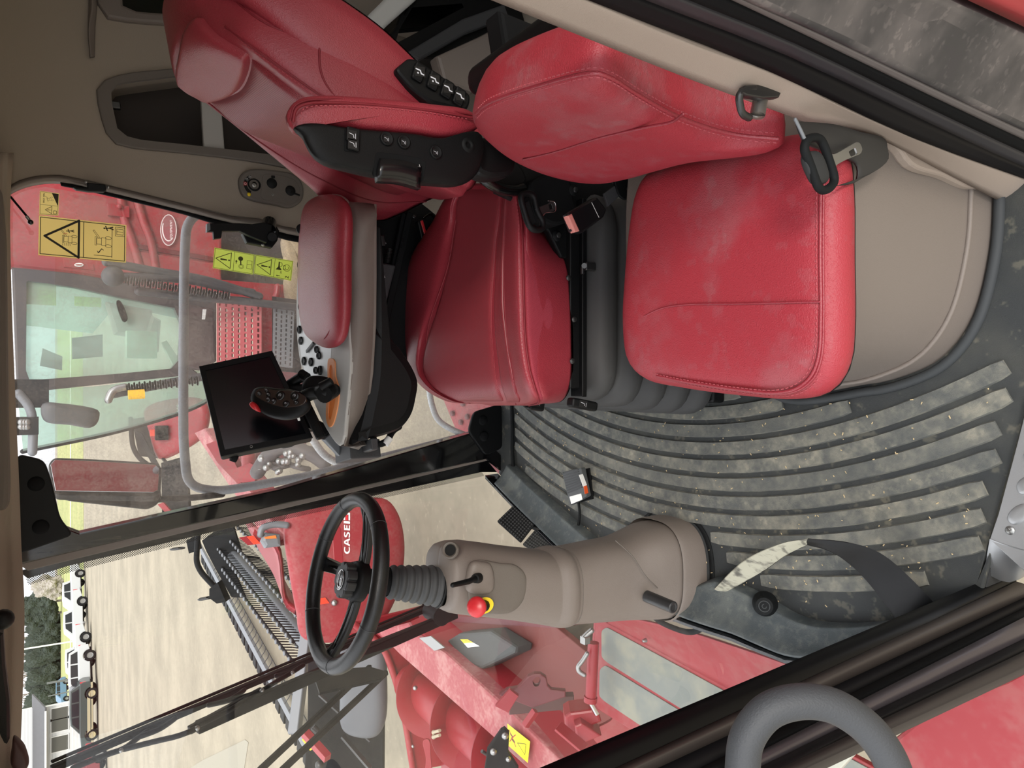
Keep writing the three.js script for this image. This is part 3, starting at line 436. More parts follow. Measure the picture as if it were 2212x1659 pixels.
  P(c, 'piping', [onSurf(fc, [0, 1, 2, 3, 4, 5, 6, 7, 8, 9, 10].map((u) => [u, 8.05]), 0.0026, 90), onSurf(fc, [0, 2, 4, 6, 8, 9.6].map((u) => [u, 3]), 0.0022, 80), onSurf(fc, [0, 2, 4, 6, 8, 9.6].map((u) => [u, 6]), 0.002, 80)], M.seam);
  P(c, 'stitching', [...dashes([1, 2, 3, 4, 5, 6, 7, 8, 9].map((u) => fc(u, 7.7)), 0.0045, 0.004, 0.0009), ...dashes([3, 4, 5, 6, 7, 8, 9].map((u) => fc(u, 8.35)), 0.0045, 0.004, 0.0009)], M.thread);
  // frame, slide rails, bellows
  P(t, 'seat_pan', slab([V(0.0, 0.505, -1.32), V(0.42, 0.505, -1.33), V(0.46, 0.505, -1.84), V(0.02, 0.505, -1.82)], 0.03, V(0, 1, 0), { bevel: 0.01 }), M.black);
  for (const z of [-1.30, -1.80]) P(t, 'slide_rail', [box(0.42, 0.03, 0.03, [0.2, 0.478, z], null ?? [0, 0, 0], 0.004), box(0.46, 0.014, 0.045, [0.2, 0.456, z], [0, 0, 0], 0.003)], M.black);
  { const foldRows = [], z0 = -1.84, z1 = -1.265, x1 = 0.42; for (let k = 0; k <= 32; k++) { const y = 0.05 + k / 32 * 0.395, w = Math.abs(Math.sin(k / 32 * Math.PI * 5)) ** 0.45 * 0.036, x0 = -0.045 + 0.05 * (k / 32) ** 2, zz = z1 - 0.02 * (k / 32); foldRows.push([...roundLoop([V(x0 - w, y, z0 - w), V(x0 - w, y, zz + w), V(x1 + w, y, zz + w), V(x1 + w, y, z0 - w)], 0.09)]); } foldRows.forEach((r) => r.push(r[0].clone())); P(t, 'bellows', gridSolid(foldRows, V(0, -0.004, 0), 1), std(0x3a3a3a, { roughness: 0.7 })); }
  P(t, 'base_plate', box(0.5, 0.05, 0.62, [0.2, 0.027, -1.56], [0, 0, 0], 0.01), M.black);
  for (const [x, y] of [[1228, 600], [1240, 690], [1236, 780]]) P(t, 'bolt', disc(PZ(x, y, -1.275), V(0, 0, 1), [[0, 0.004], [0.006, 0.003], [0.007, 0]], 8), M.darkSteel);
  P(t, 'adjuster_valve', [rod(PZ(1262, 574, -1.26), PZ(1262, 574, -1.23), 0.006), rod(PZ(1258, 578, -1.24), PZ(1258, 592, -1.24), 0.004), box(0.02, 0.03, 0.012, PZ(1274, 576, -1.262))], M.darkSteel);
  // two pull levers under the front edge
  for (const [a, cpx, w, z] of [[[1230, 868], [1285, 879], 0.022, -1.265], [[1140, 868], [1172, 874], 0.036, -1.42]]) {
    const p = PZ(...a, z), q = PZ(...cpx, z), l = P(t, 'lever', bar(p, q, w, 0.026, V(0, 0, 1), 0.006), M.black);
    const d = q.clone().sub(p).normalize(), o = PZ(lerp(a[0], cpx[0], 0.4), lerp(a[1], cpx[1], 0.4), z).add(V(0, 0, 0.0135)), [ge, tx] = iconAt(o, V(d.y, -d.x, 0).multiplyScalar(-1), d.clone().negate(), 0.016, 0.024, seatIcon); P(l, 'symbol', ge, printMat(tx));
  }
  // seat belt hardware on the near side
  const r = P(t, 'belt_retractor', slab(many(PZ, [[1143, 392], [1178, 373], [1232, 376], [1250, 472], [1199, 490], [1158, 466]], -1.255), 0.05, V(0, 0, 1), { bevel: 0.008, round: 0.02 }), M.blackMatte);
  P(t, 'side_plate', slab(many(PZ, [[1062, 372], [1090, 352], [1300, 372], [1330, 400], [1300, 440], [1235, 560], [1212, 556], [1185, 500], [1130, 440], [1075, 415]], -1.30), 0.02, V(0, 0, 1), { bevel: 0.004 }), M.black);
  for (const [x, y, k] of [[1239, 411, 0.012], [1121, 384, 0.010], [1203, 509, 0.0125], [1100, 335, 0.016]]) { const o = PZ(x, y, k === 0.012 ? -1.254 : -1.298), bo = P(t, 'bolt', disc(o, V(0, 0, 1), [[0, 0.004], [k * 0.55, 0.004], [k * 0.6, 0.002], [k, 0.0015], [k * 1.02, -0.002]], 20), M.blackSteel); P(bo, 'hex', disc(o, V(0, 0, 1), [[0, 0.009], [k * 0.5, 0.009], [k * 0.55, 0.007], [k * 0.55, 0.002]], 6), M.darkSteel); }
  const sw = P(t, 'recliner_arc', tube(many(PZ, [[1030, 362, -1.24], [1040, 380, -1.235], [1058, 396, -1.235], [1082, 408, -1.24], [1110, 412, -1.25], [1128, 408, -1.26]]), 0.012, { rad: 12 }), phy(0x0c0c0d, { roughness: 0.2 }));
  P(t, 'recliner_cover', slab(many(PZ, [[1030, 330], [1060, 318], [1095, 330], [1130, 362], [1140, 392], [1110, 410], [1070, 398], [1040, 372]], -1.27), 0.03, V(0, 0, 1), { bevel: 0.008, smooth: 40 }), M.black);
  // rocker switch box on the side of the backrest
  const bz = -1.262, sb = P(t, 'switch_box', slab(many(PZ, [[852, 150], [884, 124], [900, 127], [1018, 204], [1016, 226], [1008, 240], [930, 222], [888, 190]], bz), 0.05, V(0, 0, 1), { bevel: 0.006, round: 0.012 }), M.black);
  [[903, 158], [935, 176], [964, 194], [990, 210]].forEach(([x, y], i) => {
    const o = PZ(x, y, bz), d = PZ(x + 29, y + 18, bz).sub(o).normalize(), n = V(d.y, -d.x, 0), q = P(sb, 'rocker_switch', framed(new RoundedBoxGeometry(0.024, 0.036, 0.012, 2, 0.004), o.clone().add(V(0, 0, 0.002)), d, V(-d.y, d.x, 0), V(0, 0, 1)), M.black);
    const [ge, tx] = iconAt(o.clone().add(V(0, 0, 0.0085)), V(1, 0, 0).applyAxisAngle(V(0, 0, 1), 0.1), V(0, 1, 0).applyAxisAngle(V(0, 0, 1), 0.1), 0.019, 0.022, (c2, w, h) => { c2.lineWidth = w / 7; c2.beginPath(); c2.moveTo(w * 0.75, h * 0.15); c2.lineTo(w * 0.62, h * 0.55); c2.lineTo(w * 0.3, h * 0.62); c2.lineTo(w * 0.22, h * 0.85); c2.stroke(); if (i < 2) { c2.beginPath(); c2.arc(w * 0.35, h * 0.3, w * 0.1, 0, 7); c2.fill(); } });
    P(sb, 'symbol', ge, printMat(tx));
  });
  // raised left armrest: black switch panel with a red pad on its back
  const az = -1.14, pl = [[635, 276], [650, 269], [677, 267], [743, 277], [806, 283], [896, 291], [933, 298], [964, 298], [994, 290], [1012, 285], [1034, 287], [1044, 305], [1040, 350], [1030, 375], [1010, 394], [987, 402], [945, 400], [896, 396], [797, 378], [750, 367], [702, 353], [679, 337], [664, 315], [652, 290]];
  const arm = P(t, 'armrest', pillow(many(PZ, pl, az), V(0, 0, 1), 0.012, 0.035, { n: 90, e: 10, eb: 10, rings: 12 }), M.black);
  const padPx = [[619, 250], [627, 230], [650, 213], [692, 208], [803, 214], [930, 227], [1018, 243], [1036, 268], [1012, 290], [961, 300], [898, 294], [803, 286], [692, 273], [660, 273], [640, 286], [625, 272]];
  const pad = P(arm, 'pad', pillow(many(PZ, padPx, az - 0.012), V(0, 0.2, 1), 0.022, 0.05, { n: 90, e: 3.2, eb: 6, rings: 14 }), M.leather);
  P(arm, 'piping', [tube(many(PZ, [[633, 262], [640, 236], [665, 224], [720, 222], [803, 226], [930, 239], [1020, 254]], az + 0.009), 0.0024, { rad: 6, seg: 70 }), tube(many(PZ, [[628, 258], [636, 231], [660, 218], [720, 215], [803, 220], [930, 233], [1020, 248]], az + 0.004), 0.002, { rad: 6, seg: 70 })], M.seam);
  P(arm, 'stitching', dashes(many(PZ, [[648, 258], [655, 236], [680, 229], [803, 232], [930, 244], [1015, 258]], az + 0.0108), 0.004, 0.004, 0.0008), M.thread);
  const fz = az + 0.0125, rk = P(arm, 'rocker_switch', [box(0.024, 0.024, 0.014, PZ(761, 293, fz), [0, 0, -0.05], 0.003), box(0.024, 0.022, 0.013, PZ(762, 311, fz), [0, 0, -0.05], 0.003)], M.black);
  P(arm, 'switch_bezel', slab(many(PZ, [[745, 277], [776, 279], [775, 329], [744, 326]], fz + 0.001), 0.004, V(0, 0, 1), { bevel: 0.001, round: 0.003 }), M.blackMatte);
  for (const [x, y] of [[761, 292], [762, 311]]) { const [ge, tx] = iconAt(PZ(x, y, fz + 0.0078), V(1, 0, 0), V(0, 1, 0), 0.016, 0.016, seatIcon); P(arm, 'symbol', ge, printMat(tx)); }
  for (const [x, y] of [[835, 300], [872, 307], [941, 329]]) {
    P(arm, 'button', disc(PZ(x, y, fz), V(0, 0, 1), [[0, 0.002], [0.008, 0.002], [0.0095, 0.004], [0.0118, 0.003], [0.0125, -0.001]], 28), M.black);
    const [ge, tx] = iconAt(PZ(x, y, fz + 0.0026), V(1, 0, 0), V(0, 1, 0), 0.0105, 0.0105, seatIcon); P(arm, 'symbol', ge, printMat(tx));
  }
  P(arm, 'pivot_screw', disc(PZ(1012, 313, fz), V(0, 0, 1), [[0, -0.002], [0.005, -0.002], [0.006, 0.002], [0.0085, 0.002], [0.011, 0.001], [0.015, -0.002]], 24), M.blackSteel);
  P(arm, 'handle', [gridSolid([[820, 334], [866, 338], [912, 352]].map(([x, y], i) => [PZ(x, y, fz - 0.004), PZ(x - 2, y + 22 - i, fz + 0.008), PZ(x - 4, y + 44 - i, fz + 0.006), PZ(x - 3, y + 58 - i, fz - 0.008)]), V(0, 0, -0.014), 4)], phy(0x101012, { roughness: 0.25 }));
  P(arm, 'handle_recess', slab(many(PZ, [[812, 328], [840, 330], [905, 340], [922, 350], [914, 394], [806, 380]], fz + 0.0006), 0.006, V(0, 0, 1), { bevel: 0.001, round: 0.006 }), M.blackMatte);
  P(arm, 'handle_rim', tube(many(PZ, [[906, 356], [909, 370], [904, 388]], fz + 0.002), 0.0012, { rad: 6 }), M.steel);
  P(t, 'armrest_arm', slab(many(PZ, [[1030, 290], [1070, 300], [1120, 340], [1110, 380], [1060, 385], [1030, 372]], az - 0.02), 0.05, V(0, 0, 1), { bevel: 0.01, round: 0.02 }), M.black);
}
// buckle on its stalk, latch tongue resting beside it
{
  const z = -1.16, t = T('seat_belt_buckle', 'black belt buckle with pale pink press button on a bracket beside the driving seat', 'buckle', [0.3, 0.5, z]);
  P(t, 'housing', slab(many(PZ, [[1224, 460], [1290, 424], [1312, 452], [1305, 470], [1258, 504], [1240, 502]], z), 0.02, V(0, 0, 1), { bevel: 0.005, round: 0.006 }), phy(0x141214, { roughness: 0.3 }));
  P(t, 'press_button', slab(many(PZ, [[1226, 466], [1236, 461], [1253, 499], [1242, 502]], z + 0.002), 0.016, V(0, 0, 1), { bevel: 0.003 }), std(0xd98a80, { roughness: 0.4 }));
  P(t, 'line', bar(PZ(1278, 437, z + 0.0005), PZ(1294, 470, z + 0.0005), 0.0012, 0.0006, V(0, 0, 1), 0.0002), M.white);
  P(t, 'stalk', slab(many(PZ, [[1305, 418], [1330, 400], [1342, 420], [1314, 446]], z - 0.006), 0.006, V(0, 0, 1), { bevel: 0.001 }), M.darkGrey);
  const br = P(t, 'bracket', slab(many(PZ, [[1325, 381], [1372, 378], [1382, 408], [1372, 428], [1350, 432], [1336, 420]], z - 0.002), 0.008, V(0, 0, 1), { bevel: 0.002, round: 0.01 }), M.blackSteel);
  P(t, 'bolt', disc(PZ(1358, 409, z), V(0, 0, 1), [[0, 0.008], [0.006, 0.008], [0.007, 0.006], [0.007, 0]], 6), M.darkSteel);
  P(t, 'nut', [disc(PZ(1394, 383, z - 0.02), V(-0.3, 0.2, 1), [[0, 0.012], [0.007, 0.012], [0.009, 0.009], [0.009, 0]], 6), rod(PZ(1394, 383, z - 0.02), PZ(1400, 379, z), 0.004)], M.darkSteel);
  const u = T('belt_tongue', 'black belt tongue with bright edged latch plate, lying against the retractor', 'seat belt', [0.36, 0.6, -1.2]);
  P(u, 'loop', tube([...many(PZ, [[1126, 424], [1140, 418], [1152, 424], [1160, 455], [1172, 480], [1170, 494], [1154, 496], [1144, 488], [1132, 455]], -1.2)], 0.007, { closed: true, seg: 60 }), M.black);
  P(u, 'webbing_end', slab(many(PZ, [[1128, 440], [1144, 432], [1160, 480], [1148, 490]], -1.202), 0.008, V(0, 0, 1), { bevel: 0.003 }), M.rubber);
  const lp = many(PZ, [[1156, 452], [1168, 446], [1184, 440], [1190, 434], [1197, 436], [1202, 450], [1196, 456], [1180, 460], [1172, 470]], -1.196);
  P(u, 'latch_plate', slab(lp, 0.003, V(0, 0, 1), { bevel: 0.0008, holes: [many(PZ, [[1184, 441], [1193, 439], [1196, 451], [1187, 454]], -1.196)] }), M.darkSteel);
  P(u, 'edge', tube(many(PZ, [[1170, 472], [1176, 462], [1200, 455], [1198, 437], [1184, 434]], -1.195), 0.0009, { rad: 5, type: 'chordal', seg: 40 }), M.chrome);
}
// ================================================================ right-hand console with armrest, buttons, lever and screen
const CY = 0.875;
{
  const t = T('armrest_console', 'grey control console with red armrest pad and black lower body beside the far window', 'console', [0.05, 0.5, -1.9]);
  const topPx = [[668, 440], [655, 480], [645, 560], [640, 640], [642, 740], [652, 800], [676, 866], [706, 930], [734, 964], [741, 950], [746, 900], [752, 840], [756, 780], [753, 700], [750, 600], [749, 440]];
  const outer = many(PY, topPx, CY), low = [[668, 440], [655, 480], [648, 560], [645, 640], [650, 740], [662, 800], [686, 866], [716, 930], [742, 970], [764, 968], [787, 893], [799, 805], [805, 700], [806, 600], [806, 500], [806, 440]].map(([x, y], i) => i < 9 ? outer[i].clone().setY(0.815) : PY(x, y, 0.815));
  const loop = (l) => [...l, l[0].clone()];
  const body = P(t, 'band', gridSolid([outer.map((p) => p.clone().add(V(0, -0.006, 0))), outer.map((p, i) => p.clone().lerp(low[i], 0.1)), outer.map((p, i) => p.clone().lerp(low[i], 0.45).add(V(0, 0, i > 9 ? 0.012 : 0))), low].map(loop), V(0, -0.002, 0), 2), M.taupe);
  P(t, 'top_plate', slab(spline(many(PY, topPx, CY), 70), 0.012, V(0, 1, 0), { bevel: 0.004 }), M.paleGrey);
  P(t, 'band_floor', slab(low, 0.01, V(0, 1, 0), { bevel: 0.002 }), M.taupe);
  P(t, 'button_plate', slab(spline(many(PY, [[660, 520], [650, 600], [647, 740], [657, 800], [668, 830], [696, 838], [712, 800], [716, 740], [714, 520]], CY + 0.0005), 60), 0.004, V(0, 1, 0), { bevel: 0.001 }), std(0xb4b6b6, { roughness: 0.35, metalness: 0.25 }));
  // armrest pad
  const padPx = [[658, 470], [652, 560], [653, 660], [660, 715], [684, 742], [716, 752], [738, 735], [746, 690], [748, 560], [747, 440], [665, 440]];
  P(t, 'armrest_pad', pillow(many(PY, padPx, 0.9), V(0, 1, 0), 0.028, 0.026, { n: 90, e: 4, eb: 9, rings: 14 }), M.leather);
  P(t, 'piping', tube([PY(692, 742, 0.905), PY(706, 725, 0.918), PY(722, 700, 0.915), PY(732, 690, 0.908), PY(746, 686, 0.895)], 0.0022, { rad: 6 }), M.seam);
  // buttons
  const up = V(0, 1, 0);
  for (const [x, y, k] of [[647, 572, 1], [649, 620, 1], [649, 662, 1], [647, 712, 1.1], [650, 736, 1.1], [657, 780, 1.15], [672, 782, 1.15], [684, 755, 0.9], [689, 768, 1], [682, 800, 0.9], [692, 800, 1.2]]) {
    const b = P(t, 'button', disc(PY(x, y, CY + 0.002), up, [[0, 0.0025], [0.0065 * k, 0.0025], [0.008 * k, 0.005], [0.0105 * k, 0.004], [0.011 * k, -0.002]], 24), M.black);
    const [ge, tx] = iconAt(PY(x, y, CY + 0.0052), V(1, 0, 0), V(0, 0, -1), 0.011, 0.011, ringIcon, 48); P(b, 'symbol', ge, printMat(tx));
  }
  P(t, 'slider', bar(PY(662, 760, CY + 0.004), PY(678, 740, CY + 0.004), 0.010, 0.006, up), M.darkGrey);
  // orange lined slot with its lip
  const slot = spline(many(PY, [[708, 778], [714, 774], [722, 780], [724, 812], [728, 826], [732, 842], [731, 862], [726, 892], [718, 918], [710, 922], [704, 905], [705, 860], [707, 820]], CY + 0.003), 60);
  P(t, 'slot_lip', slab(slot, 0.004, up, { bevel: 0.001, holes: [spline(many(PY, [[712, 790], [716, 788], [719, 796], [719, 818], [723, 832], [726, 846], [724, 866], [719, 890], [713, 908], [709, 900], [710, 860], [711, 820]], CY + 0.003), 40)] }), std(0xe0915a, { roughness: 0.5 }));
  P(t, 'slot_floor', slab(spline(many(PY, [[712, 790], [716, 788], [719, 796], [719, 818], [723, 832], [726, 846], [724, 866], [719, 890], [713, 908], [708, 900], [709, 860], [710, 820]], CY + 0.0006), 40), 0.003, up, { bevel: 0.001 }), M.orange);
  // black lower body
  P(t, 'lower_body', slab(spline(many(PZ, [[806, 470], [812, 600], [818, 690], [842, 716], [872, 752], [898, 790], [911, 824], [908, 856], [896, 900], [872, 928], [830, 944], [796, 952], [770, 962], [782, 900], [798, 810], [800, 600], [800, 470]], -1.7), 90), 0.26, V(0, 0, 1), { bevel: 0.03 }), M.black);
  P(t, 'front_bracket', [box(0.05, 0.085, 0.12, PZ(772, 975, -1.84), [0, 0.2, 0], 0.004), box(0.03, 0.02, 0.06, PZ(800, 962, -1.74), [0, 0.2, 0], 0.004)], M.darkGrey);
  P(t, 'front_cover', slab(many(PZ, [[716, 936], [735, 960], [740, 994], [738, 990], [700, 950]], -1.86), 0.03, V(0, 0, 1), { bevel: 0.004 }), M.greySteel);
  P(t, 'hose', pipe(many(PZ, [[806, 945, -1.78], [812, 962, -1.76], [836, 955, -1.76], [848, 930, -1.78], [862, 922, -1.8]]), 0.009, 0.03), M.rubber);
  P(t, 'label', rod(PZ(832, 960, -1.756), PZ(842, 946, -1.757), 0.0098), M.white);
  P(t, 'end_knob', disc(PZ(651, 495, -1.93), V(-0.2, 0.3, 1), [[0, 0.012], [0.012, 0.011], [0.014, 0.006], [0.014, -0.02]], 20), M.black);
}
{ // slide mechanism between console and seat
  const z = -1.86, t = T('console_slide', 'black slide rail with sprung release lever marked by a white double arrow', 'slide rail', [0.15, 0.4, z]);
  P(t, 'side_plate', slab(many(PZ, [[800, 430], [900, 430], [950, 470], [940, 560], [922, 680], [918, 800], [895, 800], [850, 740], [800, 710]], z - 0.03), 0.02, V(0, 0, 1), { bevel: 0.003 }), M.black);
  const rl = P(t, 'rail', [bar(PZ(884, 460, z), PZ(826, 720, z), 0.02, 0.02, V(0, 0, 1)), bar(PZ(872, 462, z - 0.006), PZ(836, 640, z - 0.006), 0.014, 0.014, V(0, 0, 1))], M.blackSteel);
  for (let i = 0; i < 7; i++) P(rl, 'slot', box(0.012, 0.006, 0.004, PZ(lerp(874, 850, i / 6), lerp(504, 590, i / 6), z + 0.0105), [0, 0, -0.2], 0.001, 1), M.blackMatte);
  P(t, 'spring', tube(Array.from({ length: 130 }, (_, i) => PZ(lerp(842, 836, i / 129), lerp(538, 570, i / 129), z + 0.004).add(V(0, 0.007 * Math.cos(i / 129 * 75), 0.007 * Math.sin(i / 129 * 75)))), 0.0012, { seg: 520, rad: 5 }), M.darkSteel);
  const lv = P(t, 'lever', slab(many(PZ, [[812, 564], [856, 573], [834, 662], [807, 658]], z + 0.03), 0.03, V(0, 0, 1), { bevel: 0.006, round: 0.006 }), M.darkGrey);
  const a = PZ(828, 599, z + 0.0304), b = PZ(820, 627, z + 0.0304), d = b.clone().sub(a).normalize(), n = V(-d.y, d.x, 0);
  P(lv, 'arrow', [bar(a, b, 0.004, 0.0006, V(0, 0, 1), 0.0002), slab([a.clone().addScaledVector(n, 0.006), a.clone().addScaledVector(n, -0.006), a.clone().addScaledVector(d, -0.008)], 0.0006, V(0, 0, 1), { bevel: 0 }), slab([b.clone().addScaledVector(n, 0.006), b.clone().addScaledVector(n, -0.006), b.clone().addScaledVector(d, 0.008)], 0.0006, V(0, 0, 1), { bevel: 0 })], M.white);
  P(t, 'clamp', [box(0.03, 0.012, 0.02, PZ(825, 521, z), [0, 0, 0.1], 0.003), rod(PZ(816, 512, z + 0.005), PZ(834, 526, z + 0.005), 0.004)], M.darkSteel);
  for (const [x, y] of [[832, 697], [818, 713], [894, 468]]) P(t, 'bolt', disc(PZ(x, y, z + 0.012), V(0, 0, 1), [[0, 0.003], [0.003, 0.005], [0.006, 0.003], [0.006, 0]], 12), M.darkSteel);
  const u = T('far_belt_buckle', 'black seat belt buckle with red button, far side between seat and console', 'buckle', [0.3, 0.7, -1.8]);
  P(u, 'housing', slab(many(PZ, [[902, 478], [912, 470], [926, 476], [934, 492], [924, 520], [912, 522]], -1.8), 0.022, V(0, 0, 1), { bevel: 0.004, round: 0.006 }), M.black);
  P(u, 'press_button', slab(many(PZ, [[908, 477], [914, 475], [922, 503], [917, 508]], -1.799), 0.01, V(0, 0, 1), { bevel: 0.002 }), M.redPlastic);
  P(u, 'strap', pipe(many(PZ, [[915, 470, -1.81], [930, 460, -1.81], [945, 480, -1.82]]), 0.004, 0.01), M.gloss);
}
{ // multi-function lever
  const O = PZ(610, 872, -1.79), N = V(0.25, 0.62, 0.74).normalize(), on = (l, k = 0) => l.map(([x, y]) => PN(x, y, O.clone().addScaledVector(N, k), N));
  const t = T('control_lever', 'black kidney-shaped control lever with red thumb switch standing in the orange slot', 'lever', [-0.04, 0.88, -1.75]);
  const head = [[542, 862], [544, 851], [551, 840], [566, 836], [583, 837], [602, 840], [624, 841], [641, 844], [655, 849], [665, 858], [671, 872], [668, 884], [656, 896], [641, 903], [622, 907], [604, 906], [586, 902], [571, 895], [556, 884], [546, 873]];
  const h = P(t, 'grip', pillow(on(head, -0.012), N, 0.016, 0.03, { n: 80, e: 5, eb: 3, rings: 12 }), M.black);
  P(h, 'face', slab(spline(on([[550, 851], [555, 842], [568, 838.5], [592, 842], [628, 844], [650, 850], [661, 860], [659, 869], [647, 876], [622, 880], [604, 878], [586, 873], [568, 865], [554, 857]], 0.0062), 60), 0.008, N, { bevel: 0.0015 }), phy(0x2c211e, { roughness: 0.3, clearcoat: 0.5 }));
  for (const [x, y, a, b] of [[561, 850, 0.006, 0.004], [576, 842.5, 0.007, 0.004], [580, 852, 0.007, 0.0045], [606, 854, 0.012, 0.009], [637, 855, 0.012, 0.009], [580, 862, 0.008, 0.005], [592, 866, 0.008, 0.005], [618, 872, 0.0085, 0.007], [640, 869, 0.006, 0.005]]) {
    const c = on([[x, y]], 0.0065)[0], [ax, ay] = axes(N, V(0, 1, 0)), b1 = P(h, 'button', framed(pillow(Array.from({ length: 24 }, (_, i) => V(Math.cos(i / 24 * 6.283) * a, Math.sin(i / 24 * 6.283) * b * 1.3, 0)), V(0, 0, 1), 0.004, 0.003, { smooth: false, e: 4, rings: 5 }), c, ax, ay, N), phy(0x0a0a0b, { roughness: 0.3 }));
    const [ge, tx] = iconAt(c.clone().addScaledVector(N, 0.0043), V(0, 0, -1).cross(N).negate().normalize(), N.clone().cross(V(0, 0, -1).cross(N)).negate().normalize(), a * 1.0, a * 1.0, ringIcon, 32); P(h, 'symbol', ge, printMat(tx));
  }
  P(h, 'thumb_switch', pillow(on([[540, 872], [545, 868], [552, 871], [560, 883], [559, 889], [552, 887], [543, 880]], 0.004), N, 0.012, 0.02, { n: 40, e: 3 }), M.redPlastic);
  P(h, 'white_key', box(0.012, 0.006, 0.006, on([[645, 904]], -0.02)[0], [0, 0, 0.3], 0.002), M.white);
  const st = on([[650, 862], [668, 852], [690, 846]], -0.02);
  P(t, 'stem', tube([...st, PY(712, 843, 0.91), PY(720, 844, 0.872)], 0.017, { rad: 16, type: 'catmullrom' }), M.black);
  P(t, 'collar', [rod(PY(700, 852, 0.925), PY(723, 843, 0.885), 0.022, 0.017), rod(PY(694, 836, 0.93), PY(716, 823, 0.91), 0.012, 0.010)], M.black);
  P(t, 'wrist_rest', pillow(on([[654, 828], [668, 814], [690, 812], [712, 818], [712, 836], [690, 850], [668, 850], [655, 842]], -0.03), N, 0.012, 0.02, { n: 40, e: 3 }), M.black);
}
{ // screen on its arm
  const t = T('display_monitor', 'black tablet-sized touch monitor, switched off, on a clamp arm above the console', 'monitor', [-0.06, 1.0, -1.97]);
  const A = PZ(430, 793, -2.03), B = PZ(588, 757, -2.0), C = PZ(676, 947, -1.89), D = PZ(477, 986, -1.92), [, n] = planeOf([A, B, C, D], V(0.4, 0.2, 1));
  P(t, 'housing', slab([A, B, C, D], 0.035, n, { bevel: 0.004, round: 0.008 }), M.black);
  const inn = (k) => { const c = A.clone().add(B).add(C).add(D).multiplyScalar(0.25); return [A, B, C, D].map((p) => p.clone().lerp(c, k)); };
  P(t, 'bezel', slab(inn(0.0).map((p) => p.addScaledVector(n, 0.003)), 0.006, n, { bevel: 0.0015, holes: [inn(0.11)] }), M.black);
  P(t, 'screen', slab(inn(0.1).map((p) => p.addScaledVector(n, 0.0006)), 0.003, n, { bevel: 0.0004 }), M.screen);
  P(t, 'logo', framed(new THREE.TorusGeometry(0.003, 0.0008, 6, 16), D.clone().lerp(C, 0.33).lerp(A.clone().lerp(B, 0.33), 0.035).addScaledVector(n, 0.004), ...axes(n)), M.steel);
  const md = C.clone().lerp(B, 0.3);
  P(t, 'arm', [bar(PZ(640, 900, -1.96), PZ(716, 935, -1.88), 0.03, 0.03, V(0, 0, 1), 0.006), box(0.07, 0.05, 0.05, PZ(660, 905, -1.98), [0.2, 0.5, 0.2], 0.008)], M.black);
  P(t, 'clamp_lever', bar(PZ(664, 884, -1.86), PZ(694, 948, -1.82), 0.024, 0.018, V(0, 0, 1), 0.006), M.black);
  P(t, 'tilt_joint', [rod(PZ(612, 840, -2.0), PZ(650, 815, -1.96), 0.014), rod(PZ(650, 806, -1.95), PZ(664, 815, -1.93), 0.012), bar(PZ(600, 855, -2.0), PZ(662, 848, -1.95), 0.05, 0.03, V(0, 0, 1), 0.006)], M.black);
  P(t, 'foot_knob', rod(PZ(500, 986, -1.95), PZ(512, 990, -1.95), 0.012), M.blackMatte);
  P(t, 'cable', [pipe(many(PZ, [[606, 950, -1.95], [612, 962, -1.94], [630, 955, -1.94], [646, 940, -1.96]]), 0.007, 0.02), pipe(many(PZ, [[602, 948, -1.955], [606, 966, -1.95], [632, 962, -1.95], [650, 944, -1.97]]), 0.005, 0.02)], std(0x3a3b3d, { roughness: 0.6 }));
}
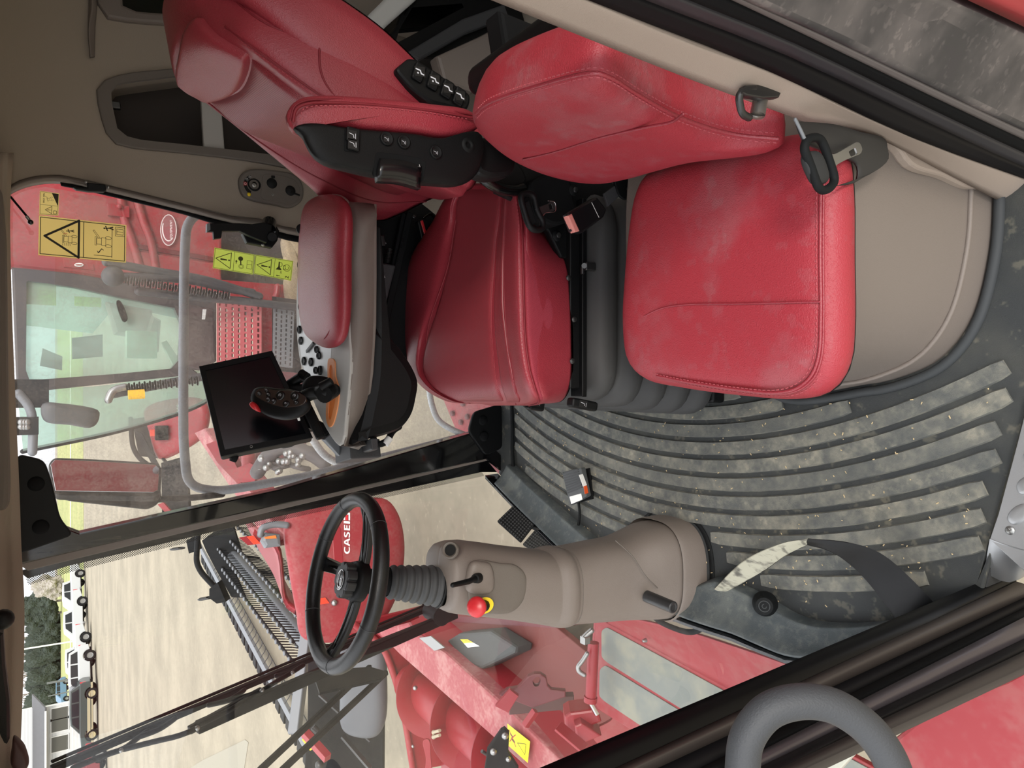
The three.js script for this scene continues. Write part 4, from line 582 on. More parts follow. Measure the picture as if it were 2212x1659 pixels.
// ================================================================ steering column and wheel, pedals, things on the floor
{
  const t = T('steering_column', 'taupe moulded steering column rising from the mat with black pleated boot', 'steering column', [-0.5, 0, -1.45]);
  const R = [[946, 1232, 1306, -1.515, 0.045], [948, 1196, 1312, -1.52, 0.07], [958, 1176, 1318, -1.52, 0.082], [1000, 1169, 1324, -1.52, 0.085], [1090, 1181, 1334, -1.51, 0.085], [1160, 1188, 1345, -1.505, 0.088], [1172, 1189, 1347, -1.505, 0.09], [1190, 1183, 1350, -1.50, 0.096], [1204, 1182, 1348, -1.50, 0.094], [1212, 1184, 1344, -1.50, 0.09], [1280, 1170, 1339, -1.485, 0.09], [1330, 1160, 1335, -1.475, 0.092], [1370, 1143, 1333, -1.46, 0.10], [1395, 1132, 1332, -1.455, 0.108], [1420, 1126, 1330, -1.45, 0.112], [1436, 1128, 1331, -1.447, 0.116], [1462, 1126, 1334, -1.442, 0.122]];
  const ring = ([x, a, b, z, hz], s = 1) => { const c = PZ(x, (a + b) / 2, z), hx = PZ(x, a, z).distanceTo(PZ(x, b, z)) / 2, out = []; for (let i = 0; i <= 40; i++) { const q = i / 40 * Math.PI * 2, co = Math.cos(q), si = Math.sin(q), p = 0.72; out.push(V(c.x + hx * s * Math.sign(co) * Math.abs(co) ** p, c.y, c.z + hz * s * Math.sign(si) * Math.abs(si) ** p)); } return out; };
  const rows = R.map((r) => ring(r));
  P(t, 'column', gridSolid(rows, V(0, -0.002, 0), 2), M.taupe);
  P(t, 'seam', [tube(ring([1176, 1188, 1347, -1.505, 0.0905], 1.001), 0.0012, { rad: 5, seg: 120 }), tube(ring([1213, 1183, 1344, -1.5, 0.0905], 1.001), 0.0012, { rad: 5, seg: 120 })], M.taupeDark);
  P(t, 'foot_flange', gridSolid([ring([1408, 1122, 1334, -1.45, 0.118]), ring([1424, 1118, 1336, -1.447, 0.123]), ring([1470, 1112, 1338, -1.44, 0.13]), ring([1484, 1106, 1340, -1.44, 0.136])], V(0, -0.004, 0), 2), M.taupe);
  P(t, 'foot_gasket', gridSolid([ring([1474, 1106, 1345, -1.44, 0.138]), ring([1490, 1098, 1352, -1.438, 0.15])].map((r) => r.map((p) => p.clone().setY(Math.max(0.004, p.y - 0.01)))), V(0, -0.006, 0), 2), M.rubber);
  // pleated boot
  const wc = PZ(755, 1254, -1.55), b0 = PZ(838, 1257, -1.54), b1 = PZ(950, 1266, -1.52), prof = []; const L = b0.distanceTo(b1), ax = b0.clone().sub(b1).normalize();
  for (let i = 0; i <= 60; i++) { const s = i / 60; prof.push([lerp(0.047, 0.036, s) + 0.006 * Math.abs(Math.sin(s * Math.PI * 7)) - 0.003, s * L]); }
  P(t, 'boot', disc(b1, ax, prof, 40), phy(0x3c3d3e, { roughness: 0.65 }));
  P(t, 'shaft', rod(b0, wc, 0.03, 0.026), M.blackMatte);
  P(t, 'boot_rim', framed(new THREE.TorusGeometry(0.048, 0.004, 8, 40), b1.clone().addScaledVector(ax, 0.002), ...axes(ax)), M.black);
  // round port at the top rear corner
  const po = PZ(972, 1188, -1.44); P(t, 'port', disc(po, V(0.3, 0.65, 0.6), [[0, -0.004], [0.014, -0.004], [0.016, 0.003], [0.019, 0.002], [0.02, -0.006]], 28), M.taupeDark); P(t, 'port_hole', disc(po, V(0.3, 0.65, 0.6), [[0, -0.001], [0.013, -0.001]], 24), M.black);
  // sunk panel for switches, stalk, emergency stop
  const zf = -1.418;
  P(t, 'switch_panel', pillow(many(PZ, [[1016, 1216], [1030, 1209], [1080, 1216], [1112, 1220], [1134, 1240], [1138, 1270], [1128, 1300], [1105, 1322], [1060, 1326], [1020, 1318], [1010, 1270]], zf - 0.01), V(0, 0.1, 1), 0.006, 0.01, { e: 10 }), M.taupeDark);
  P(t, 'switch_boss', pillow(many(PZ, [[1008, 1275], [1010, 1240], [1020, 1214], [1040, 1212], [1058, 1218], [1066, 1250], [1062, 1276], [1040, 1284]], zf - 0.005), V(-0.1, 0.3, 1), 0.014, 0.02, { e: 5 }), M.taupe);
  const sw = P(t, 'stalk_switch', [rod(PZ(1032, 1248, zf + 0.005), PZ(1026, 1250, zf + 0.018), 0.013, 0.010), rod(PZ(1026, 1250, zf + 0.018), PZ(1012, 1256, zf + 0.03), 0.007, 0.006), rod(PZ(1012, 1256, zf + 0.03), PZ(978, 1264, zf + 0.05), 0.0065, 0.0055), ball(PZ(978, 1264, zf + 0.05), 0.0056)], M.black);
  P(t, 'yellow_disc', disc(PZ(1046, 1308, zf + 0.004), V(-0.35, 0.3, 1), [[0, 0.002], [0.022, 0.0015], [0.0225, 0]], 32), M.yellow);
  const ea = PZ(1046, 1308, zf + 0.005), eb = PZ(1020, 1313, zf + 0.045), ed = eb.clone().sub(ea);
  P(t, 'stop_collar', rod(ea, ea.clone().addScaledVector(ed, 0.45), 0.014), M.black);
  P(t, 'stop_button', disc(ea.clone().addScaledVector(ed, 0.4), ed, [[0.011, 0], [0.012, 0.008], [0.022, 0.011], [0.0235, 0.016], [0.022, 0.022], [0.015, 0.027], [0.0075, 0.0275], [0.007, 0.029], [0, 0.029]], 32), M.redPlastic);
  // tilt pedal
  const k0 = PZ(1397, 1288, -1.36), k1 = PZ(1454, 1312, -1.27); P(t, 'tilt_pedal', [rod(k0, k1, 0.0155, 0.0155, 24), disc(k1, k1.clone().sub(k0), [[0.0155, -0.001], [0.0145, 0.002], [0.009, 0.003], [0.008, -0.002], [0, -0.002]], 24)], std(0x3a3a3b, { roughness: 0.35, metalness: 0.3 }));
  P(t, 'fold_line', tube(many(PZ, [[1330, 1168, -1.39], [1365, 1200, -1.372], [1395, 1245, -1.352], [1420, 1270, -1.342]]), 0.0014, { rad: 5 }), M.taupeDark);
  // wheel
  
  const vr = wc.clone().sub(EYE).normalize(), pu = UPR.clone().addScaledVector(vr, -UPR.dot(vr)).normalize(), pr = RGT.clone().addScaledVector(vr, -RGT.dot(vr)).normalize();
  const N = pu.clone().multiplyScalar(0.895).addScaledVector(pr, 0.085).addScaledVector(vr, -0.385).normalize(), [, , ] = [0];
  const e1 = RGT.clone().addScaledVector(N, -RGT.dot(N)).normalize(), e2 = N.clone().cross(e1).normalize(), RW = 0.1825;      // e1 to the driver, e2 away from the door
  const on = (a, r, h = 0) => wc.clone().addScaledVector(e1, Math.cos(a) * r).addScaledVector(e2, Math.sin(a) * r).addScaledVector(N, h);
  const C0 = 0.012;
  const w = P(t, 'steering_wheel', framed(new THREE.TorusGeometry(RW, 0.0175, 20, 96), on(0, 0, C0), e1, e2, N), phy(0x101011, { roughness: 0.38, bumpMap: texLeather, bumpScale: 0.0003 }), 'black leather wrapped steering wheel with three spokes');
  P(w, 'rim_seam', [0.5, 1.2, 2.2, 3.4, 4.4, 5.6].map((a) => framed(new THREE.TorusGeometry(0.0176, 0.0007, 6, 30), on(a, RW, C0), e1.clone().multiplyScalar(Math.cos(a)).addScaledVector(e2, Math.sin(a)), N, e1.clone().multiplyScalar(Math.sin(a)).addScaledVector(e2, -Math.cos(a)))), M.darkGrey);
  P(w, 'stitching', Array.from({ length: 150 }, (_, i) => { const a = i / 150 * Math.PI * 2; return bar(on(a, RW - 0.0168, C0 + 0.005), on(a + 0.012, RW - 0.0168, C0 - 0.004), 0.0009, 0.0009, N, 0.0003); }), std(0x050505, { roughness: 0.5 }));
  const ad = e2.z < 0 ? Math.PI / 2 : -Math.PI / 2;
  for (const a of [0.12, Math.PI - 0.12, ad]) {
    const d = e1.clone().multiplyScalar(Math.cos(a)).addScaledVector(e2, Math.sin(a)), s = N.clone().cross(d);
    const q = (r, k, h) => wc.clone().addScaledVector(d, r).addScaledVector(s, k).addScaledVector(N, h);
    P(w, 'spoke', [gridSolid([[0.02, 0.021, -0.022], [0.07, 0.018, -0.024], [0.13, 0.015, -0.017], [0.178, 0.018, C0 - 0.010]].map(([r, k, h]) => [q(r, -k, h - 0.003), q(r, -k * 0.8, h + 0.004), q(r, 0, h + 0.001), q(r, k * 0.8, h + 0.004), q(r, k, h - 0.003)]), N.clone().multiplyScalar(-0.007), 4)], phy(0x131315, { roughness: 0.3 }));
    P(w, 'rib', bar(q(0.045, 0, -0.021), q(0.16, 0, -0.006), 0.004, 0.004, N, 0.0015), M.gloss);
  }
  const hp = []; for (let i = 0; i < 96; i++) { const a = i / 96 * Math.PI * 2, r = 0.040 - 0.005 * Math.max(0, Math.cos(a * 9)) ** 3; hp.push(on(a, r, 0.021)); }
  P(w, 'hub', slab(hp, 0.026, N, { bevel: 0.003 }), std(0x222325, { roughness: 0.5 }));
  P(w, 'hub_base', disc(on(0, 0, -0.02), N, [[0.046, -0.012], [0.046, 0.004], [0.042, 0.018], [0, 0.02]], 36), M.black);
  const el = (a, b, h) => Array.from({ length: 36 }, (_, i) => on(0, 0, h).addScaledVector(e1, Math.cos(i / 36 * 6.283) * a).addScaledVector(e2, Math.sin(i / 36 * 6.283) * b));
  P(w, 'emblem', slab(el(0.022, 0.019, 0.0226), 0.003, N, { bevel: 0.0008 }), M.gloss);
  P(w, 'emblem_ring', [tube(el(0.022, 0.019, 0.0228), 0.0008, { closed: true, seg: 60, rad: 5 }), tube([on(0.4, 0.018, 0.0235), on(1.2, 0.008, 0.0235), on(2.6, 0.012, 0.0235), on(3.6, 0.017, 0.0235), on(5, 0.012, 0.0235), on(5.6, 0.004, 0.0235)], 0.0011, { rad: 5 })], M.chrome);
}
{ // brake pedals
  const mk = (name, pts, label) => {
    const z = -2.03, t = T('brake_pedal', label, 'pedal', PZ(...pts[0], z).toArray(), null), q = many(PZ, pts, z); q.forEach((p, i) => { p.z += [0.0, -0.03, 0.02, 0.05][i] * 0; });
    const N = V(0.45, 0.6, 0.65).normalize(), O = q[0], c = pts.map(([x, y]) => PN(x, y, O, N));
    P(t, 'plate', slab(c.map((p) => p.clone()), 0.012, N, { bevel: 0.002, round: 0.006 }), M.black);
    const pad = P(t, 'rubber_pad', slab(c.map((p) => p.clone().lerp(c[0].clone().add(c[2]).multiplyScalar(0.5), 0.06).addScaledVector(N, 0.004)), 0.006, N, { bevel: 0.001 }), M.rubber);
    const st = []; for (let i = 0; i < 11; i++) for (let j = 0; j < 8; j++) { const u = (i + 0.7) / 11.4, v = (j + 0.7) / 8.4, p = c[0].clone().lerp(c[1], u).lerp(c[3].clone().lerp(c[2], u), v).addScaledVector(N, 0.005), [x, y] = axes(N); st.push(framed(new THREE.BoxGeometry(0.0052, 0.0052, 0.005), p, x, y, N)); }
    P(pad, 'studs', st, std(0x2c2d2f, { roughness: 0.6 }));
    return t;
  };
  const a = mk('a', [[1109, 1091], [1154, 1133], [1124, 1172], [1073, 1126]], 'studded black rubber brake pedal, the outer one nearest the window corner');
  const b = mk('b', [[1160, 1139], [1204, 1172], [1175, 1206], [1128, 1176]], 'studded black rubber brake pedal half behind the steering column');
  for (const [t, l] of [[a, [[1130, 1130, -2.05], [1180, 1150, -2.0], [1232, 1150, -1.93], [1255, 1172, -1.9]]], [b, [[1180, 1172, -2.0], [1205, 1162, -1.97], [1236, 1168, -1.92], [1256, 1180, -1.88]]]]) P(t, 'arm', pipe(many(PZ, l), 0.008, 0.03), M.black);
}
{ // foot switch with its cable
  const t = T('foot_switch', 'grey ribbed foot switch with orange and white label on the mat', 'switch', PY(1245, 1050, 0).toArray());
  const low = many(PY, [[1218, 1022], [1258, 1010], [1280, 1080], [1236, 1096]], 0.008), top = many(PY, [[1214, 1020], [1256, 1010], [1268, 1072], [1230, 1092]], 0.04);
  top[1].y += 0.004; const c = [...low];
  P(t, 'base', slab(many(PY, [[1232, 1018], [1272, 1011], [1280, 1078], [1240, 1088]], 0.011), 0.01, V(0, 1, 0), { bevel: 0.003 }), M.blackMatte);
  const pd = P(t, 'treadle', slab(top, 0.02, V(0, 1, 0), { bevel: 0.003, round: 0.006 }), std(0x4a4d4e, { roughness: 0.6 }));
  for (let i = 0; i < 9; i++) { const u = 0.04 + i * 0.075; P(pd, 'ridge', bar(top[0].clone().lerp(top[3], u).lerp(top[1].clone().lerp(top[2], u), 0.06).add(V(0, 0.001, 0)), top[0].clone().lerp(top[3], u).lerp(top[1].clone().lerp(top[2], u), 0.88).add(V(0, 0.001, 0)), 0.004, 0.003, V(0, 1, 0), 0.001), M.darkGrey); }
  const w = (a, b, cc, d, y) => [PY(...a, y), PY(...b, y), PY(...cc, y), PY(...d, y)];
  P(t, 'serial_label', slab(w([1230, 1073], [1255, 1066], [1258, 1079], [1234, 1089], 0.0415), 0.001, V(0, 1, 0), { bevel: 0 }), M.white);
  P(t, 'warning_label', slab(many(PZ, [[1261, 1050], [1268, 1049], [1271, 1065], [1264, 1067]], top[2].z + 0.004), 0.002, V(0, 0.3, 1), { bevel: 0 }), std(0xd9531e, { roughness: 0.5 }));
  P(t, 'text_label', slab(many(PZ, [[1251, 1026], [1259, 1024], [1268, 1048], [1260, 1051]], top[2].z + 0.004), 0.002, V(0, 0.3, 1), { bevel: 0 }), M.white);
  P(t, 'cable', tube(many(PY, [[1250, 1086, 0.02], [1252, 1110, 0.012], [1249, 1140, 0.012], [1247, 1165, 0.02]]), 0.0045, { rad: 8 }), M.rubber);
  const u = T('floor_cable', 'black corrugated cable running along the window side of the mat', 'cable', PY(1106, 950, 0).toArray());
  P(u, 'cable', tube(many(PY, [[1105, 870], [1107, 930], [1107, 985], [1112, 1030], [1128, 1075], [1150, 1110], [1180, 1142], [1215, 1160], [1250, 1172]], 0.012), 0.0075, { rad: 8, seg: 90 }), M.rubber);
}
{ // bent plastic strap standing on the mat
  const t = T('strap_hoop', 'bent black plastic strap forming a half hoop on the mat near the door post', 'strap', [-0.5, 0, -1.0]);
  const e1 = [[1527, 1288, 0.02], [1600, 1216, 0.09], [1680, 1176, 0.14], [1745, 1163, 0.16], [1830, 1171, 0.145], [1900, 1194, 0.11], [1962, 1244, 0.06], [2040, 1326, 0.012]], e2 = [[1532, 1296, 0.018], [1636, 1240, 0.07], [1700, 1196, 0.115], [1742, 1176, 0.14], [1796, 1192, 0.135], [1850, 1232, 0.09], [1902, 1292, 0.045], [1974, 1392, 0.014]];
  const A = many(PY, e1), B = many(PY, e2), r = A.map((p, i) => [p, p.clone().lerp(B[i], 0.5).add(V(0, 0.002, 0)), B[i]]);
  P(t, 'strap', gridSolid(r.slice(3), V(-0.002, -0.003, 0), 6), phy(0x0c0c0e, { roughness: 0.4, specularIntensity: 0.5 }));
  P(t, 'dusty_lit_end', gridSolid(r.slice(0, 4), V(-0.002, -0.003, 0), 6), std(0xffffff, { roughness: 0.6, map: dataTex(256, 0.25, (i) => mix3([0.3, 0.29, 0.26], [0.66, 0.65, 0.58], sm(0.2, 0.55, nA[i * 4 % 262144])), true) }));  // dust, plus the light on this upturned stretch put into its colour
  const k = T('floor_plug', 'round black rubber plug with an embossed ring in the mat by the hoop', 'plug', PY(1640, 1310, 0).toArray());
  const d = V(0.1, 0.8, 0.55), o = PY(1652, 1306, 0.05), f = o.clone().addScaledVector(d.clone().normalize(), 0.022);
  P(k, 'stem', disc(o, d, [[0.03, -0.014], [0.028, 0.0], [0.022, 0.004], [0.021, 0.02], [0.019, 0.0225], [0, 0.0225]], 32), M.rubber);
  P(k, 'ring', framed(new THREE.TorusGeometry(0.0125, 0.0011, 6, 30), f.clone().addScaledVector(d.clone().normalize(), 0.0006), ...axes(d)), std(0x3a3d3e, { roughness: 0.7 }));
  P(k, 'emblem', framed(new THREE.TorusGeometry(0.005, 0.001, 6, 20, 4.6), f.clone().addScaledVector(d.clone().normalize(), 0.0006), ...axes(d)), std(0x3a3d3e, { roughness: 0.7 }));
}
{ // foreground grab handle
  const t = T('grab_handle', 'thick black foam covered grab handle hooped in front of the door post', 'handle', [-0.3, 1, -0.4]);
  P(t, 'grip', tube(many(PD, [[1606, 1760], [1604, 1659], [1615, 1592], [1660, 1536], [1730, 1515], [1800, 1525], [1868, 1568], [1912, 1622], [1940, 1690], [1960, 1790]], 0.56), 0.0135, { rad: 24, seg: 120 }), std(0x3a3c3f, { roughness: 0.6, bumpMap: texGrain, bumpScale: 0.0003 }));
}
// ================================================================ small things on posts and glass
{ // door striker on the beige post
  const t = T('door_striker', 'steel door striker pin with hooked bracket bolted to the beige post', 'latch', PZ(1640, 220, -0.6).toArray());
  const a = PZ(1652, 186, -0.578), b = PZ(1636, 250, -0.60), up = PZ(1640, 182, -0.575);
  P(t, 'plate', slab(many(PZ, [[1604, 200], [1612, 184], [1640, 182], [1660, 186], [1688, 200], [1684, 210], [1650, 212], [1614, 206]], -0.584), 0.012, V(-0.5, 0, 1), { bevel: 0.002 }), M.darkSteel);
  P(t, 'pin', [rod(PZ(1646, 196, -0.60), b, 0.0098, 0.0098, 20), disc(b, b.clone().sub(a), [[0.0098, -0.003], [0.009, 0.0], [0.007, 0.001], [0.006, -0.001], [0, -0.001]], 20)], std(0x8a8580, { roughness: 0.35, metalness: 0.8 }));
  P(t, 'hook', pipe([PZ(1628, 192, -0.588), PZ(1594, 200, -0.59), PZ(1602, 246, -0.598), PZ(1618, 254, -0.6)], 0.005, 0.012, 8), M.darkSteel);
}
{ // passenger belt hanging by the post
  const t = T('hanging_seat_belt', 'black seat belt tongue with bright steel latch plate hanging over the passenger cushion', 'seat belt', PZ(1780, 350, -0.56).toArray());
  const z = -0.575;
  P(t, 'holder', tube(many(PZ, [[1742, 305], [1752, 298], [1772, 302], [1792, 350], [1802, 388], [1796, 402], [1778, 411], [1768, 404], [1752, 360], [1738, 322]], z), 0.006, { closed: true, seg: 80, rad: 10 }), M.rubber);
  P(t, 'fold', pillow(many(PZ, [[1736, 336], [1754, 326], [1770, 332], [1788, 384], [1784, 394], [1764, 400], [1756, 392]], z - 0.002), V(0, 0, 1), 0.008, 0.01, { e: 3 }), std(0x242526, { roughness: 0.7 }));
  P(t, 'latch_plate', slab(many(PZ, [[1788, 329], [1802, 333], [1816, 326], [1850, 306], [1858, 308], [1864, 322], [1860, 332], [1826, 346], [1808, 356], [1801, 370]], z - 0.003), 0.003, V(0, 0, 1), { bevel: 0.0006, round: 0.004, holes: [roundLoop(many(PZ, [[1832, 327], [1848, 317], [1854, 333], [1838, 340]], z - 0.003), 0.003)] }), M.steel);
  P(t, 'webbing', gridSolid([[[1722, 262], [1728, 280], [1740, 310]], [[1800, 268], [1790, 300], [1796, 330]], [[1860, 285], [1856, 330], [1850, 352]], [[1912, 300], [1916, 346], [1850, 392]], [[1916, 340], [1880, 376], [1806, 402]]].map((r, i) => r.map(([x, y], j) => PZ(x, y, z - 0.02 + 0.008 * Math.sin(i + j)))), V(0, 0, -0.004), 5), std(0x2b2a29, { roughness: 0.6 }));
  P(t, 'cord', tube(many(PZ, [[1718, 258], [1728, 278], [1740, 304]], z), 0.0025, { rad: 6 }), M.greySteel);
}
{ // on the rear quarter panel
  const Z = -2.36, t = T('key_switch_panel', 'taupe oval panel with key switch, covered sockets and yellow lamp', 'switch panel', PZ(585, 400, Z).toArray());
  const out = spline(many(PZ, [[516, 392], [520, 378], [534, 367], [552, 364], [600, 368], [632, 374], [648, 386], [656, 404], [654, 430], [642, 442], [624, 448], [600, 443], [540, 430], [524, 420]], Z + 0.016), 70);
  P(t, 'plate', slab(out, 0.022, V(0, 0, 1), { bevel: 0.006 }), M.taupeDark);
  P(t, 'insert', slab(spline(many(PZ, [[568, 380], [574, 376], [620, 382], [640, 392], [648, 410], [644, 430], [630, 440], [600, 436], [566, 428], [566, 400]], Z + 0.0175), 50), 0.004, V(0, 0, 1), { bevel: 0.001 }), M.taupeDark);
  P(t, 'key_switch', disc(PZ(549, 399, Z + 0.016), V(0.1, 0.05, 1), [[0, 0.006], [0.007, 0.006], [0.0075, -0.004], [0.014, -0.004], [0.016, 0.003], [0.02, 0.002], [0.0205, -0.002]], 32), M.black);
  P(t, 'key_barrel', [disc(PZ(549, 400, Z + 0.021), V(0.1, 0.05, 1), [[0, 0.002], [0.0068, 0.002], [0.0075, 0]], 24)], M.steel);
  P(t, 'key_slot', box(0.006, 0.0014, 0.001, PZ(549, 400, Z + 0.0234), [0, 0, 0.3], 0.0003, 1), M.blackMatte);
  P(t, 'socket_cap', [disc(PZ(587, 396, Z + 0.017), V(0, 0.1, 1), [[0, 0.006], [0.015, 0.005], [0.0168, 0]], 30), box(0.008, 0.012, 0.004, PZ(590, 382, Z + 0.019), [0, 0, 0], 0.002)], M.black);
  P(t, 'socket_cap', [disc(PZ(627, 412, Z + 0.017), V(0, 0.1, 1), [[0, 0.006], [0.015, 0.005], [0.0168, 0]], 30), bar(PZ(628, 415, Z + 0.024), PZ(648, 422, Z + 0.02), 0.006, 0.003, V(0, 0, 1))], M.black);
  P(t, 'jack', framed(new THREE.TorusGeometry(0.003, 0.0011, 8, 20), PZ(589, 421, Z + 0.0185), V(1, 0, 0), V(0, 1, 0), V(0, 0, 1)), M.steel);
  const arc = (a0, a1, r0, r1) => { const o = PZ(549, 400, Z + 0.0166), p = []; for (let i = 0; i <= 12; i++) { const a = lerp(a0, a1, i / 12); p.push(o.clone().add(V(Math.cos(a) * r1, Math.sin(a) * r1, 0))); } for (let i = 12; i >= 0; i--) { const a = lerp(a0, a1, i / 12); p.push(o.clone().add(V(Math.cos(a) * r0, Math.sin(a) * r0, 0))); } return p; };
  P(t, 'dial_band', slab(arc(0.35, 2.75, 0.022, 0.032), 0.001, V(0, 0, 1), { bevel: 0 }), M.black);
  P(t, 'dial_red', slab(arc(1.35, 1.75, 0.0218, 0.0324).map((p) => p.add(V(0, 0, 0.0005))), 0.001, V(0, 0, 1), { bevel: 0 }), std(0x9a2024));
  P(t, 'dial_marks', [0.5, 0.95, 1.55].map((a) => framed(new THREE.TorusGeometry(0.0032, 0.0005, 5, 16), PZ(549, 400, Z + 0.0176).add(V(Math.cos(a) * 0.027, Math.sin(a) * 0.027, 0)), V(1, 0, 0), V(0, 1, 0), V(0, 0, 1))), M.white);
  P(t, 'lamp', ball(PZ(538, 420, Z + 0.017), 0.006, [1, 1, 0.6]), M.yellow);
  one('coat_hook_strip', gridSolid([[[205, -30], [193, -30], [192, -30]], [[210, 10], [200, 10], [192, 12]], [[206, 60], [192, 62], [190, 64]], [[205, 120], [196, 122], [194, 122]]].map((r) => r.map(([x, y], j) => PZ(x, y, -2.345 + 0.012 * (j === 1)))), V(0, 0, -0.012), 4), M.taupe, 'pale curved flap edge along the rear quarter panel above the pocket', 'flap');
  const h = T('window_latch', 'flat black window latch clipped to the rear edge of the far window', 'latch', PZ(200, 405, Z).toArray());
  P(h, 'body', slab(many(PZ, [[188, 394], [228, 398], [230, 410], [224, 414], [190, 413], [164, 409], [158, 405], [160, 402], [176, 404], [188, 405]], Z + 0.03), 0.02, V(0, 0, 1), { bevel: 0.003 }), M.black);
  P(h, 'screw', [ball(PZ(186, 393, Z + 0.03), 0.004), ball(PZ(234, 404, Z + 0.02), 0.004)], M.steel);
  const c = T('pull_cord', 'black pull cord with ball end hanging from the roof lining', 'cord', PZ(22, 424, -2.3).toArray());
  P(c, 'cord', rod(PZ(22, 424, -2.31), PZ(62, 472, -2.31), 0.0028), M.blackMatte); P(c, 'ferrule', rod(PZ(57, 467, -2.31), PZ(63, 475, -2.31), 0.0045), M.steel); P(c, 'ball', ball(PZ(66, 480, -2.31), 0.0072), M.gloss);
  const p = T('phone_bracket', 'black phone holder bracket on a swivel mount at the window pillar', 'bracket', PZ(560, 500, -2.3).toArray());
  P(p, 'arm', slab(many(PZ, [[452, 482], [515, 482], [545, 484], [570, 480], [588, 486], [586, 502], [576, 524], [540, 510], [518, 499], [480, 499], [478, 514], [462, 516], [461, 500], [448, 500]], -2.28), 0.02, V(0, 0, 1), { bevel: 0.002 }), M.black);
  P(p, 'tip', slab(many(PZ, [[447, 483], [454, 481], [455, 496], [447, 501]], -2.276), 0.022, V(0, 0, 1), { bevel: 0.001 }), M.greySteel);
  P(p, 'mount', [slab(many(PZ, [[524, 504], [560, 484], [596, 486], [604, 498], [600, 520], [588, 535], [534, 524]], -2.31), 0.03, V(0, 0, 1), { bevel: 0.004 }), rod(PZ(586, 508, -2.29), PZ(588, 512, -2.27), 0.014)], M.black);
  P(p, 'swivel', rod(PZ(582, 480, -2.33), PZ(580, 496, -2.30), 0.022), M.gloss);
  P(p, 'screw', ball(PZ(568, 529, -2.295), 0.005), M.steel);
}
{ // behind the driving seat: pale arch, dark bin
  S('trim_7', gridSolid([[[860, -40], [940, -40]], [[828, 0], [898, 0]], [[796, 32], [862, 32]], [[768, 63], [828, 63]], [[749, 98], [774, 119]], [[738, 130], [752, 160]]].map((r) => r.map(([x, y]) => PZ(x, y, -1.93))), V(0, 0, -0.02), 4), std(0xd2d3cf, { roughness: 0.45 }));
  const t = T('storage_bin', 'deep black storage bin behind the driving seat', 'bin', PZ(940, 60, -1.9).toArray());
  P(t, 'shell', slab(many(PZ, [[832, 150], [828, 92], [860, 50], [915, -40], [1110, -40], [1140, 60], [1080, 110], [1045, 120], [1000, 128], [900, 124]], -1.95), 0.2, V(0, 0, 1), { bevel: 0.01, holes: [many(PZ, [[846, 95], [856, 60], [872, 10], [1000, 0], [1010, 20], [880, 90], [850, 105]], -1.95)] }), M.black);
  P(t, 'rim', slab(many(PZ, [[880, 112], [1000, 40], [1090, 8], [1100, 36], [1010, 70], [905, 130]], -1.90), 0.03, V(0, 0, 1), { bevel: 0.006 }), M.darkGrey);
  one('side_cover', slab(many(PZ, [[944, 120], [1040, 76], [1070, 60], [1110, 110], [1070, 170], [1020, 200], [960, 180]], -1.75), 0.05, V(0, 0, 1), { bevel: 0.01 }), M.taupe, 'taupe moulded cover panel behind the two seats', 'cover');
  one('rear_bracket', slab(many(PZ, [[1080, 20], [1180, 60], [1280, 88], [1180, 118], [1100, 145], [1092, 100]], -0.98), 0.05, V(0, 0, 1), { bevel: 0.008 }), M.blackMatte, 'black bracket behind the passenger backrest', 'bracket');
}
// overhead things along the roof lining
one('overhead_console', slab(many(PZ, [[-60, 380], [4, 400], [14, 520], [18, 900], [22, 1040], [20, 1090], [10, 1104], [-60, 1104]], -2.12), 0.05, V(0, 0, 1), { bevel: 0.012, round: 0.03 }), M.taupeDark, 'dark overhead console edge with rounded end under the roof lining', 'console');
{ const t = T('roof_visor', 'dark rolled sun visor end under the roof lining near the windscreen', 'visor', PZ(10, 1500, -1.7).toArray());
  P(t, 'roll', slab(many(PZ, [[-60, 1360], [6, 1372], [10, 1440], [20, 1520], [20, 1680], [-60, 1700]], -1.72), 0.06, V(0, 0, 1), { bevel: 0.015 }), M.black); P(t, 'knob', ball(PZ(6, 1338, -1.72), 0.02), M.black); P(t, 'clip', pillow(many(PZ, [[30, 1590], [50, 1606], [58, 1622], [62, 1650], [46, 1670], [24, 1650], [26, 1610]], -1.66), V(0, 0, 1), 0.02, 0.02), std(0x3a2220)); }
// ---------------------------------------------------------------- warning stickers on the far glass
const sticker = (name, px, w, h, draw, label) => { const [a, b, c, d] = many(PZ, px, -2.3835); const [g, tx] = print(a, b, c, d, w, h, draw); one(name, g, new THREE.MeshPhysicalMaterial({ map: tx, roughness: 0.9, transmission: 0.55, thickness: 0 }), label, 'sticker'); };
const tri = (x, cx, cy, r, lw) => { x.lineWidth = lw; x.lineJoin = 'round'; x.beginPath(); x.moveTo(cx, cy - r); x.lineTo(cx + r * 0.95, cy + r * 0.62); x.lineTo(cx - r * 0.95, cy + r * 0.62); x.closePath(); x.stroke(); };
const bang = (x, cx, cy, r) => { x.beginPath(); x.moveTo(cx - r * 0.1, cy - r * 0.45); x.lineTo(cx + r * 0.1, cy - r * 0.45); x.lineTo(cx + r * 0.05, cy + r * 0.2); x.lineTo(cx - r * 0.05, cy + r * 0.2); x.fill(); x.beginPath(); x.arc(cx, cy + r * 0.4, r * 0.09, 0, 7); x.fill(); };
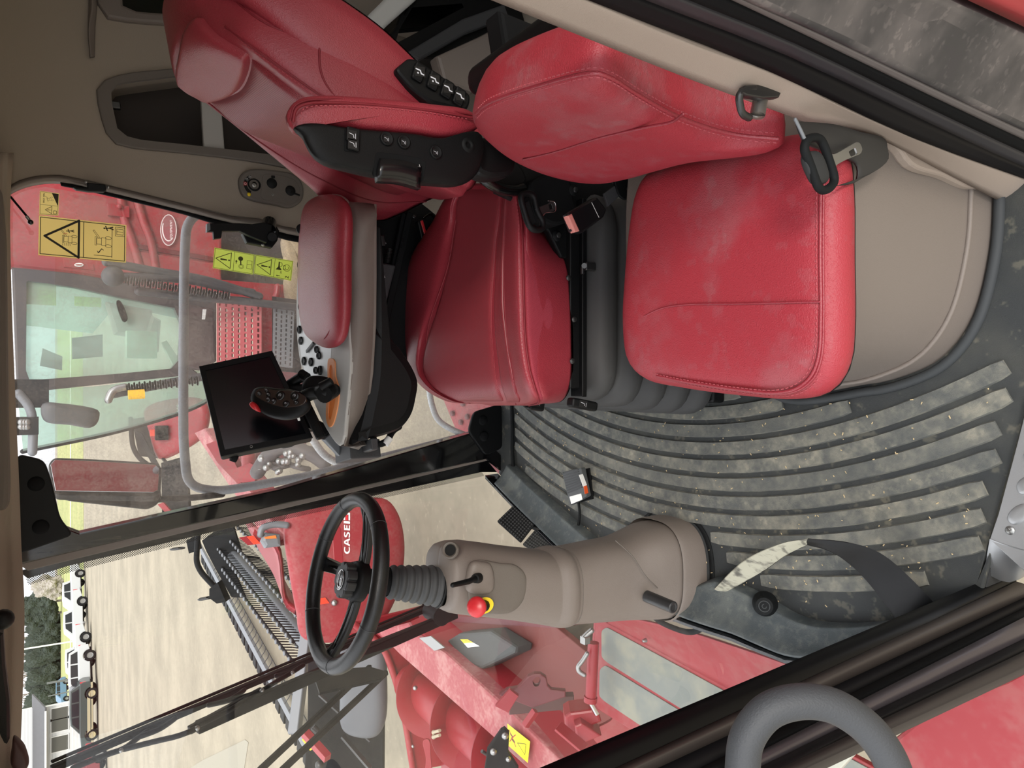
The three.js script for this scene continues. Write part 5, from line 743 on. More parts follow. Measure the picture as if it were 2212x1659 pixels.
const combineIcon = (x, ox, oy, s) => { x.lineWidth = s * 0.025; x.strokeRect(ox - s * 0.22, oy - s * 0.5, s * 0.44, s * 0.36); x.strokeRect(ox - s * 0.28, oy - s * 0.14, s * 0.56, s * 0.3); x.strokeRect(ox - s * 0.3, oy - s * 0.6, s * 0.6, s * 0.12); for (const k of [-1, 1]) { x.beginPath(); x.ellipse(ox + k * s * 0.3, oy + s * 0.35, s * 0.1, s * 0.22, 0, 0, 7); x.stroke(); } x.beginPath(); x.moveTo(ox + s * 0.2, oy - s * 0.35); x.lineTo(ox + s * 0.75, oy - s * 0.75); x.lineTo(ox + s * 0.8, oy - s * 0.68); x.lineTo(ox + s * 0.25, oy - s * 0.25); x.stroke(); };
const man = (x, ox, oy, s) => { x.beginPath(); x.arc(ox, oy - s * 0.42, s * 0.08, 0, 7); x.fill(); x.lineWidth = s * 0.1; x.beginPath(); x.moveTo(ox, oy - s * 0.32); x.lineTo(ox + s * 0.06, oy + s * 0.05); x.lineTo(ox - s * 0.05, oy + s * 0.45); x.moveTo(ox + s * 0.06, oy + s * 0.05); x.lineTo(ox + s * 0.2, oy + s * 0.42); x.moveTo(ox, oy - s * 0.22); x.lineTo(ox - s * 0.22, oy - s * 0.1); x.moveTo(ox, oy - s * 0.22); x.lineTo(ox + s * 0.25, oy - s * 0.3); x.stroke(); };
sticker('rollover_sticker', [[84.5, 463.5], [86, 412], [128, 418], [126, 466]], 256, 200, (x, w, h) => { x.fillStyle = '#f3e08a'; x.fillRect(0, 0, w, h); x.strokeStyle = x.fillStyle = '#2a2618'; x.lineWidth = 3; x.strokeRect(8, 8, w - 16, h - 16); x.beginPath(); x.moveTo(w * 0.42, 8); x.lineTo(w * 0.42, h - 8); x.stroke(); tri(x, w * 0.22, h * 0.52, 42, 5); bang(x, w * 0.22, h * 0.52, 42); x.beginPath(); x.moveTo(w * 0.42, h - 8); x.lineTo(w - 8, h - 8); x.lineTo(w - 8, h * 0.62); x.closePath(); x.fill(); x.save(); x.translate(w * 0.7, h * 0.6); x.rotate(-0.35); combineIcon(x, 0, -10, 56); x.restore(); x.font = 'bold 24px sans-serif'; x.fillText('MAX 10%', w * 0.5, h * 0.26); x.strokeRect(16, h - 50, 34, 30); }, 'small yellow slope warning sticker reading MAX, high on the far window');
sticker('power_line_sticker', [[82.5, 551], [84, 465], [273, 486], [272, 567.6]], 300, 640, (x, w, h) => {
  x.fillStyle = '#f0da84'; x.fillRect(0, 0, w, h); x.strokeStyle = x.fillStyle = '#221f18'; x.lineWidth = 5; x.strokeRect(12, 12, w - 24, h - 24); x.beginPath(); x.moveTo(12, h * 0.5); x.lineTo(w - 12, h * 0.5); x.stroke();
  tri(x, w / 2, h * 0.3, 150, 16); combineIcon(x, w * 0.47, h * 0.345, 90); man(x, w * 0.68, h * 0.35, 60); x.lineWidth = 2; for (let i = 0; i < 5; i++) { x.beginPath(); x.moveTo(w * 0.3, h * 0.26 + i * 14); x.lineTo(w * 0.38, h * 0.27 + i * 12); x.stroke(); } x.strokeStyle = '#c0442c'; x.beginPath(); x.moveTo(w * 0.6, h * 0.27); x.lineTo(w * 0.62, h * 0.31); x.lineTo(w * 0.58, h * 0.31); x.stroke(); x.strokeStyle = '#221f18';
  combineIcon(x, w * 0.5, h * 0.73, 105); man(x, w * 0.85, h * 0.79, 80); x.lineWidth = 4; x.beginPath(); x.moveTo(w * 0.1, h * 0.83); x.lineTo(w * 0.9, h * 0.83); x.moveTo(w * 0.13, h * 0.62); x.lineTo(w * 0.13, h * 0.83); x.stroke(); x.lineWidth = 5; x.beginPath(); x.moveTo(w * 0.2, h * 0.67); x.lineTo(w * 0.31, h * 0.71); x.stroke(); for (const [a, b, c] of [[0.2, 0.67, 1], [0.31, 0.71, -1]]) { x.beginPath(); x.moveTo(w * a + 14 * c, h * b - 8); x.lineTo(w * a, h * b); x.lineTo(w * a + 10 * c, h * b + 14); x.stroke(); } x.lineWidth = 3; x.strokeRect(w * 0.68, h * 0.87, 70, 70); x.strokeRect(w * 0.72, h * 0.885, 44, 50); x.beginPath(); x.moveTo(w * 0.795, h * 0.885); x.lineTo(w * 0.795, h * 0.96); x.stroke();
}, 'large amber two-panel sticker with triangle over combine pictograms on the far window');
sticker('key_sticker', [[459.5, 579], [463.5, 534.6], [550, 550], [546, 593]], 200, 360, (x, w, h) => {
  x.fillStyle = '#def06a'; x.fillRect(0, 0, w, h); x.strokeStyle = x.fillStyle = '#3a3a14'; x.lineWidth = 3; x.strokeRect(7, 7, w - 14, h - 14); x.beginPath(); x.moveTo(7, h * 0.5); x.lineTo(w - 7, h * 0.5); x.stroke(); tri(x, w / 2, h * 0.28, 82, 6); bang(x, w / 2, h * 0.28, 90);
  x.beginPath(); x.arc(w * 0.68, h * 0.66, 22, 0, 7); x.fill(); x.lineWidth = 10; x.beginPath(); x.moveTo(w * 0.66, h * 0.66); x.lineTo(w * 0.36, h * 0.68); x.stroke(); x.lineWidth = 3; for (const r of [14, 22]) { x.beginPath(); x.arc(w * 0.3, h * 0.69, r, 0, 7); x.stroke(); } x.lineWidth = 7; x.beginPath(); x.moveTo(w * 0.4, h * 0.56); x.lineTo(w * 0.55, h * 0.56); x.moveTo(w * 0.5, h * 0.54); x.lineTo(w * 0.56, h * 0.56); x.lineTo(w * 0.5, h * 0.58); x.stroke(); x.lineWidth = 3; x.strokeRect(w * 0.25, h * 0.83, 80, 44); x.beginPath(); x.moveTo(w * 0.46, h * 0.83); x.lineTo(w * 0.46, h * 0.95); x.stroke();
}, 'yellow green sticker with warning triangle above an ignition key on the far window');
sticker('horn_sticker', [[548, 591.5], [551.6, 550], [633.5, 563.7], [629, 606.7]], 200, 360, (x, w, h) => {
  x.fillStyle = '#dcf068'; x.fillRect(0, 0, w, h); x.strokeStyle = x.fillStyle = '#3a3a14'; x.lineWidth = 3; x.strokeRect(7, 7, w - 14, h - 14); x.beginPath(); x.moveTo(7, h * 0.52); x.lineTo(w - 7, h * 0.52); x.stroke(); tri(x, w / 2, h * 0.29, 82, 6); bang(x, w / 2, h * 0.29, 90);
  x.font = 'bold 46px sans-serif'; x.fillText('1', w * 0.08, h * 0.68); x.fillText('2', w * 0.08, h * 0.92); x.font = 'bold 20px sans-serif'; x.fillText('2X', w * 0.28, h * 0.72); x.lineWidth = 4; x.beginPath(); x.moveTo(w * 0.45, h * 0.56); x.lineTo(w * 0.45, h * 0.72); x.lineTo(w * 0.6, h * 0.66); x.lineTo(w * 0.85, h * 0.65); x.lineTo(w * 0.85, h * 0.62); x.lineTo(w * 0.6, h * 0.62); x.closePath(); x.fill(); x.beginPath(); x.ellipse(w * 0.72, h * 0.68, 20, 14, 0, 0, 7); x.stroke(); x.beginPath(); x.arc(w * 0.6, h * 0.85, 32, 0, 7); x.stroke(); x.strokeRect(w * 0.5, h * 0.76, 40, 16); x.beginPath(); x.arc(w * 0.6, h * 0.85, 16, 0.5, 4.5); x.stroke();
}, 'yellow green sticker numbered 1 and 2 with horn and engine signs on the far window');
// ================================================================ outside
const GY = -1.9;
S('ground', slab([V(-300, GY, -300), V(-300, GY, 300), V(300, GY, 300), V(300, GY, -300)], 0.3, V(0, 1, 0), { bevel: 0 }), std(0xffffff, { roughness: 1, map: dataTex(512, 7, (i, x, y) => mix3([0.49, 0.46, 0.395], [0.63, 0.59, 0.51], Math.min(1, 0.5 * sm(0.2, 0.8, nC[i]) + 0.3 * nB[i] + 0.2 * nD[i] + (nD[i] > 0.85 ? 0.4 : 0))), true) }));
S('concrete_slab', slab([...many(PY, [[402, 1664], [440, 1641], [529, 1598], [536, 1604], [524, 1680], [500, 1760], [300, 1760]], GY + 0.012)], 0.05, V(0, 1, 0), { bevel: 0 }), std(0x918c7d, { roughness: 1 }));
S('grass_field', slab([V(-200, GY + 0.02, -250), V(-200, GY + 0.02, -92), V(-40, GY + 0.02, -82), V(60, GY + 0.02, -92), V(60, GY + 0.02, -250)], 0.4, V(0, 1, 0), { bevel: 0 }), std(0xffffff, { roughness: 1, map: dataTex(256, 30, (i) => mix3([0.5, 0.54, 0.3], [0.66, 0.64, 0.42], nC[i * 4 % 262144]), true) }));
S('road', slab([V(-200, GY + 0.06, -128), V(-200, GY + 0.06, -124), V(60, GY + 0.06, -124), V(60, GY + 0.06, -128)], 0.1, V(0, 1, 0), { bevel: 0 }), std(0xcfc6b0, { roughness: 1 }));

// ---------------------------------------------------------------- wipers
{
  const t = T('windscreen_wiper', 'long black windscreen wiper with pantograph arm crossing the far half of the windscreen', 'wiper', PZ(960, 1330, -2.02).toArray());
  const W = (x, y) => { const s = (x - 130) / 830; return PX(x, y, lerp(-0.845, -0.735, s)); };
  const W2 = (x, y, k) => W(x, y).sub(EYE).multiplyScalar(k).add(EYE);
  P(t, 'blade', bar(W(110, 1662), W(945, 1306), 0.014, 0.02, V(0, 0, 1)), M.rubber);
  P(t, 'blade_edge', bar(W(110, 1652).add(V(0.006, 0, 0)), W(940, 1302).add(V(0.006, 0, 0)), 0.006, 0.012, V(0, 0, 1)), M.blackMatte);
  for (const l of [[[158, 1659], [230, 1630], [268, 1618], [300, 1592], [318, 1580]], [[268, 1618], [340, 1600], [385, 1590], [420, 1576]], [[300, 1592], [345, 1576], [378, 1552]], [[451, 1523], [492, 1514], [540, 1501], [566, 1492]], [[492, 1514], [516, 1500], [527, 1491]], [[430, 1566], [500, 1532], [545, 1502], [566, 1492], [600, 1470], [630, 1453], [655, 1437]], [[597, 1460], [630, 1452]], [[700, 1420], [745, 1398], [790, 1378]]]) P(t, 'yoke', pipe(l.map(([x, y]) => W(x, y).sub(EYE).multiplyScalar(1.01).add(EYE)), 0.0065, 0.02, 7), M.black);
  P(t, 'arm', bar(W2(425, 1572, 1.024), W2(985, 1325, 1.024), 0.03, 0.02, V(0, 0, 1)), M.blackSteel);
  P(t, 'link', bar(W2(408, 1578, 1.016), W2(566, 1492, 1.016), 0.02, 0.014, V(0, 0, 1)), M.black);
  P(t, 'pivot', [ball(W2(426, 1573, 1.008), 0.006), ball(W2(566, 1492, 1.004), 0.006), ball(W2(632, 1453, 1.004), 0.005), ball(W2(262, 1621, 1.004), 0.005)], M.steel);
  P(t, 'upper_arm', bar(W2(700, 1440, 1.032), W2(975, 1330, 1.032), 0.03, 0.016, V(0, 0, 1)), M.black);
  P(t, 'spindle', [rod(W(930, 1318), W(955, 1332), 0.03), rod(W(912, 1310), W(945, 1306), 0.012)], M.blackSteel);
  const u = T('wiper_linkage', 'pair of thin black parallel wiper arms reaching to the lower edge beside the steering wheel', 'wiper', PX(830, 1430, -0.86).toArray());
  for (const [a, b] of [[[560, 1665], [800, 1440]], [[608, 1665], [835, 1452]]]) P(u, 'arm', bar(PX(...a, -0.98), PX(...b, -0.9), 0.016, 0.014, V(0, 0, 1)), M.blackSteel);
  P(u, 'plate', slab(many(PX, [[680, 1466], [700, 1448], [770, 1442], [800, 1440], [835, 1450], [824, 1466], [690, 1496]], -0.89), 0.008, V(1, 0, 0.4), { bevel: 0.001 }), M.blackSteel);
}
// ---------------------------------------------------------------- right-hand platform rail, mirror and step outside the far window
{
  const t = T('platform_rail', 'grey bent tube guard rail standing outside the far window', 'rail', PZ(400, 760, -2.9).toArray());
  P(t, 'tube', pipe(many(PZ, [[500, 452, -2.95], [404, 462, -2.95], [398, 560, -2.95], [396, 960, -2.95], [406, 1050, -2.95], [470, 1062, -2.93], [660, 1030, -2.85], [905, 968, -2.7], [1015, 940, -2.62]]), 0.0175, 0.1, 14), M.greySteel);
  P(t, 'lower_tube', pipe(many(PZ, [[632, 880, -2.9], [676, 950, -2.9], [700, 985, -2.9], [745, 1008, -2.9]]), 0.016, 0.08, 12), std(0xb9bcbe, { roughness: 0.5 }));
  const u = T('step_rail', 'light grey curved step rail low beside the red platform outside the far window', 'rail', PZ(950, 900, -2.7).toArray());
  P(u, 'tube', pipe(many(PZ, [[926, 800, -2.72], [928, 860, -2.72], [944, 908, -2.7], [975, 928, -2.66], [1020, 945, -2.62]]), 0.013, 0.08, 12), std(0xaeb2b4, { roughness: 0.45 }));
  const s = T('red_platform', 'red bolted steel platform outside the lower corner of the far window', 'platform', PY(990, 890, -0.12).toArray());
  P(s, 'plate', slab(many(PY, [[930, 760], [958, 866], [968, 890], [985, 930], [1012, 938], [1120, 880], [1110, 700]], -0.12), 0.03, V(0, 1, 0), { bevel: 0.004 }), M.paintDusty);
  for (const [x, y] of [[1000, 872], [978, 893], [996, 912], [1010, 900]]) P(s, 'bolt', disc(PY(x, y, -0.115), V(0, 1, 0), [[0, 0.01], [0.012, 0.009], [0.014, 0]], 10), M.paintDark);
  const m = T('rear_view_mirror', 'tall black rear view mirror outside the far window reflecting the yard', 'mirror', PZ(230, 1045, -2.95).toArray());
  const MN = V(0.76, 0, 0.65), MO = PZ(220, 1030, -2.9), mp = (l, k) => l.map(([x, y]) => PN(x, y, MO.clone().addScaledVector(MN, k), MN));
  P(m, 'housing', slab(many(PZ, [[108, 1058], [130, 1060], [330, 1060], [346, 1052], [351, 1075], [340, 1092], [320, 1102], [150, 1084], [116, 1074]], -2.86), 0.06, V(0.3, 0, 1), { bevel: 0.012, round: 0.02 }), M.black);
  P(m, 'frame', slab(mp([[104, 1002], [116, 988], [200, 991], [338, 999], [350, 1010], [347, 1066], [334, 1072], [118, 1068]], 0), 0.03, MN, { bevel: 0.004, round: 0.02 }), M.black);
  P(m, 'glass', slab(mp([[109, 1004], [118, 993], [200, 996], [336, 1004], [344, 1012], [341, 1058], [332, 1063], [120, 1060]], 0.003), 0.004, MN, { bevel: 0.001 }), M.mirror);
  P(m, 'arm', pipe(many(PZ, [[320, 1080, -2.9], [420, 1075, -2.9], [480, 1068, -2.93]]), 0.012, 0.03), M.black);
  // our own machine behind the cab, seen in that mirror and past the door post
  const o = T('machine_body', 'red body panels behind the cab, seen reflected in the rear view mirror', 'machine body', [3.5, -1.9, -1.5]);
  P(o, 'side_panel', box(4.4, 2.6, 3.9, [3.75, 0.5, -1.75], [0, 0, 0], 0.1), M.paintDusty); P(o, 'lower_panel', box(3.6, 0.7, 3.0, [3.9, -1.1, -1.5], [0, 0, 0], 0.08), M.blackSteel);
  P(o, 'tyre', disc(V(2.6, -1.0, -3.4), V(0, 0, 1), [[0.3, 0], [0.8, 0], [0.9, 0.1], [0.9, 0.5], [0.8, 0.6], [0.3, 0.6]], 32), M.tyre);
}
// ---------------------------------------------------------------- our own machine in front of and beside the cab
const up = V(0, 1, 0);
{
  const t = T('front_step', 'red steel service step with two grey grip pads just outside the windscreen', 'step', [-1.0, -0.5, -1.7]);
  const y = -0.35;
  P(t, 'deck', slab(many(PY, [[1284, 1342], [1300, 1338], [1312, 1346], [1620, 1512], [1960, 1696], [1880, 1760], [1400, 1600], [1270, 1520], [1272, 1440]], y), 0.02, up, { bevel: 0.004 }), M.paintDusty);
  P(t, 'grip_pad', slab(many(PY, [[1299, 1362], [1310, 1355], [1440, 1425], [1563, 1492], [1900, 1673], [1870, 1700], [1600, 1596], [1471, 1531], [1311, 1431], [1299, 1420]], y + 0.004), 0.006, up, { bevel: 0.001, round: 0.015 }), M.greyPad);
  P(t, 'grip_pad', slab(many(PY, [[1295, 1446], [1307, 1437], [1463, 1532], [1640, 1640], [1500, 1640], [1381, 1566], [1304, 1514], [1294, 1504]], y + 0.004), 0.006, up, { bevel: 0.001, round: 0.015 }), M.greyPad);
  P(t, 'front_lip', slab([PY(1284, 1342, y), PY(1272, 1440, y), PY(1270, 1520, y), PY(1270, 1520, y).add(V(0, -0.08, 0)), PY(1284, 1342, y).add(V(0, -0.08, 0))], 0.015, V(-1, 0, -1), { bevel: 0.002 }), M.paint);
  P(t, 'riser', gridSolid([[[1312, 1346], [1318, 1338], [1350, 1332]], [[1440, 1416], [1452, 1392], [1470, 1360]], [[1560, 1480], [1580, 1448], [1590, 1398]], [[1700, 1556], [1720, 1520], [1740, 1450]]].map((r) => r.map(([a, b], j) => PY(a, b, y + [0.0, 0.04, 0.12][j]))), V(0, -0.015, 0), 4), M.paintDusty);
  P(t, 'bolt', disc(PY(1391, 1384, y + 0.05), up, [[0, 0.006], [0.006, 0.004], [0.008, -0.01]], 10), M.steel);
  const c = T('lift_cylinder', 'red hydraulic cylinder with chrome rod and hose fittings in front of the step', 'cylinder', PY(1275, 1450, -0.4).toArray());
  P(c, 'barrel', rod(PD(1282, 1388, 2.75), PD(1276, 1514, 2.75), 0.022), M.paint); P(c, 'end_cap', rod(PD(1276, 1505, 2.75), PD(1275, 1516, 2.75), 0.026), M.paint); P(c, 'rod', rod(PD(1275, 1514, 2.75), PD(1289, 1540, 2.78), 0.012), M.chrome);
  P(c, 'fitting', [pipe(many(PD, [[1262, 1376], [1270, 1368], [1278, 1362]], 2.72), 0.011, 0.01), pipe(many(PD, [[1262, 1458], [1250, 1450], [1248, 1440], [1258, 1428], [1268, 1412]], 2.72), 0.009, 0.02), box(0.03, 0.03, 0.03, PD(1264, 1382, 2.72))], M.steel);
  const b = T('hitch_bracket', 'red welded brackets and curved plate below the service step', 'bracket', PY(1250, 1570, -0.7).toArray());
  P(b, 'block', [slab(many(PD, [[1220, 1548], [1232, 1540], [1290, 1532], [1300, 1560], [1240, 1585], [1222, 1580]], 2.85), 0.12, V(0, 1, 1), { bevel: 0.01 }), slab(many(PD, [[1242, 1568], [1256, 1562], [1300, 1590], [1262, 1606], [1246, 1600]], 2.8), 0.1, V(0, 1, 1), { bevel: 0.008 })], M.paint);
  P(b, 'rib', bar(PD(1205, 1568, 2.75), PD(1264, 1618, 2.7), 0.012, 0.05, up), M.paint);
  P(b, 'curved_plate', slab(spline(many(PD, [[1280, 1580], [1320, 1556], [1334, 1534], [1400, 1570], [1380, 1600], [1300, 1612], [1282, 1596]], 2.9), 40), 0.02, V(0, 1, 1)), M.paintDusty);
  const f = T('side_fender', 'large dusty red fender panel outside the doorway at the lower corner', 'fender', PY(2080, 1560, -0.3).toArray());
  P(f, 'top', slab(many(PY, [[1880, 1740], [1925, 1600], [1975, 1560], [2060, 1500], [2120, 1486], [2170, 1468], [2240, 1430], [2400, 1420], [2400, 1760]], -0.32), 0.04, up, { bevel: 0.01 }), M.paintDusty);
  P(f, 'raised_edge', slab(spline(many(PY, [[2040, 1512], [2075, 1474], [2140, 1420], [2230, 1392], [2320, 1380], [2260, 1430], [2190, 1466], [2120, 1490]], -0.27), 50), 0.05, up, { bevel: 0.015 }), M.paintDusty);
  S('trim_8', slab(many(PY, [[1680, 1690], [1706, 1652], [1918, 1556], [2070, 1464], [2078, 1478], [1985, 1540], [1868, 1604], [1780, 1700]], -0.16), 0.02, up, { bevel: 0.003 }), std(0xa9a99c, { roughness: 0.7 }));
  const [g, tx] = print(PY(2030, 1504, -0.155), PY(2070, 1474, -0.155), PY(2068, 1484, -0.155), PY(2034, 1510, -0.155), 128, 24, (x, w, h) => { x.fillStyle = '#c9a54a'; x.fillRect(0, 0, w, h); x.fillStyle = '#4a3a18'; x.fillRect(10, 6, 60, 4); x.fillRect(10, 14, 90, 4); }); one('edge_sticker', g, printMat(tx), 'narrow yellow sticker on the pale edge trim by the fender', 'sticker');
}
{ // grain header close in front: top beam, trough with auger, feeder roof
  const t = T('near_header', 'dusty red grain header close in front of the cab with auger in its trough', 'header', [-2.1, -1.5, -4]);
  const yb = -0.9, beam = many(PY, [[812, 1362], [880, 1345], [903, 1373], [960, 1409], [1097, 1534], [1260, 1690], [1180, 1700], [1066, 1595], [865, 1417], [832, 1384]], yb);
  P(t, 'top_beam', slab(beam, 0.22, up, { bevel: 0.02 }), M.paintDustGlare);
  P(t, 'beam_back', slab([PY(880, 1345, yb), PY(903, 1373, yb), PY(1097, 1534, yb), PY(1260, 1690, yb), PY(1260, 1690, yb).add(V(0.12, -0.5, 0)), PY(1097, 1534, yb).add(V(0.12, -0.5, 0)), PY(903, 1373, yb).add(V(0.12, -0.5, 0)), PY(880, 1345, yb).add(V(0.12, -0.5, 0))].map((p) => p.add(V(0.005, -0.03, 0))), 0.03, V(1, 0, 0), { bevel: 0 }), M.paint);
  const cs = [[-2.2, -0.95], [-2.3, -1.2], [-2.45, -1.5], [-2.75, -1.68], [-3.1, -1.74], [-3.7, -1.7]];
  P(t, 'trough', gridSolid([-6.1, -4.5, -2.2].map((z) => cs.map(([x, y]) => V(x, y, z))), V(0.03, -0.03, 0), 4), M.paint);
  P(t, 'end_sheet', slab([V(-2.15, -0.82, -6.1), V(-2.4, -1.08, -6.1), V(-2.9, -1.26, -6.1), V(-3.65, -1.4, -6.1), V(-3.7, -1.8, -6.1), V(-2.1, -1.8, -6.1)], 0.04, V(0, 0, 1), { bevel: 0.005 }), M.paint);
  P(t, 'end_rail', tube([V(-2.15, -0.82, -6.08), V(-2.4, -1.08, -6.08), V(-2.9, -1.26, -6.08), V(-3.65, -1.4, -6.08)], 0.03, { rad: 8 }), M.paintDusty);
  const hl = []; for (let i = 0; i <= 150; i++) { const a = i / 150 * Math.PI * 2 * 5.5, z = lerp(-5.85, -2.3, i / 150); hl.push([V(-2.78 + Math.cos(a) * 0.16, -1.36 + Math.sin(a) * 0.16, z), V(-2.78 + Math.cos(a) * 0.31, -1.36 + Math.sin(a) * 0.31, z)]); }
  const dr = P(t, 'auger', rod(V(-2.78, -1.36, -6.05), V(-2.78, -1.36, -2.2), 0.17, 0.17, 28), M.paint); P(dr, 'flighting', gridSolid(hl, V(0, 0, 0.012), 2), M.paint);
  for (let i = 0; i < 5; i++) P(dr, 'finger', rod(V(-2.78 + 0.1 * Math.cos(i * 1.3), -1.2, -4.2 + i * 0.35), V(-2.78 + 0.25 * Math.cos(i * 1.3), -1.02, -4.2 + i * 0.35), 0.012), M.darkSteel);
  P(t, 'lock_pins', [rod(PD(936, 1582, 5.6), PD(950, 1578, 5.5), 0.012), rod(PD(936, 1592, 5.6), PD(950, 1588, 5.5), 0.012), ball(PD(937, 1582, 5.6), 0.018), ball(PD(937, 1592, 5.6), 0.018)], std(0xa79a80));
  P(t, 'hand_strap', slab(spline(many(PD, [[914, 1600], [926, 1598], [930, 1630], [930, 1680], [918, 1680], [920, 1640]], 5.3), 30), 0.02, V(0, 0.5, 1)), M.paint);
  P(t, 'bolt', [ball(PD(897, 1486, 6), 0.02), ball(PD(892, 1612, 5.6), 0.012)], M.steel);
  P(t, 'maker_plate', slab(many(PY, [[905, 1378], [930, 1374], [960, 1399], [938, 1406]], yb + 0.012), 0.01, up, { bevel: 0.002 }), M.steel);
  const st = (n, pts, y, w, h, fn) => { const [g, x] = print(...many(PY, pts, y), w, h, fn); P(t, n, g, printMat(x)); };
  st('no_step_sticker', [[1097, 1610], [1096, 1563], [1145, 1602], [1140, 1648]].map((p) => p), yb + 0.03, 128, 160, (x, w, h) => { x.fillStyle = '#f0e021'; x.fillRect(0, 0, w, h); x.strokeStyle = x.fillStyle = '#26240c'; tri(x, w / 2, h * 0.72, 34, 3); x.beginPath(); x.ellipse(w * 0.45, h * 0.28, 8, 16, 0.4, 0, 7); x.ellipse(w * 0.62, h * 0.2, 6, 12, 0.4, 0, 7); x.fill(); x.strokeStyle = '#b5301c'; x.lineWidth = 5; x.beginPath(); x.moveTo(w * 0.25, h * 0.1); x.lineTo(w * 0.8, h * 0.4); x.moveTo(w * 0.8, h * 0.08); x.lineTo(w * 0.25, h * 0.42); x.stroke(); });
  P(t, 'pivot_plate', slab(many(PD, [[1050, 1640], [1052, 1620], [1082, 1578], [1090, 1574], [1100, 1584], [1098, 1625], [1120, 1660], [1118, 1700], [1040, 1700]], 4.2), 0.04, V(0, 0.6, 1), { bevel: 0.006 }), M.blackSteel);
  P(t, 'pivot_bolt', [ball(PD(1091, 1590, 4.15), 0.02), ball(PD(1066, 1624, 4.15), 0.02), ball(PD(1098, 1640, 4.15), 0.016)], M.steel);
  const u = T('feeder_house', 'dark red feeder house roof sloping down from the cab to the near header', 'feeder house', [-1.5, -1.3, -3.6]);
  P(u, 'roof', slab(many(PY, [[905, 1333], [935, 1320], [1190, 1346], [1280, 1420], [1420, 1600], [1300, 1720], [1180, 1640], [1097, 1540], [960, 1412]], -1.15), 0.05, up, { bevel: 0.006 }), std(0x6b322c, { roughness: 0.6 }));
  P(u, 'side', slab(many(PY, [[905, 1333], [935, 1320], [1190, 1346], [1200, 1350]], -1.15).concat(many(PY, [[1200, 1350], [905, 1333]], -1.15).map((p) => p.add(V(0, -0.5, 0)))), 0.04, V(0, 0, -1), { bevel: 0 }), M.paintDark);
  const e = P(u, 'lifting_eye', slab(many(PD, [[1078, 1502], [1094, 1490], [1118, 1486], [1128, 1476], [1140, 1462], [1154, 1456], [1168, 1456], [1180, 1464], [1184, 1482], [1192, 1490], [1222, 1493], [1222, 1506], [1150, 1530]], 3.62), 0.04, V(0, 0.4, 1), { bevel: 0.006, holes: [spline(many(PD, [[1148, 1472], [1158, 1460], [1168, 1462], [1170, 1472], [1164, 1484], [1154, 1485]], 3.62), 24)] }), M.paintDark);
  P(u, 'channel_shade', slab(many(PD, [[1100, 1506], [1240, 1504], [1240, 1532], [1100, 1545]], 3.72), 0.06, V(0, 0.5, 1), { bevel: 0.005 }), std(0x4a2a26));  // dark brown bar: the shading of the channel put into its colour
  P(u, 'tab', [slab(many(PD, [[1070, 1526], [1102, 1490], [1120, 1504], [1098, 1540]], 3.5), 0.03, V(0, 0.6, 1)), bar(PD(1134, 1568, 3.4), PD(1157, 1535, 3.4), 0.03, 0.03, up)], M.paint);
  const k = T('control_box', 'black covered box with a small yellow sticker on the feeder house roof', 'box', PY(1040, 1400, -1.1).toArray());
  P(k, 'cover', slab(many(PY, [[965, 1384], [990, 1368], [1058, 1362], [1114, 1398], [1112, 1412], [1040, 1446], [1008, 1432]], -1.0), 0.14, up, { bevel: 0.02 }), std(0x3f403e, { roughness: 0.6 }));
  const [g, tx] = print(...many(PY, [[1010, 1399], [994, 1381], [1010, 1381], [1036, 1396]], -0.998), 128, 64, (x, w, h) => { x.fillStyle = '#dfe0dc'; x.fillRect(0, 0, w / 2, h); x.fillStyle = '#e0c33a'; x.fillRect(w / 2, 0, w / 2, h); x.strokeStyle = '#333'; x.strokeRect(8, 8, 40, 40); tri(x, w * 0.75, h * 0.55, 18, 3); }); P(k, 'sticker', g, printMat(tx));
}
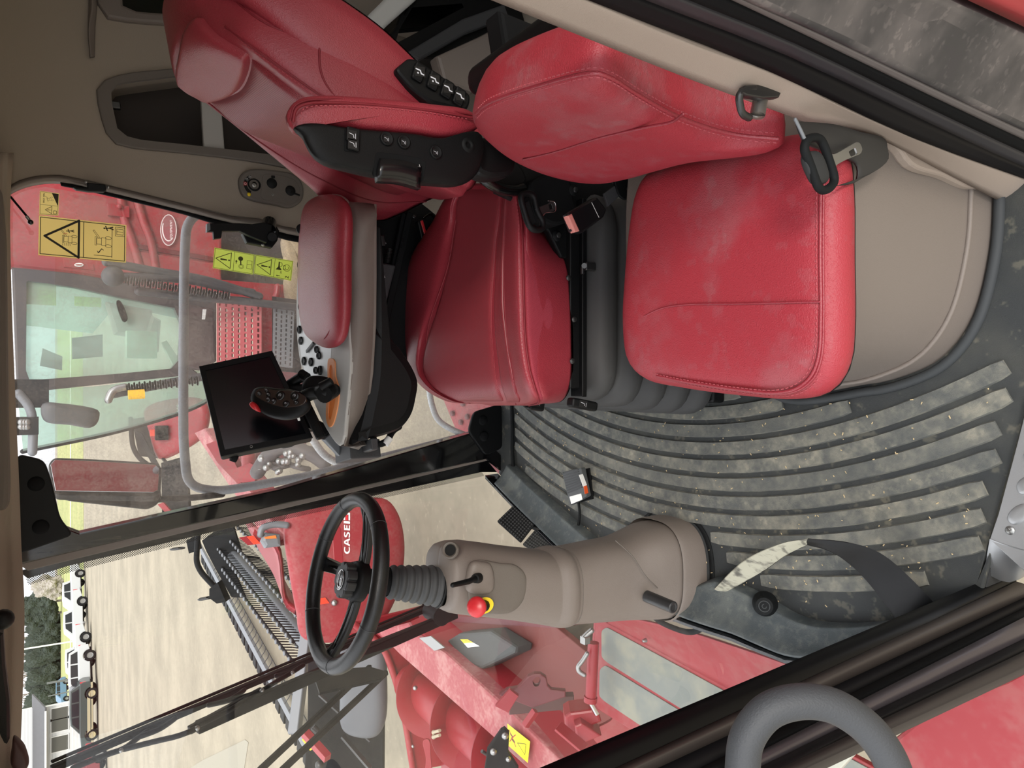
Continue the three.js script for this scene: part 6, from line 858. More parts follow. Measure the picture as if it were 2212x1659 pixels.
// ---------------------------------------------------------------- neighbouring combine's header: shield, reel, cutter bar
const HD = V(0.155, 0, -1).normalize(), along = (p, d) => p.clone().addScaledVector(HD, d);
{
  const t = T('far_header', 'large red draper header of the neighbouring combine with tined reel and lettered end shield', 'header', PY(760, 1200, -1.6).toArray());
  const ZS = -6.5, N = V(0.2, 0.1, 1).normalize(), O = PZ(740, 1230, ZS), on = (l, k = 0) => l.map(([x, y]) => PN(x, y, O.clone().addScaledVector(N, k), N));
  const sh = P(t, 'end_shield', pillow(on([[613, 1150], [618, 1116], [640, 1098], [700, 1083], [780, 1075], [835, 1079], [860, 1110], [873, 1165], [869, 1240], [852, 1300], [822, 1350], [790, 1376], [655, 1379], [640, 1320], [622, 1220]]), N, 0.08, 0.25, { n: 80, e: 8 }), M.paintDusty);
  P(sh, 'groove', slab(spline(on([[718, 1150], [722, 1140], [735, 1138], [738, 1160], [742, 1240], [736, 1254], [724, 1246], [720, 1200]], 0.082), 40), 0.02, N, { bevel: 0.008 }), M.paint);
  { const [a, b, c, d] = on([[741, 1199], [741, 1104], [757.5, 1106], [757, 1199]], 0.084), [g, tx] = print(a, b, c, d, 512, 96, (x, w, h) => { x.fillStyle = '#ece8e6'; x.font = 'bold 104px sans-serif'; x.textBaseline = 'middle'; const m = x.measureText('CASE').width; x.save(); x.scale(w * 0.69 / m, 1); x.fillText('CASE', 4, h * 0.54); x.restore(); x.fillRect(w * 0.72, 8, w * 0.055, h - 16); x.fillRect(w * 0.8, 8, w * 0.16, h * 0.2); x.fillRect(w * 0.8, h * 0.72, w * 0.16, h * 0.2); x.fillRect(w * 0.93, 8, w * 0.05, h - 16); x.fillStyle = '#d02430'; x.fillRect(w * 0.8, h * 0.34, w * 0.12, h * 0.3); }); P(sh, 'lettering', g, printMat(tx, { transparent: true })); }
  P(t, 'lower_panel', slab(on([[655, 1312], [760, 1300], [800, 1330], [792, 1374], [660, 1378]], 0.06), 0.1, N, { bevel: 0.02 }), M.paint);
  P(t, 'reflector', slab(on([[690, 1293], [703, 1291], [712, 1303], [692, 1306]], 0.11), 0.01, N), std(0xe8452c, { roughness: 0.3 }));
  P(t, 'bolt', [ball(on([[620, 1135]], 0.08)[0], 0.03), ball(on([[722, 1302]], 0.1)[0], 0.03)], M.steel);
  // lamp bracket
  P(t, 'lamp', slab(on([[566, 1156], [575, 1150], [606, 1154], [608, 1180], [574, 1184], [566, 1170]], 0.1), 0.14, N, { bevel: 0.03 }), M.greySteel);
  P(t, 'lamp_lens', slab(on([[570, 1160], [596, 1156], [598, 1163], [574, 1164]], 0.11), 0.02, N), std(0xd8762a)); P(t, 'lamp_guard', pipe(on([[562, 1155], [566, 1140], [590, 1132], [618, 1134]], 0.1), 0.03, 0.1), M.greySteel);
  P(t, 'reflective_plate', slab(on([[533, 1159], [548, 1157], [563, 1174], [548, 1176]], 0.12), 0.01, N), std(0xe8452c, { roughness: 0.3 })); P(t, 'plate', [slab(on([[516, 1161], [534, 1158], [552, 1176], [536, 1178]], 0.1), 0.01, N), slab(on([[546, 1154], [550, 1142], [566, 1160], [560, 1172]], 0.1), 0.01, N)], M.paint);
  // back sheets and beam
  P(t, 'top_beam', slab([[598, 1180], [620, 1160], [580, 1118], [540, 1062], [440, 925], [420, 935], [520, 1090], [560, 1150]].map(([x, y]) => PY(x, y, -0.75)), 0.35, up, { bevel: 0.03 }), M.paintDustGlare);
  P(t, 'back_sheet', gridSolid([[[640, 1330], [612, 1300], [600, 1200], [570, 1160]], [[600, 1250], [590, 1240], [575, 1190], [550, 1150]], [[560, 1190], [555, 1180], [545, 1160], [530, 1130]]].map((r, i) => r.map(([x, y], j) => PD(x, y, 7.4 + i * 1.2 + j * 0.1))), V(0.05, -0.05, -0.05), 4), M.paint);
  // reel: centre tube, bats and tines
  const r0 = PY(672, 1400, -1.3), r1 = PY(497, 1192, -1.3), rd = r1.clone().sub(r0), rl = rd.length(), ru = rd.clone().normalize();
  P(t, 'reel_tube', rod(r0, r1, 0.10, 0.10, 18), M.greySteel); P(t, 'reel_end', rod(along(r1, 0.0), along(r1, 0.06), 0.14), std(0xb09a72));
  const side = V(-ru.z, 0, ru.x), batG = [], tin = [], cams = [];
  for (const [ox, oy] of [[0.28, 0.05], [0.12, 0.22], [-0.2, 0.18], [-0.32, -0.1], [-0.1, -0.25], [0.45, -0.12]]) {
    const o = side.clone().multiplyScalar(ox).add(V(0, oy, 0)); batG.push(rod(r0.clone().add(o), r1.clone().add(o), 0.022, 0.022, 8));
    for (let i = 0; i < 46; i++) { const p = r0.clone().addScaledVector(rd, (i + 0.5) / 46).add(o); tin.push(bar(p, p.clone().add(V(-0.03, -0.14, 0)), 0.012, 0.02, ru, 0.003), bar(p.clone().add(V(-0.03, -0.14, 0)), p.clone().add(V(-0.07, -0.26, 0)), 0.01, 0.012, ru, 0.003)); if (i % 2 === 0) cams.push(ball(p.clone().add(V(0, 0.02, 0)), 0.035, [1, 0.6, 1], 8)); }
  }
  P(t, 'reel_bats', batG, M.blackSteel); const tp = P(t, 'tines', tin, M.blackSteel); tp.userData.kind = 'stuff'; P(t, 'tine_clips', cams, M.greySteel).userData.kind = 'stuff';
  // reel arm, cutter bar, guards
  P(t, 'reel_arm', bar(PD(664, 1360, 7.6), PD(636, 1586, 7.2), 0.11, 0.14, V(1, 0, 0), 0.02), M.greySteel);
  const c0 = PY(700, 1690, -1.68), c1 = PY(436, 1192, -1.68), cd = c1.clone().sub(c0), cl = cd.length(), cu = cd.clone().normalize(), cs = V(-cu.z, 0, cu.x).normalize();
  for (const [k, hgt] of [[0.0, 0], [0.1, 0.03], [0.19, 0.05]]) P(t, 'cutter_rail', bar(c0.clone().addScaledVector(cs, k).add(V(0, hgt, 0)), c1.clone().addScaledVector(cs, k).add(V(0, hgt, 0)), 0.06, 0.06, up, 0.01), M.greySteel);
  for (let i = 0; i < 30; i++) { const p = c0.clone().addScaledVector(cd, (i + 0.5) / 30).addScaledVector(cs, -0.14); P(t, 'guard', framed(new RoundedBoxGeometry(0.2, 0.05, cl / 30 * 0.72, 1, 0.015), p, cs, up, cu.clone().negate()), M.blackSteel); }
  const hooks = []; for (let i = 0; i < 34; i++) { const p = c0.clone().addScaledVector(cd, (i + 0.5) / 34 * 0.8).addScaledVector(cs, 0.28); hooks.push(tube([p.clone().add(V(0, 0.1, 0)), p.clone().addScaledVector(cs, 0.14).add(V(0, 0.02, 0)), p.clone().addScaledVector(cs, 0.3).add(V(0, 0.08, 0))], 0.008, { seg: 8, rad: 5 })); }
  P(t, 'lifter_tines', hooks, M.darkSteel).userData.kind = 'stuff';
  P(t, 'end_sheet', slab(many(PD, [[436, 1168], [460, 1150], [504, 1138], [520, 1190], [498, 1218], [512, 1250], [530, 1292], [500, 1290], [466, 1230], [446, 1192]], 12.5), 0.06, V(0.3, 0.6, 1)), M.blackSteel);
  P(t, 'divider_frame', pipe(many(PD, [[428, 1150], [424, 1214], [434, 1236], [464, 1268]], 12.8), 0.05, 0.2, 8), M.blackSteel);
  P(t, 'divider_block', [slab(many(PD, [[452, 1272], [470, 1258], [488, 1300], [468, 1304], [452, 1292]], 12.4), 0.2, V(0, 0.6, 1)), slab(many(PD, [[402, 1168], [420, 1158], [426, 1190], [408, 1196]], 12.9), 0.2, V(0, 0.6, 1))], M.blackSteel);
  const coil = (a, b) => tube(Array.from({ length: 60 }, (_, i) => PD(lerp(a[0], b[0], i / 59), lerp(a[1], b[1], i / 59), 12.5).add(V(0, 0.06 * Math.cos(i / 59 * 38), 0.06 * Math.sin(i / 59 * 38)))), 0.014, { seg: 160, rad: 5 });
  P(t, 'spring', [coil([436, 1294], [452, 1291]), coil([376, 1186], [392, 1184])], M.darkSteel);
  // near end of the header: black sheet, canvas roller, red marker
  P(t, 'near_end_sheet', slab(many(PD, [[665, 1420], [735, 1395], [800, 1400], [830, 1440], [828, 1700], [655, 1700], [664, 1560]], 7.0), 0.08, V(-0.1, 0.7, 1), { bevel: 0.01 }), M.blackSteel);
  P(t, 'divider_tank', pillow(many(PD, [[740, 1400], [790, 1385], [828, 1396], [836, 1470], [832, 1560], [815, 1588], [780, 1592], [742, 1575], [735, 1500]], 6.7), V(0, 0.7, 1), 0.12, 0.1), std(0x55585c, { roughness: 0.5 }));
  P(t, 'marker_bar', bar(PD(658, 1582, 6.7), PD(708, 1638, 6.5), 0.07, 0.07, up), M.paint); P(t, 'marker_band', slab(many(PD, [[652, 1598], [664, 1592], [682, 1614], [670, 1622]], 6.75), 0.03, V(0, 0.6, 1)), M.yellow);
  P(t, 'fittings', [ball(PD(690, 1652, 6.6), 0.04), rod(PD(676, 1570, 6.8), PD(690, 1585, 6.8), 0.03), bar(PD(690, 1500, 6.9), PD(800, 1600, 6.8), 0.03, 0.03, up), bar(PD(740, 1590, 6.8), PD(800, 1660, 6.7), 0.04, 0.04, up)], M.darkSteel);
}
// ---------------------------------------------------------------- neighbouring combine
{
  const Z = -8.6, t = T('neighbour_combine', 'red combine harvester standing alongside with glazed cab, red side panels and access steps', 'combine', [1, -1.9, -9]);
  const pz = (l, d = 0) => many(PZ, l, Z + d);
  P(t, 'side_panel', slab(pz([[-80, 300], [-80, 575], [25, 577], [160, 592], [300, 614], [330, 640], [420, 650], [478, 640], [480, 480], [420, 300]]), 0.2, V(0, 0, 1), { bevel: 0.03 }), M.paintDusty);
  for (const l of [[[255, 390], [270, 480], [285, 520], [320, 640]], [[285, 395], [310, 480], [325, 520], [345, 640]]]) P(t, 'panel_ridge', tube(pz(l, 0.02), 0.045, { rad: 6 }), M.paintDusty);
  P(t, 'panel_gap', bar(PZ(285, 530, Z + 0.01), PZ(470, 562, Z + 0.01), 0.05, 0.04, V(0, 0, 1)), M.paintDark);
  P(t, 'panel', slab(pz([[300, 542], [474, 570], [485, 640], [310, 625]], 0.03), 0.06, V(0, 0, 1), { bevel: 0.02 }), M.paintDusty);
  P(t, 'plate_outline', slab(pz([[137, 560], [202, 572], [204, 584], [138, 577]], 0.008), 0.01, V(0, 0, 1), { bevel: 0.003 }), M.paintDusty);
  const el = (cx, cy, a, b, d, n = 36) => Array.from({ length: n }, (_, i) => PZ(cx + Math.cos(i / n * 6.283) * a, cy + Math.sin(i / n * 6.283) * b, Z + d));
  P(t, 'oval_badge', slab(el(170.5, 572, 10, 4.2, 0.02), 0.02, V(0, 0, 1), { bevel: 0.002 }), M.white); P(t, 'oval_badge_center', slab(el(170.5, 572, 8, 1.2, 0.026), 0.01, V(0, 0, 1), { bevel: 0 }), M.paintDusty);
  { const c = [[346, 531], [346, 463], [382, 463], [382, 531]], [g, tx] = print(...pz(c, 0.05), 256, 136, (x, w, h) => { x.fillStyle = '#d8cccb'; x.beginPath(); x.ellipse(w / 2, h / 2, w / 2, h / 2, 0, 0, 7); x.fill(); x.fillStyle = '#8d4a50'; x.beginPath(); x.ellipse(w / 2, h / 2, w / 2 - 8, h / 2 - 8, 0, 0, 7); x.fill(); x.strokeStyle = '#e6dede'; x.lineWidth = 9; x.beginPath(); x.ellipse(w * 0.54, h * 0.5, w * 0.38, h * 0.36, 0, 2.4, 5.2); x.stroke(); x.fillStyle = '#ded2d2'; x.font = 'bold 26px sans-serif'; x.textAlign = 'center'; x.fillText('EQUIPMENT', w / 2 + 6, h * 0.72); }); P(t, 'round_decal', g, printMat(tx, { transparent: true })); }
  P(t, 'hinge', [box(0.12, 0.2, 0.06, PZ(256, 456, Z + 0.03)), ball(PZ(258, 446, Z + 0.08), 0.03)], M.paint);
  // dark drive parts and the tyre under the panel
  P(t, 'underbody', slab(pz([[470, 420], [640, 420], [700, 500], [700, 680], [560, 690], [470, 640]], -0.5), 0.2, V(0, 0, 1)), std(0x3a3534));
  for (let i = 0; i < 6; i++) { const a = i / 6; P(t, 'tyre_lug', pillow(many(PZ, [[606 + i * 4, 470 + i * 42], [622 + i * 4, 478 + i * 42], [640 + i * 2, 520 + i * 42], [652, 560 + i * 40], [640, 562 + i * 40], [618, 522 + i * 42]], Z + 0.2), V(0, 0, 1), 0.1, 0.15, { n: 30 }), std(0x9a8a70, { roughness: 1 })); }
  P(t, 'red_bracket', [pipe(pz([[600, 620], [598, 640], [585, 652]], 0.3), 0.04, 0.1), box(0.3, 0.9, 0.1, PZ(560, 640, Z + 0.1))], M.paint);
  // cab frame
  const frame = P(t, 'door_frame', slab(pz([[25, 577], [160, 590], [393, 633], [468, 652], [468, 780], [440, 800], [420, 800], [430, 808], [300, 822], [36, 850], [30, 700]], 0.15), 0.12, V(0, 0, 1), { bevel: 0.02, holes: [pz([[52, 606], [60, 602], [160, 616], [250, 636], [380, 662], [396, 700], [390, 780], [372, 800], [250, 812], [60, 826], [50, 800]], 0.15)] }), std(0x3a3638, { roughness: 0.5 }));
  P(t, 'lower_door_panel', slab(pz([[400, 655], [462, 668], [466, 780], [430, 800], [396, 790]], 0.17), 0.05, V(0, 0, 1), { bevel: 0.02 }), std(0x3c2e30, { roughness: 0.5 }));
  P(t, 'door_label', slab(pz([[438, 668], [446, 668], [443, 690], [436, 690]], 0.18), 0.005, V(0, 0, 1), { bevel: 0 }), M.white);
  P(t, 'cab_glass', slab(pz([[45, 598], [396, 655], [396, 800], [45, 832]], 0.08), 0.006, V(0, 0, 1), { bevel: 0 }), M.glassGreen);
  const haze = new THREE.MeshStandardMaterial({ color: 0xb9cfc4, roughness: 1, transparent: true, opacity: 0.42, alphaMap: dataTex(256, 1.4, (i) => 0.35 + 0.65 * nC[i * 4 % 262144]) });  // dust on the cab glass, its pale green reflection put into the colour
  P(t, 'cab_dust_reflection', slab(pz([[45, 598], [396, 655], [396, 800], [45, 832]], 0.1), 0.001, V(0, 0, 1), { bevel: 0 }), haze);
  const ws = [[[36, 835], [44, 910], [50, 975]], [[200, 835], [240, 890], [260, 930]], [[330, 815], [380, 858], [420, 880]], [[430, 800], [450, 830], [470, 850]]].map((r) => r.map(([x, y], j) => PZ(x, y, Z + 0.1 - j * 0.5)));
  P(t, 'windscreen', gridSolid(ws, V(0, 0, -0.005), 4), M.glassGreen); P(t, 'windscreen_dust_reflection', gridSolid(ws.map((r) => r.map((p) => p.clone().add(V(0, 0, 0.02)))), V(0, 0, -0.001), 4), haze);
  P(t, 'windscreen_edge', tube(ws.map((r) => r[2]), 0.03, { rad: 6 }), M.blackSteel);
  // inside the neighbour's cab
  P(t, 'cab_seat', [slab(pz([[230, 650], [330, 668], [340, 735], [250, 720]], -0.8), 0.4, V(0, 0, 1), { bevel: 0.1 }), slab(pz([[330, 680], [350, 690], [345, 760], [300, 770]], -0.7), 0.4, V(0, 0, 1), { bevel: 0.1 })], std(0x8a7568));
  P(t, 'cab_screen', [slab(pz([[155, 730], [222, 722], [222, 770], [156, 776]], -0.6), 0.06, V(0, 0, 1), { bevel: 0.01 }), slab(pz([[92, 752], [135, 770], [134, 800], [86, 790]], -0.6), 0.06, V(0, 0, 1), { bevel: 0.01 })], M.blackSteel);
  P(t, 'cab_boxes', [slab(pz([[350, 740], [360, 735], [390, 780], [380, 800]], -0.3), 0.1, V(0, 0, 1)), box(0.3, 0.3, 0.2, PZ(305, 745, Z - 0.3))], std(0xc2c2a8)); P(t, 'cab_sticker', [box(0.1, 0.24, 0.01, PZ(190, 652, Z + 0.05)), box(0.22, 0.26, 0.01, PZ(88, 635, Z + 0.03))], std(0xc4cc50));
  P(t, 'cab_rear_wall', slab(pz([[36, 600], [400, 660], [400, 690], [250, 660], [200, 720], [36, 700]], -1.7), 0.05, V(0, 0, 1)), std(0xa9bdb4));
  P(t, 'door_handle', slab(spline(pz([[252, 650], [258, 648], [276, 690], [268, 696]], 0.2), 24), 0.04, V(0, 0, 1)), M.black);
  // mirror, lamps, rails and chains
  P(t, 'mirror', pillow(pz([[92, 872], [140, 872], [208, 884], [215, 890], [210, 914], [196, 924], [150, 918], [100, 912], [90, 900]], 0.9), V(0, 0, 1), 0.08, 0.15, { n: 40 }), std(0x4a4a4a, { roughness: 0.5 }));
  P(t, 'mirror_arm', pipe(pz([[40, 850], [66, 880], [72, 920], [70, 976]], 0.8), 0.04, 0.1), M.greySteel);
  P(t, 'lamp_cluster', [box(0.26, 0.34, 0.16, PZ(58, 850, Z + 0.7)), box(0.16, 0.22, 0.12, PZ(52, 920, Z + 0.8))], M.blackSteel); P(t, 'lamp_glass', [0, 1, 2].flatMap((i) => [ball(PZ(46 + i * 6, 912, Z + 0.87), 0.03), ball(PZ(46 + i * 6, 922, Z + 0.87), 0.03)]), M.steel);
  for (const l of [[[230, 566], [330, 585], [440, 604], [560, 640]], [[244, 597], [400, 604], [500, 625], [545, 632]], [[300, 629], [400, 640], [520, 650], [640, 664]], [[240, 852], [310, 838], [430, 815], [470, 808]]]) P(t, 'hand_rail', tube(pz(l, 0.9), 0.042, { rad: 8 }), std(0x35363a, { roughness: 0.4 }));
  P(t, 'rail_knob', ball(PZ(244, 597, Z + 0.9), 0.1), M.darkGrey);
  const chain = (a, b, n) => { const out = []; for (let i = 0; i < n; i++) { const p = PZ(lerp(a[0], b[0], i / n), lerp(a[1], b[1], i / n), Z + 1.0), d = PZ(b[0], b[1], Z + 1.0).sub(PZ(a[0], a[1], Z + 1)).normalize(), [x, y, z] = axes(d); out.push(moved(framed(new THREE.TorusGeometry(0.024, 0.008, 5, 10).scale(1, 1.6, 1).rotateX(Math.PI / 2), V(), i % 2 ? x : y, z, i % 2 ? y : x.clone().negate()), p)); } return out; };
  P(t, 'chain', [...chain([272, 605], [500, 640], 38), ...chain([274, 838], [432, 822], 28)], M.steel);
  P(t, 'hook', pipe(pz([[234, 864], [243, 842], [270, 836]], 1.0), 0.035, 0.1), M.steel); P(t, 'yellow_grip', rod(PZ(277, 853, Z + 1.05), PZ(312, 851, Z + 1.05), 0.045), std(0xe0b02a));
  // slotted red step, solid red sheet, slotted black step
  const slots = (l, nx, ny, k) => { const h = []; for (let i = 0; i < nx; i++) for (let j = 0; j < ny; j++) { const c = (u, v) => { const a = V().copy(l[0]).lerp(l[1], v), b = V().copy(l[3]).lerp(l[2], v); return a.lerp(b, u); }, u = (i + 0.5) / nx, v = (j + 0.5 + (i % 2) * 0.25) / (ny + 0.5), du = 0.16 / nx, dv = 0.3 / ny; h.push([c(u - du, v - dv), c(u + du, v - dv), c(u + du, v + dv), c(u - du, v + dv)]); } return h; };
  const q1 = pz([[468, 652], [468, 796], [550, 812], [550, 652]], 0.45).map((p, i) => p.add(V(0, 0, i > 1 ? 0.3 : 0))), q2 = pz([[592, 665], [590, 790], [632, 795], [636, 670]], 0.8);
  P(t, 'slotted_step', slab(q1, 0.03, V(0, 0.5, 1), { bevel: 0, holes: slots(q1, 7, 13) }), M.paintDusty);
  P(t, 'step_face', slab(pz([[550, 620], [550, 812], [588, 818], [588, 622]], 0.6), 0.05, V(0, 0, 1), { bevel: 0.006 }), M.paint);
  P(t, 'dark_step', slab(q2, 0.03, V(0, 0.5, 1), { bevel: 0, holes: slots(q2, 4, 12) }), M.greySteel); P(t, 'dark_frame', slab(pz([[588, 640], [588, 800], [650, 806], [660, 650]], 0.55), 0.05, V(0, 0, 1)), std(0x2b292a));
  // feeder and hydraulics between cab and header
  P(t, 'feeder', slab(many(PD, [[560, 800], [650, 800], [660, 960], [600, 1010], [520, 1000], [470, 960], [500, 900]], 11), 0.3, V(0, 0.5, 1)), M.paintDark);
  P(t, 'feeder_arm', [rod(PD(536, 960, 9.2), PD(538, 1012, 9.1), 0.09), slab(many(PD, [[445, 960], [470, 950], [500, 985], [512, 1010], [530, 1035], [514, 1046], [470, 1000]], 9.6), 0.2, V(0, 0.5, 1)), slab(many(PD, [[500, 1015], [540, 1000], [556, 1010], [550, 1040], [515, 1042]], 9), 0.1, V(0, 0.5, 1))], M.paint);
  const hs = []; for (let i = 0; i < 12; i++) { const x = rr(560, 650), y = rr(975, 1010); hs.push(pipe([PD(x, y, 8.9), PD(x + rr(10, 24), y + rr(6, 16), 8.8), PD(x + rr(24, 46), y + rr(-6, 10), 8.9)], rr(0.02, 0.045), 0.1, 6)); } hs.push(pipe(many(PD, [[556, 1020], [580, 980], [620, 960], [680, 985], [700, 1000]], 8.8), 0.09, 0.3, 10));
  P(t, 'hoses', hs, std(0x4a4648, { roughness: 0.6 })).userData.kind = 'stuff'; P(t, 'couplers', Array.from({ length: 16 }, () => ball(PD(rr(556, 660), rr(975, 1024), 8.75), rr(0.03, 0.06), [1, 1, 1], 8)), M.steel).userData.kind = 'stuff';
}
{ // third header beyond
  const d = 15, t = T('distant_header', 'red header shield and black divider of a third machine beyond the neighbour', 'header', PD(380, 920, d).toArray());
  P(t, 'shield', pillow(many(PD, [[312, 888], [330, 872], [430, 860], [450, 880], [446, 930], [430, 952], [355, 992], [342, 990], [322, 930]], d), V(0.1, 0.3, 1), 0.12, 0.3, { e: 8 }), M.paint);
  { const [g, tx] = print(...many(PD, [[381, 900], [381, 868], [390, 868], [390, 900]], d - 0.16), 128, 40, (x, w, h) => { x.fillStyle = '#e6e0de'; x.font = 'bold 44px sans-serif'; x.fillText('CASE', 2, h - 4); }); P(t, 'lettering', g, printMat(tx, { transparent: true })); }
  P(t, 'lamp', box(0.3, 0.24, 0.16, PD(349, 935, d - 0.2)), M.blackSteel); P(t, 'reflector', box(0.14, 0.14, 0.02, PD(332, 935, d - 0.2)), std(0xe8452c));
  P(t, 'frame', [pipe(many(PD, [[282, 905], [286, 965], [300, 990], [340, 1018]], d), 0.05, 0.2), bar(PD(350, 988, d), PD(400, 1050, d - 1), 0.05, 0.05, up), slab(many(PD, [[284, 905], [320, 900], [340, 990], [300, 985]], d + 0.2), 0.1, V(0, 0.5, 1))], M.blackSteel);
  P(t, 'tines', Array.from({ length: 24 }, (_, i) => { const y = 930 + i * 3; return bar(PD(290 + i * 1.6, y, d - 0.1), PD(308 + i * 1.6, y + 8, d - 0.2), 0.02, 0.02, up); }), M.blackSteel).userData.kind = 'stuff';
  P(t, 'arm', slab(many(PD, [[348, 1000], [400, 985], [410, 1120], [350, 1120]], d - 1.5), 0.1, V(0, 0.5, 1)), M.blackSteel); P(t, 'marker', [slab(many(PD, [[340, 1090], [352, 1085], [370, 1105], [358, 1108]], d - 2), 0.05, V(0, 0.5, 1))], M.paint);
}
// ================================================================ the yard's far side: vehicles, building, trees
const wheel = (r, w) => [disc(V(0, 0, -w / 2), V(0, 0, 1), [[r * 0.62, 0], [r * 0.9, 0], [r, w * 0.15], [r, w * 0.85], [r * 0.9, w], [r * 0.62, w]], 28), disc(V(0, 0, -w / 2), V(0, 0, 1), [[0, w * 0.8], [r * 0.2, w * 0.86], [r * 0.5, w * 0.75], [r * 0.62, w * 0.95], [r * 0.62, w * 0.1]], 24)];
function vehicle(name, label, group, px, py, turn, paint, kind) {
  const g0 = PY(px, py, GY), t = T(name, label, kind === 'pickup' ? 'pickup truck' : 'car', g0.toArray(), group); t.rotation.y = turn;
  const A = (n, geo, m, par = t) => { const q = meshOf(n, geo, m); par.add(q); return q; };                 // built round its own middle, front to -x
  const W = 1.95, ext = (pts, w, z0, b = 0.05) => moved(new THREE.ExtrudeGeometry(new THREE.Shape(pts.map(([x, y]) => new THREE.Vector2(x, y))), { depth: w - 2 * b, bevelEnabled: true, bevelSize: b, bevelThickness: b, bevelOffset: -b, bevelSegments: 2 }), [0, 0, z0 + b]);
  const arch = (x) => { const p = []; for (let i = 0; i <= 8; i++) { const a = Math.PI * i / 8; p.push([x + 0.47 * Math.cos(a), 0.42 + 0.45 * Math.sin(a)]); } return p; };
  const wb = 1.75, glass = std(0x20262a, { roughness: 0.15 });
  if (kind === 'pickup') {
    A('body', ext([[-2.9, 0.55], [-2.92, 1.0], [-2.7, 1.15], [-1.2, 1.22], [2.85, 1.22], [2.9, 0.6], ...arch(wb), ...arch(-wb)], W, -W / 2), paint);
    const c = A('cab', ext([[-1.35, 1.2], [-0.6, 1.86], [0.2, 1.93], [1.0, 1.9], [1.15, 1.2]], W * 0.92, -W * 0.46, 0.08), paint);
    for (const z of [1, -1]) for (const p of [[[-1.0, 1.28], [-0.5, 1.76], [-0.1, 1.78], [-0.1, 1.28]], [[0.0, 1.28], [0.0, 1.78], [0.7, 1.78], [0.9, 1.28]]]) A('window', ext(p, 0.05, z * W * 0.455 - 0.025, 0.01), glass, c);
    A('rear_window', box(0.04, 0.42, 1.4, [1.08, 1.55, 0], [0, 0, 0.2]), glass, c); A('tailgate', box(0.06, 0.6, 1.6, [2.9, 0.95, 0], [0, 0, 0], 0.03), paint); A('plate', box(0.02, 0.16, 0.34, [2.94, 0.62, 0]), M.darkGrey);
    A('bumper', box(0.2, 0.22, 1.9, [2.98, 0.55, 0], [0, 0, 0], 0.05), M.steel);
  } else {
    A('body', ext([[-2.45, 0.5], [-2.48, 0.95], [-2.2, 1.12], [-1.25, 1.2], [2.3, 1.2], [2.4, 0.95], [2.38, 0.5], ...arch(1.5), ...arch(-1.45)], W, -W / 2), paint);
    const c = A('cabin', ext([[-1.35, 1.16], [-0.55, 1.78], [0.2, 1.84], [1.9, 1.8], [2.25, 1.16]], W * 0.9, -W * 0.45, 0.07), paint);
    for (const z of [1, -1]) for (const p of [[[-0.95, 1.24], [-0.45, 1.68], [-0.05, 1.7], [-0.05, 1.24]], [[0.05, 1.24], [0.05, 1.7], [0.95, 1.7], [0.95, 1.24]], [[1.05, 1.24], [1.05, 1.7], [1.75, 1.68], [1.95, 1.24]]]) A('window', ext(p, 0.05, z * W * 0.445 - 0.025, 0.01), glass, c);
    A('rear_window', box(0.04, 0.4, 1.5, [2.06, 1.5, 0], [0, 0, 0.5]), glass, c);
    if (kind === 'suv') A('side_stripe', [box(3.0, 0.2, 0.04, [0.05, 0.62, W / 2 + 0.005]), box(4.6, 0.14, 0.03, [0, 0.42, W / 2 - 0.02])], std(0xa79c80, { roughness: 0.6 }));
  }
  const x = kind === 'pickup' ? wb : 1.48, end = kind === 'pickup' ? 2.88 : 2.36;
  for (const dx of [x, -x]) for (const z of [1, -1]) { const [ty, rim] = wheel(0.4, 0.26), q = A('wheel', moved(z > 0 ? ty : ty.rotateX(Math.PI), [dx, 0.4, z * (W / 2 - 0.1)]), M.tyre); A('rim', moved(z > 0 ? rim : rim.rotateX(Math.PI), [dx, 0.4, z * (W / 2 - 0.1)]), kind === 'suv' ? std(0xc0b48c, { metalness: 0.4, roughness: 0.4 }) : M.steel, q); }
  for (const z of [0.86, -0.86]) A('tail_light', box(0.08, 0.36, 0.18, [end, 0.98, z], [0, 0, 0], 0.03), M.redPlastic);
  A('underbody', box(4.4, 0.2, 1.5, [0, 0.42, 0]), M.blackMatte);
}
const white = phy(0xc3c7c8, { roughness: 0.35, clearcoat: 0.5 });
vehicle('pickup_truck', 'white pickup truck in the middle of the parked row, full side in view', 'white pickups parked in the yard', 190, 1343, 0.5, white, 'pickup');
vehicle('pickup_truck', 'white pickup truck half hidden between another pickup and the dark wagon', 'white pickups parked in the yard', 198, 1424, 0.5, white, 'pickup');
vehicle('pickup_truck', 'farthest white pickup truck, only its bed and tailgate showing beside the window post', 'white pickups parked in the yard', 185, 1282, 0.75, white, 'pickup');
vehicle('estate_car', 'white car between the pickups and the dark wagon, tail light showing', null, 208, 1462, 0.6, white, 'car');
vehicle('estate_car', 'dark green four wheel drive wagon with tan lower body and tan wheels', null, 211, 1532, 0.12, phy(0x3a4442, { roughness: 0.35, clearcoat: 0.5 }), 'suv');
vehicle('estate_car', 'blue car behind the dark wagon by the pale building', null, 150, 1496, 0.9, phy(0x5f7f99, { roughness: 0.35 }), 'car');
vehicle('estate_car', 'dark red car cut off by the picture edge below the building', null, 232, 1690, 0.7, phy(0x7a2b33, { roughness: 0.35 }), 'car');
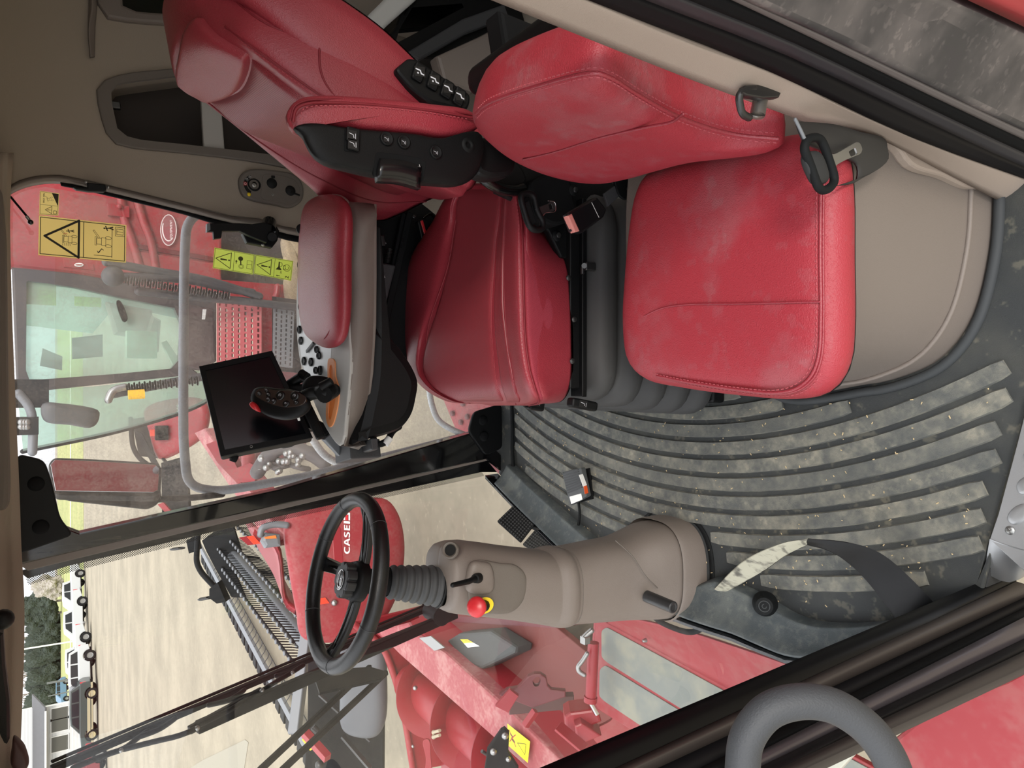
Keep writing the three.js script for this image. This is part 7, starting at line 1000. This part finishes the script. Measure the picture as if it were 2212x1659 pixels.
{ // pale building with shingled lower roof
  const z = -80, t = T('building', 'white boarded building with dark shingled lower roof and three dark windows', 'building', [-45, GY, z]);
  const x1 = PZ(97, 1526, z).x, yE = PZ(97, 1560, z).y, yR = PZ(70, 1560, z + 2).y;
  P(t, 'wall', box(40, yE - GY, 0.3, [x1 - 20, (GY + yE) / 2, z]), M.white);
  for (let i = 0; i < 13; i++) P(t, 'clapboard', box(40, 0.27, 0.06, [x1 - 20, GY + 0.14 + i * 0.27, z + 0.18], [0.16, 0, 0], 0.005, 1), std(0xd4d6d6, { roughness: 0.7 }));
  P(t, 'upper_wall', box(38, 5, 0.3, [x1 - 20, yR + 2, z - 3]), M.white);
  for (let i = 0; i < 12; i++) P(t, 'clapboard', box(38, 0.27, 0.06, [x1 - 20, yR + 0.1 + i * 0.27, z - 2.82], [0.16, 0, 0], 0.005, 1), std(0xd4d6d6, { roughness: 0.7 }));
  P(t, 'lower_roof', slab([V(x1 + 0.3, yE, z + 1.2), V(x1 - 40, yE, z + 1.2), V(x1 - 40, yR + 0.1, z - 3), V(x1 + 0.3, yR + 0.1, z - 3)], 0.15, up, { bevel: 0.02 }), std(0xffffff, { roughness: 0.9, map: dataTex(256, 1.5, (i) => { const v = 0.24 + 0.25 * nB[i * 4 % 262144]; return [v, v, v * 1.02]; }, true) }));
  P(t, 'eave', box(40, 0.15, 0.12, [x1 - 20, yE - 0.05, z + 1.22]), M.white);
  for (const [a, b] of [[1531, 1551], [1554, 1576], [1593, 1619]]) { const p = PZ(109, a, z + 0.3), q = PZ(149, b, z + 0.3), w = P(t, 'window', box(Math.abs(q.x - p.x), Math.abs(p.y - q.y), 0.1, [(p.x + q.x) / 2, (p.y + q.y) / 2, z + 0.26]), M.white); P(w, 'pane', box(Math.abs(q.x - p.x) - 0.16, Math.abs(p.y - q.y) - 0.16, 0.06, [(p.x + q.x) / 2, (p.y + q.y) / 2, z + 0.31]).translate(45, -GY, -z).translate(-45, GY, z), std(0x55554e, { roughness: 0.3 })); }
}
// trees
const ORD = ['first', 'second', 'third', 'fourth', 'fifth', 'sixth', 'seventh', 'eighth', 'ninth'];
function blob(c, r, n, s) { const g = new THREE.IcosahedronGeometry(1, 13), p = g.attributes.position; for (let i = 0; i < p.count; i++) { const x = p.getX(i), y = p.getY(i), z = p.getZ(i), k = 1 + 0.22 * Math.sin(x * n + s) * Math.sin(y * n * 1.3 + s * 2) + 0.15 * Math.sin(z * n * 2.1 + x * 5 + s * 3) + 0.16 * ((Math.abs(Math.sin(Math.round(x * 90) * 12.9898 + Math.round(y * 90) * 78.233 + Math.round(z * 90) * 37.7) * 43758.5453) % 1) - 0.5); p.setXYZ(i, c.x + x * k * r[0], c.y + y * k * r[1], c.z + z * k * r[2]); } g.computeVertexNormals(); return g; }
const spruce = std(0x3c443c, { roughness: 1 }), twig = std(0x8a8078, { roughness: 1 });
for (let i = 0; i < 9; i++) {
  const y = 1352 + i * 21, p = PZ(99, y, -205 + (i % 2) * 4), t = T('hedge_tree', `${ORD[8 - i]} evergreen of the clipped shelterbelt counted from the pale building`, 'tree', [p.x, GY, p.z], 'shelterbelt evergreens');
  P(t, 'foliage', [blob(V(p.x, GY + 3.6, p.z), [2.1, 3.2, 2], 3, i), blob(V(p.x + 0.8, GY + 2, p.z), [2.0, 2.0, 1.8], 4, i * 2)], spruce); P(t, 'trunk', rod(V(p.x, GY, p.z), V(p.x, GY + 2, p.z), 0.2), twig);
}
for (const [y, h, l] of [[1302, 11.5, 'tall dark evergreen tree left of the parked row, nearest the hedge'], [1328, 10, 'tall dark evergreen tree standing second from the window post'], [1190, 9.5, 'dark evergreen top by the window post']]) {
  const p = PZ(96, y, -190), t = T('evergreen_tree', l, 'tree', [p.x, GY, p.z]);
  P(t, 'foliage', Array.from({ length: 5 }, (_, i) => blob(V(p.x + 0.6 * Math.sin(i * 2), GY + h * (0.25 + i * 0.15), p.z), [2.4 - i * 0.3, h * 0.17, 2.2 - i * 0.3], 4, i + y)), spruce); P(t, 'trunk', rod(V(p.x, GY, p.z), V(p.x, GY + h * 0.3, p.z), 0.25), twig);
}
{ const p = PZ(97, 1268, -170), t = T('bare_shrub', 'pale grey leafless shrub by the window post', 'shrub', [p.x, GY, p.z]); P(t, 'twigs', [blob(V(p.x, GY + 2.5, p.z), [2.0, 2.6, 1.8], 5, 3), blob(V(p.x - 0.8, GY + 1.6, p.z), [1.6, 1.6, 1.6], 6, 1)], std(0xa39c94, { roughness: 1 })); }
for (let k = 0; k < 5; k++) {
  const y = 1375 + k * 34, p = PZ(97, y, -225), t = T('bare_tree', `${ORD[4 - k]} leafless grey tree behind the shelterbelt counted from the pale building`, 'tree', [p.x, GY, p.z], 'bare trees behind the shelterbelt'), out = [];
  const grow = (a, d, len, r, lv) => { const b = a.clone().addScaledVector(d, len); out.push(rod(a, b, r, r * 0.65, 5)); if (lv) for (let i = 0; i < 3; i++) grow(b, d.clone().add(V(rr(-0.7, 0.7), rr(-0.1, 0.5), rr(-0.5, 0.5))).normalize(), len * rr(0.6, 0.8), r * 0.6, lv - 1); };
  grow(V(p.x, GY, p.z), V(0, 1, 0), 4.2, 0.3, 4); P(t, 'branches', out, twig);
}
for (const [a, b, z, r, l] of [[[131, 1390], [40, 1404], -110, 0.1, 'tall white pole by the field behind the white pickups'], [[138, 1471], [101, 1476], -100, 0.12, 'short dark post beside the grass behind the wagon'], [[134, 1497], [104, 1504], -100, 0.07, 'thin leaning post nearest the building']]) { const p = PZ(...a, z); one('pole', rod(p.setY(GY), PZ(...b, z), r), r === 0.1 ? M.white : M.greySteel, l, 'pole'); }
renderer.render(scene, camera);
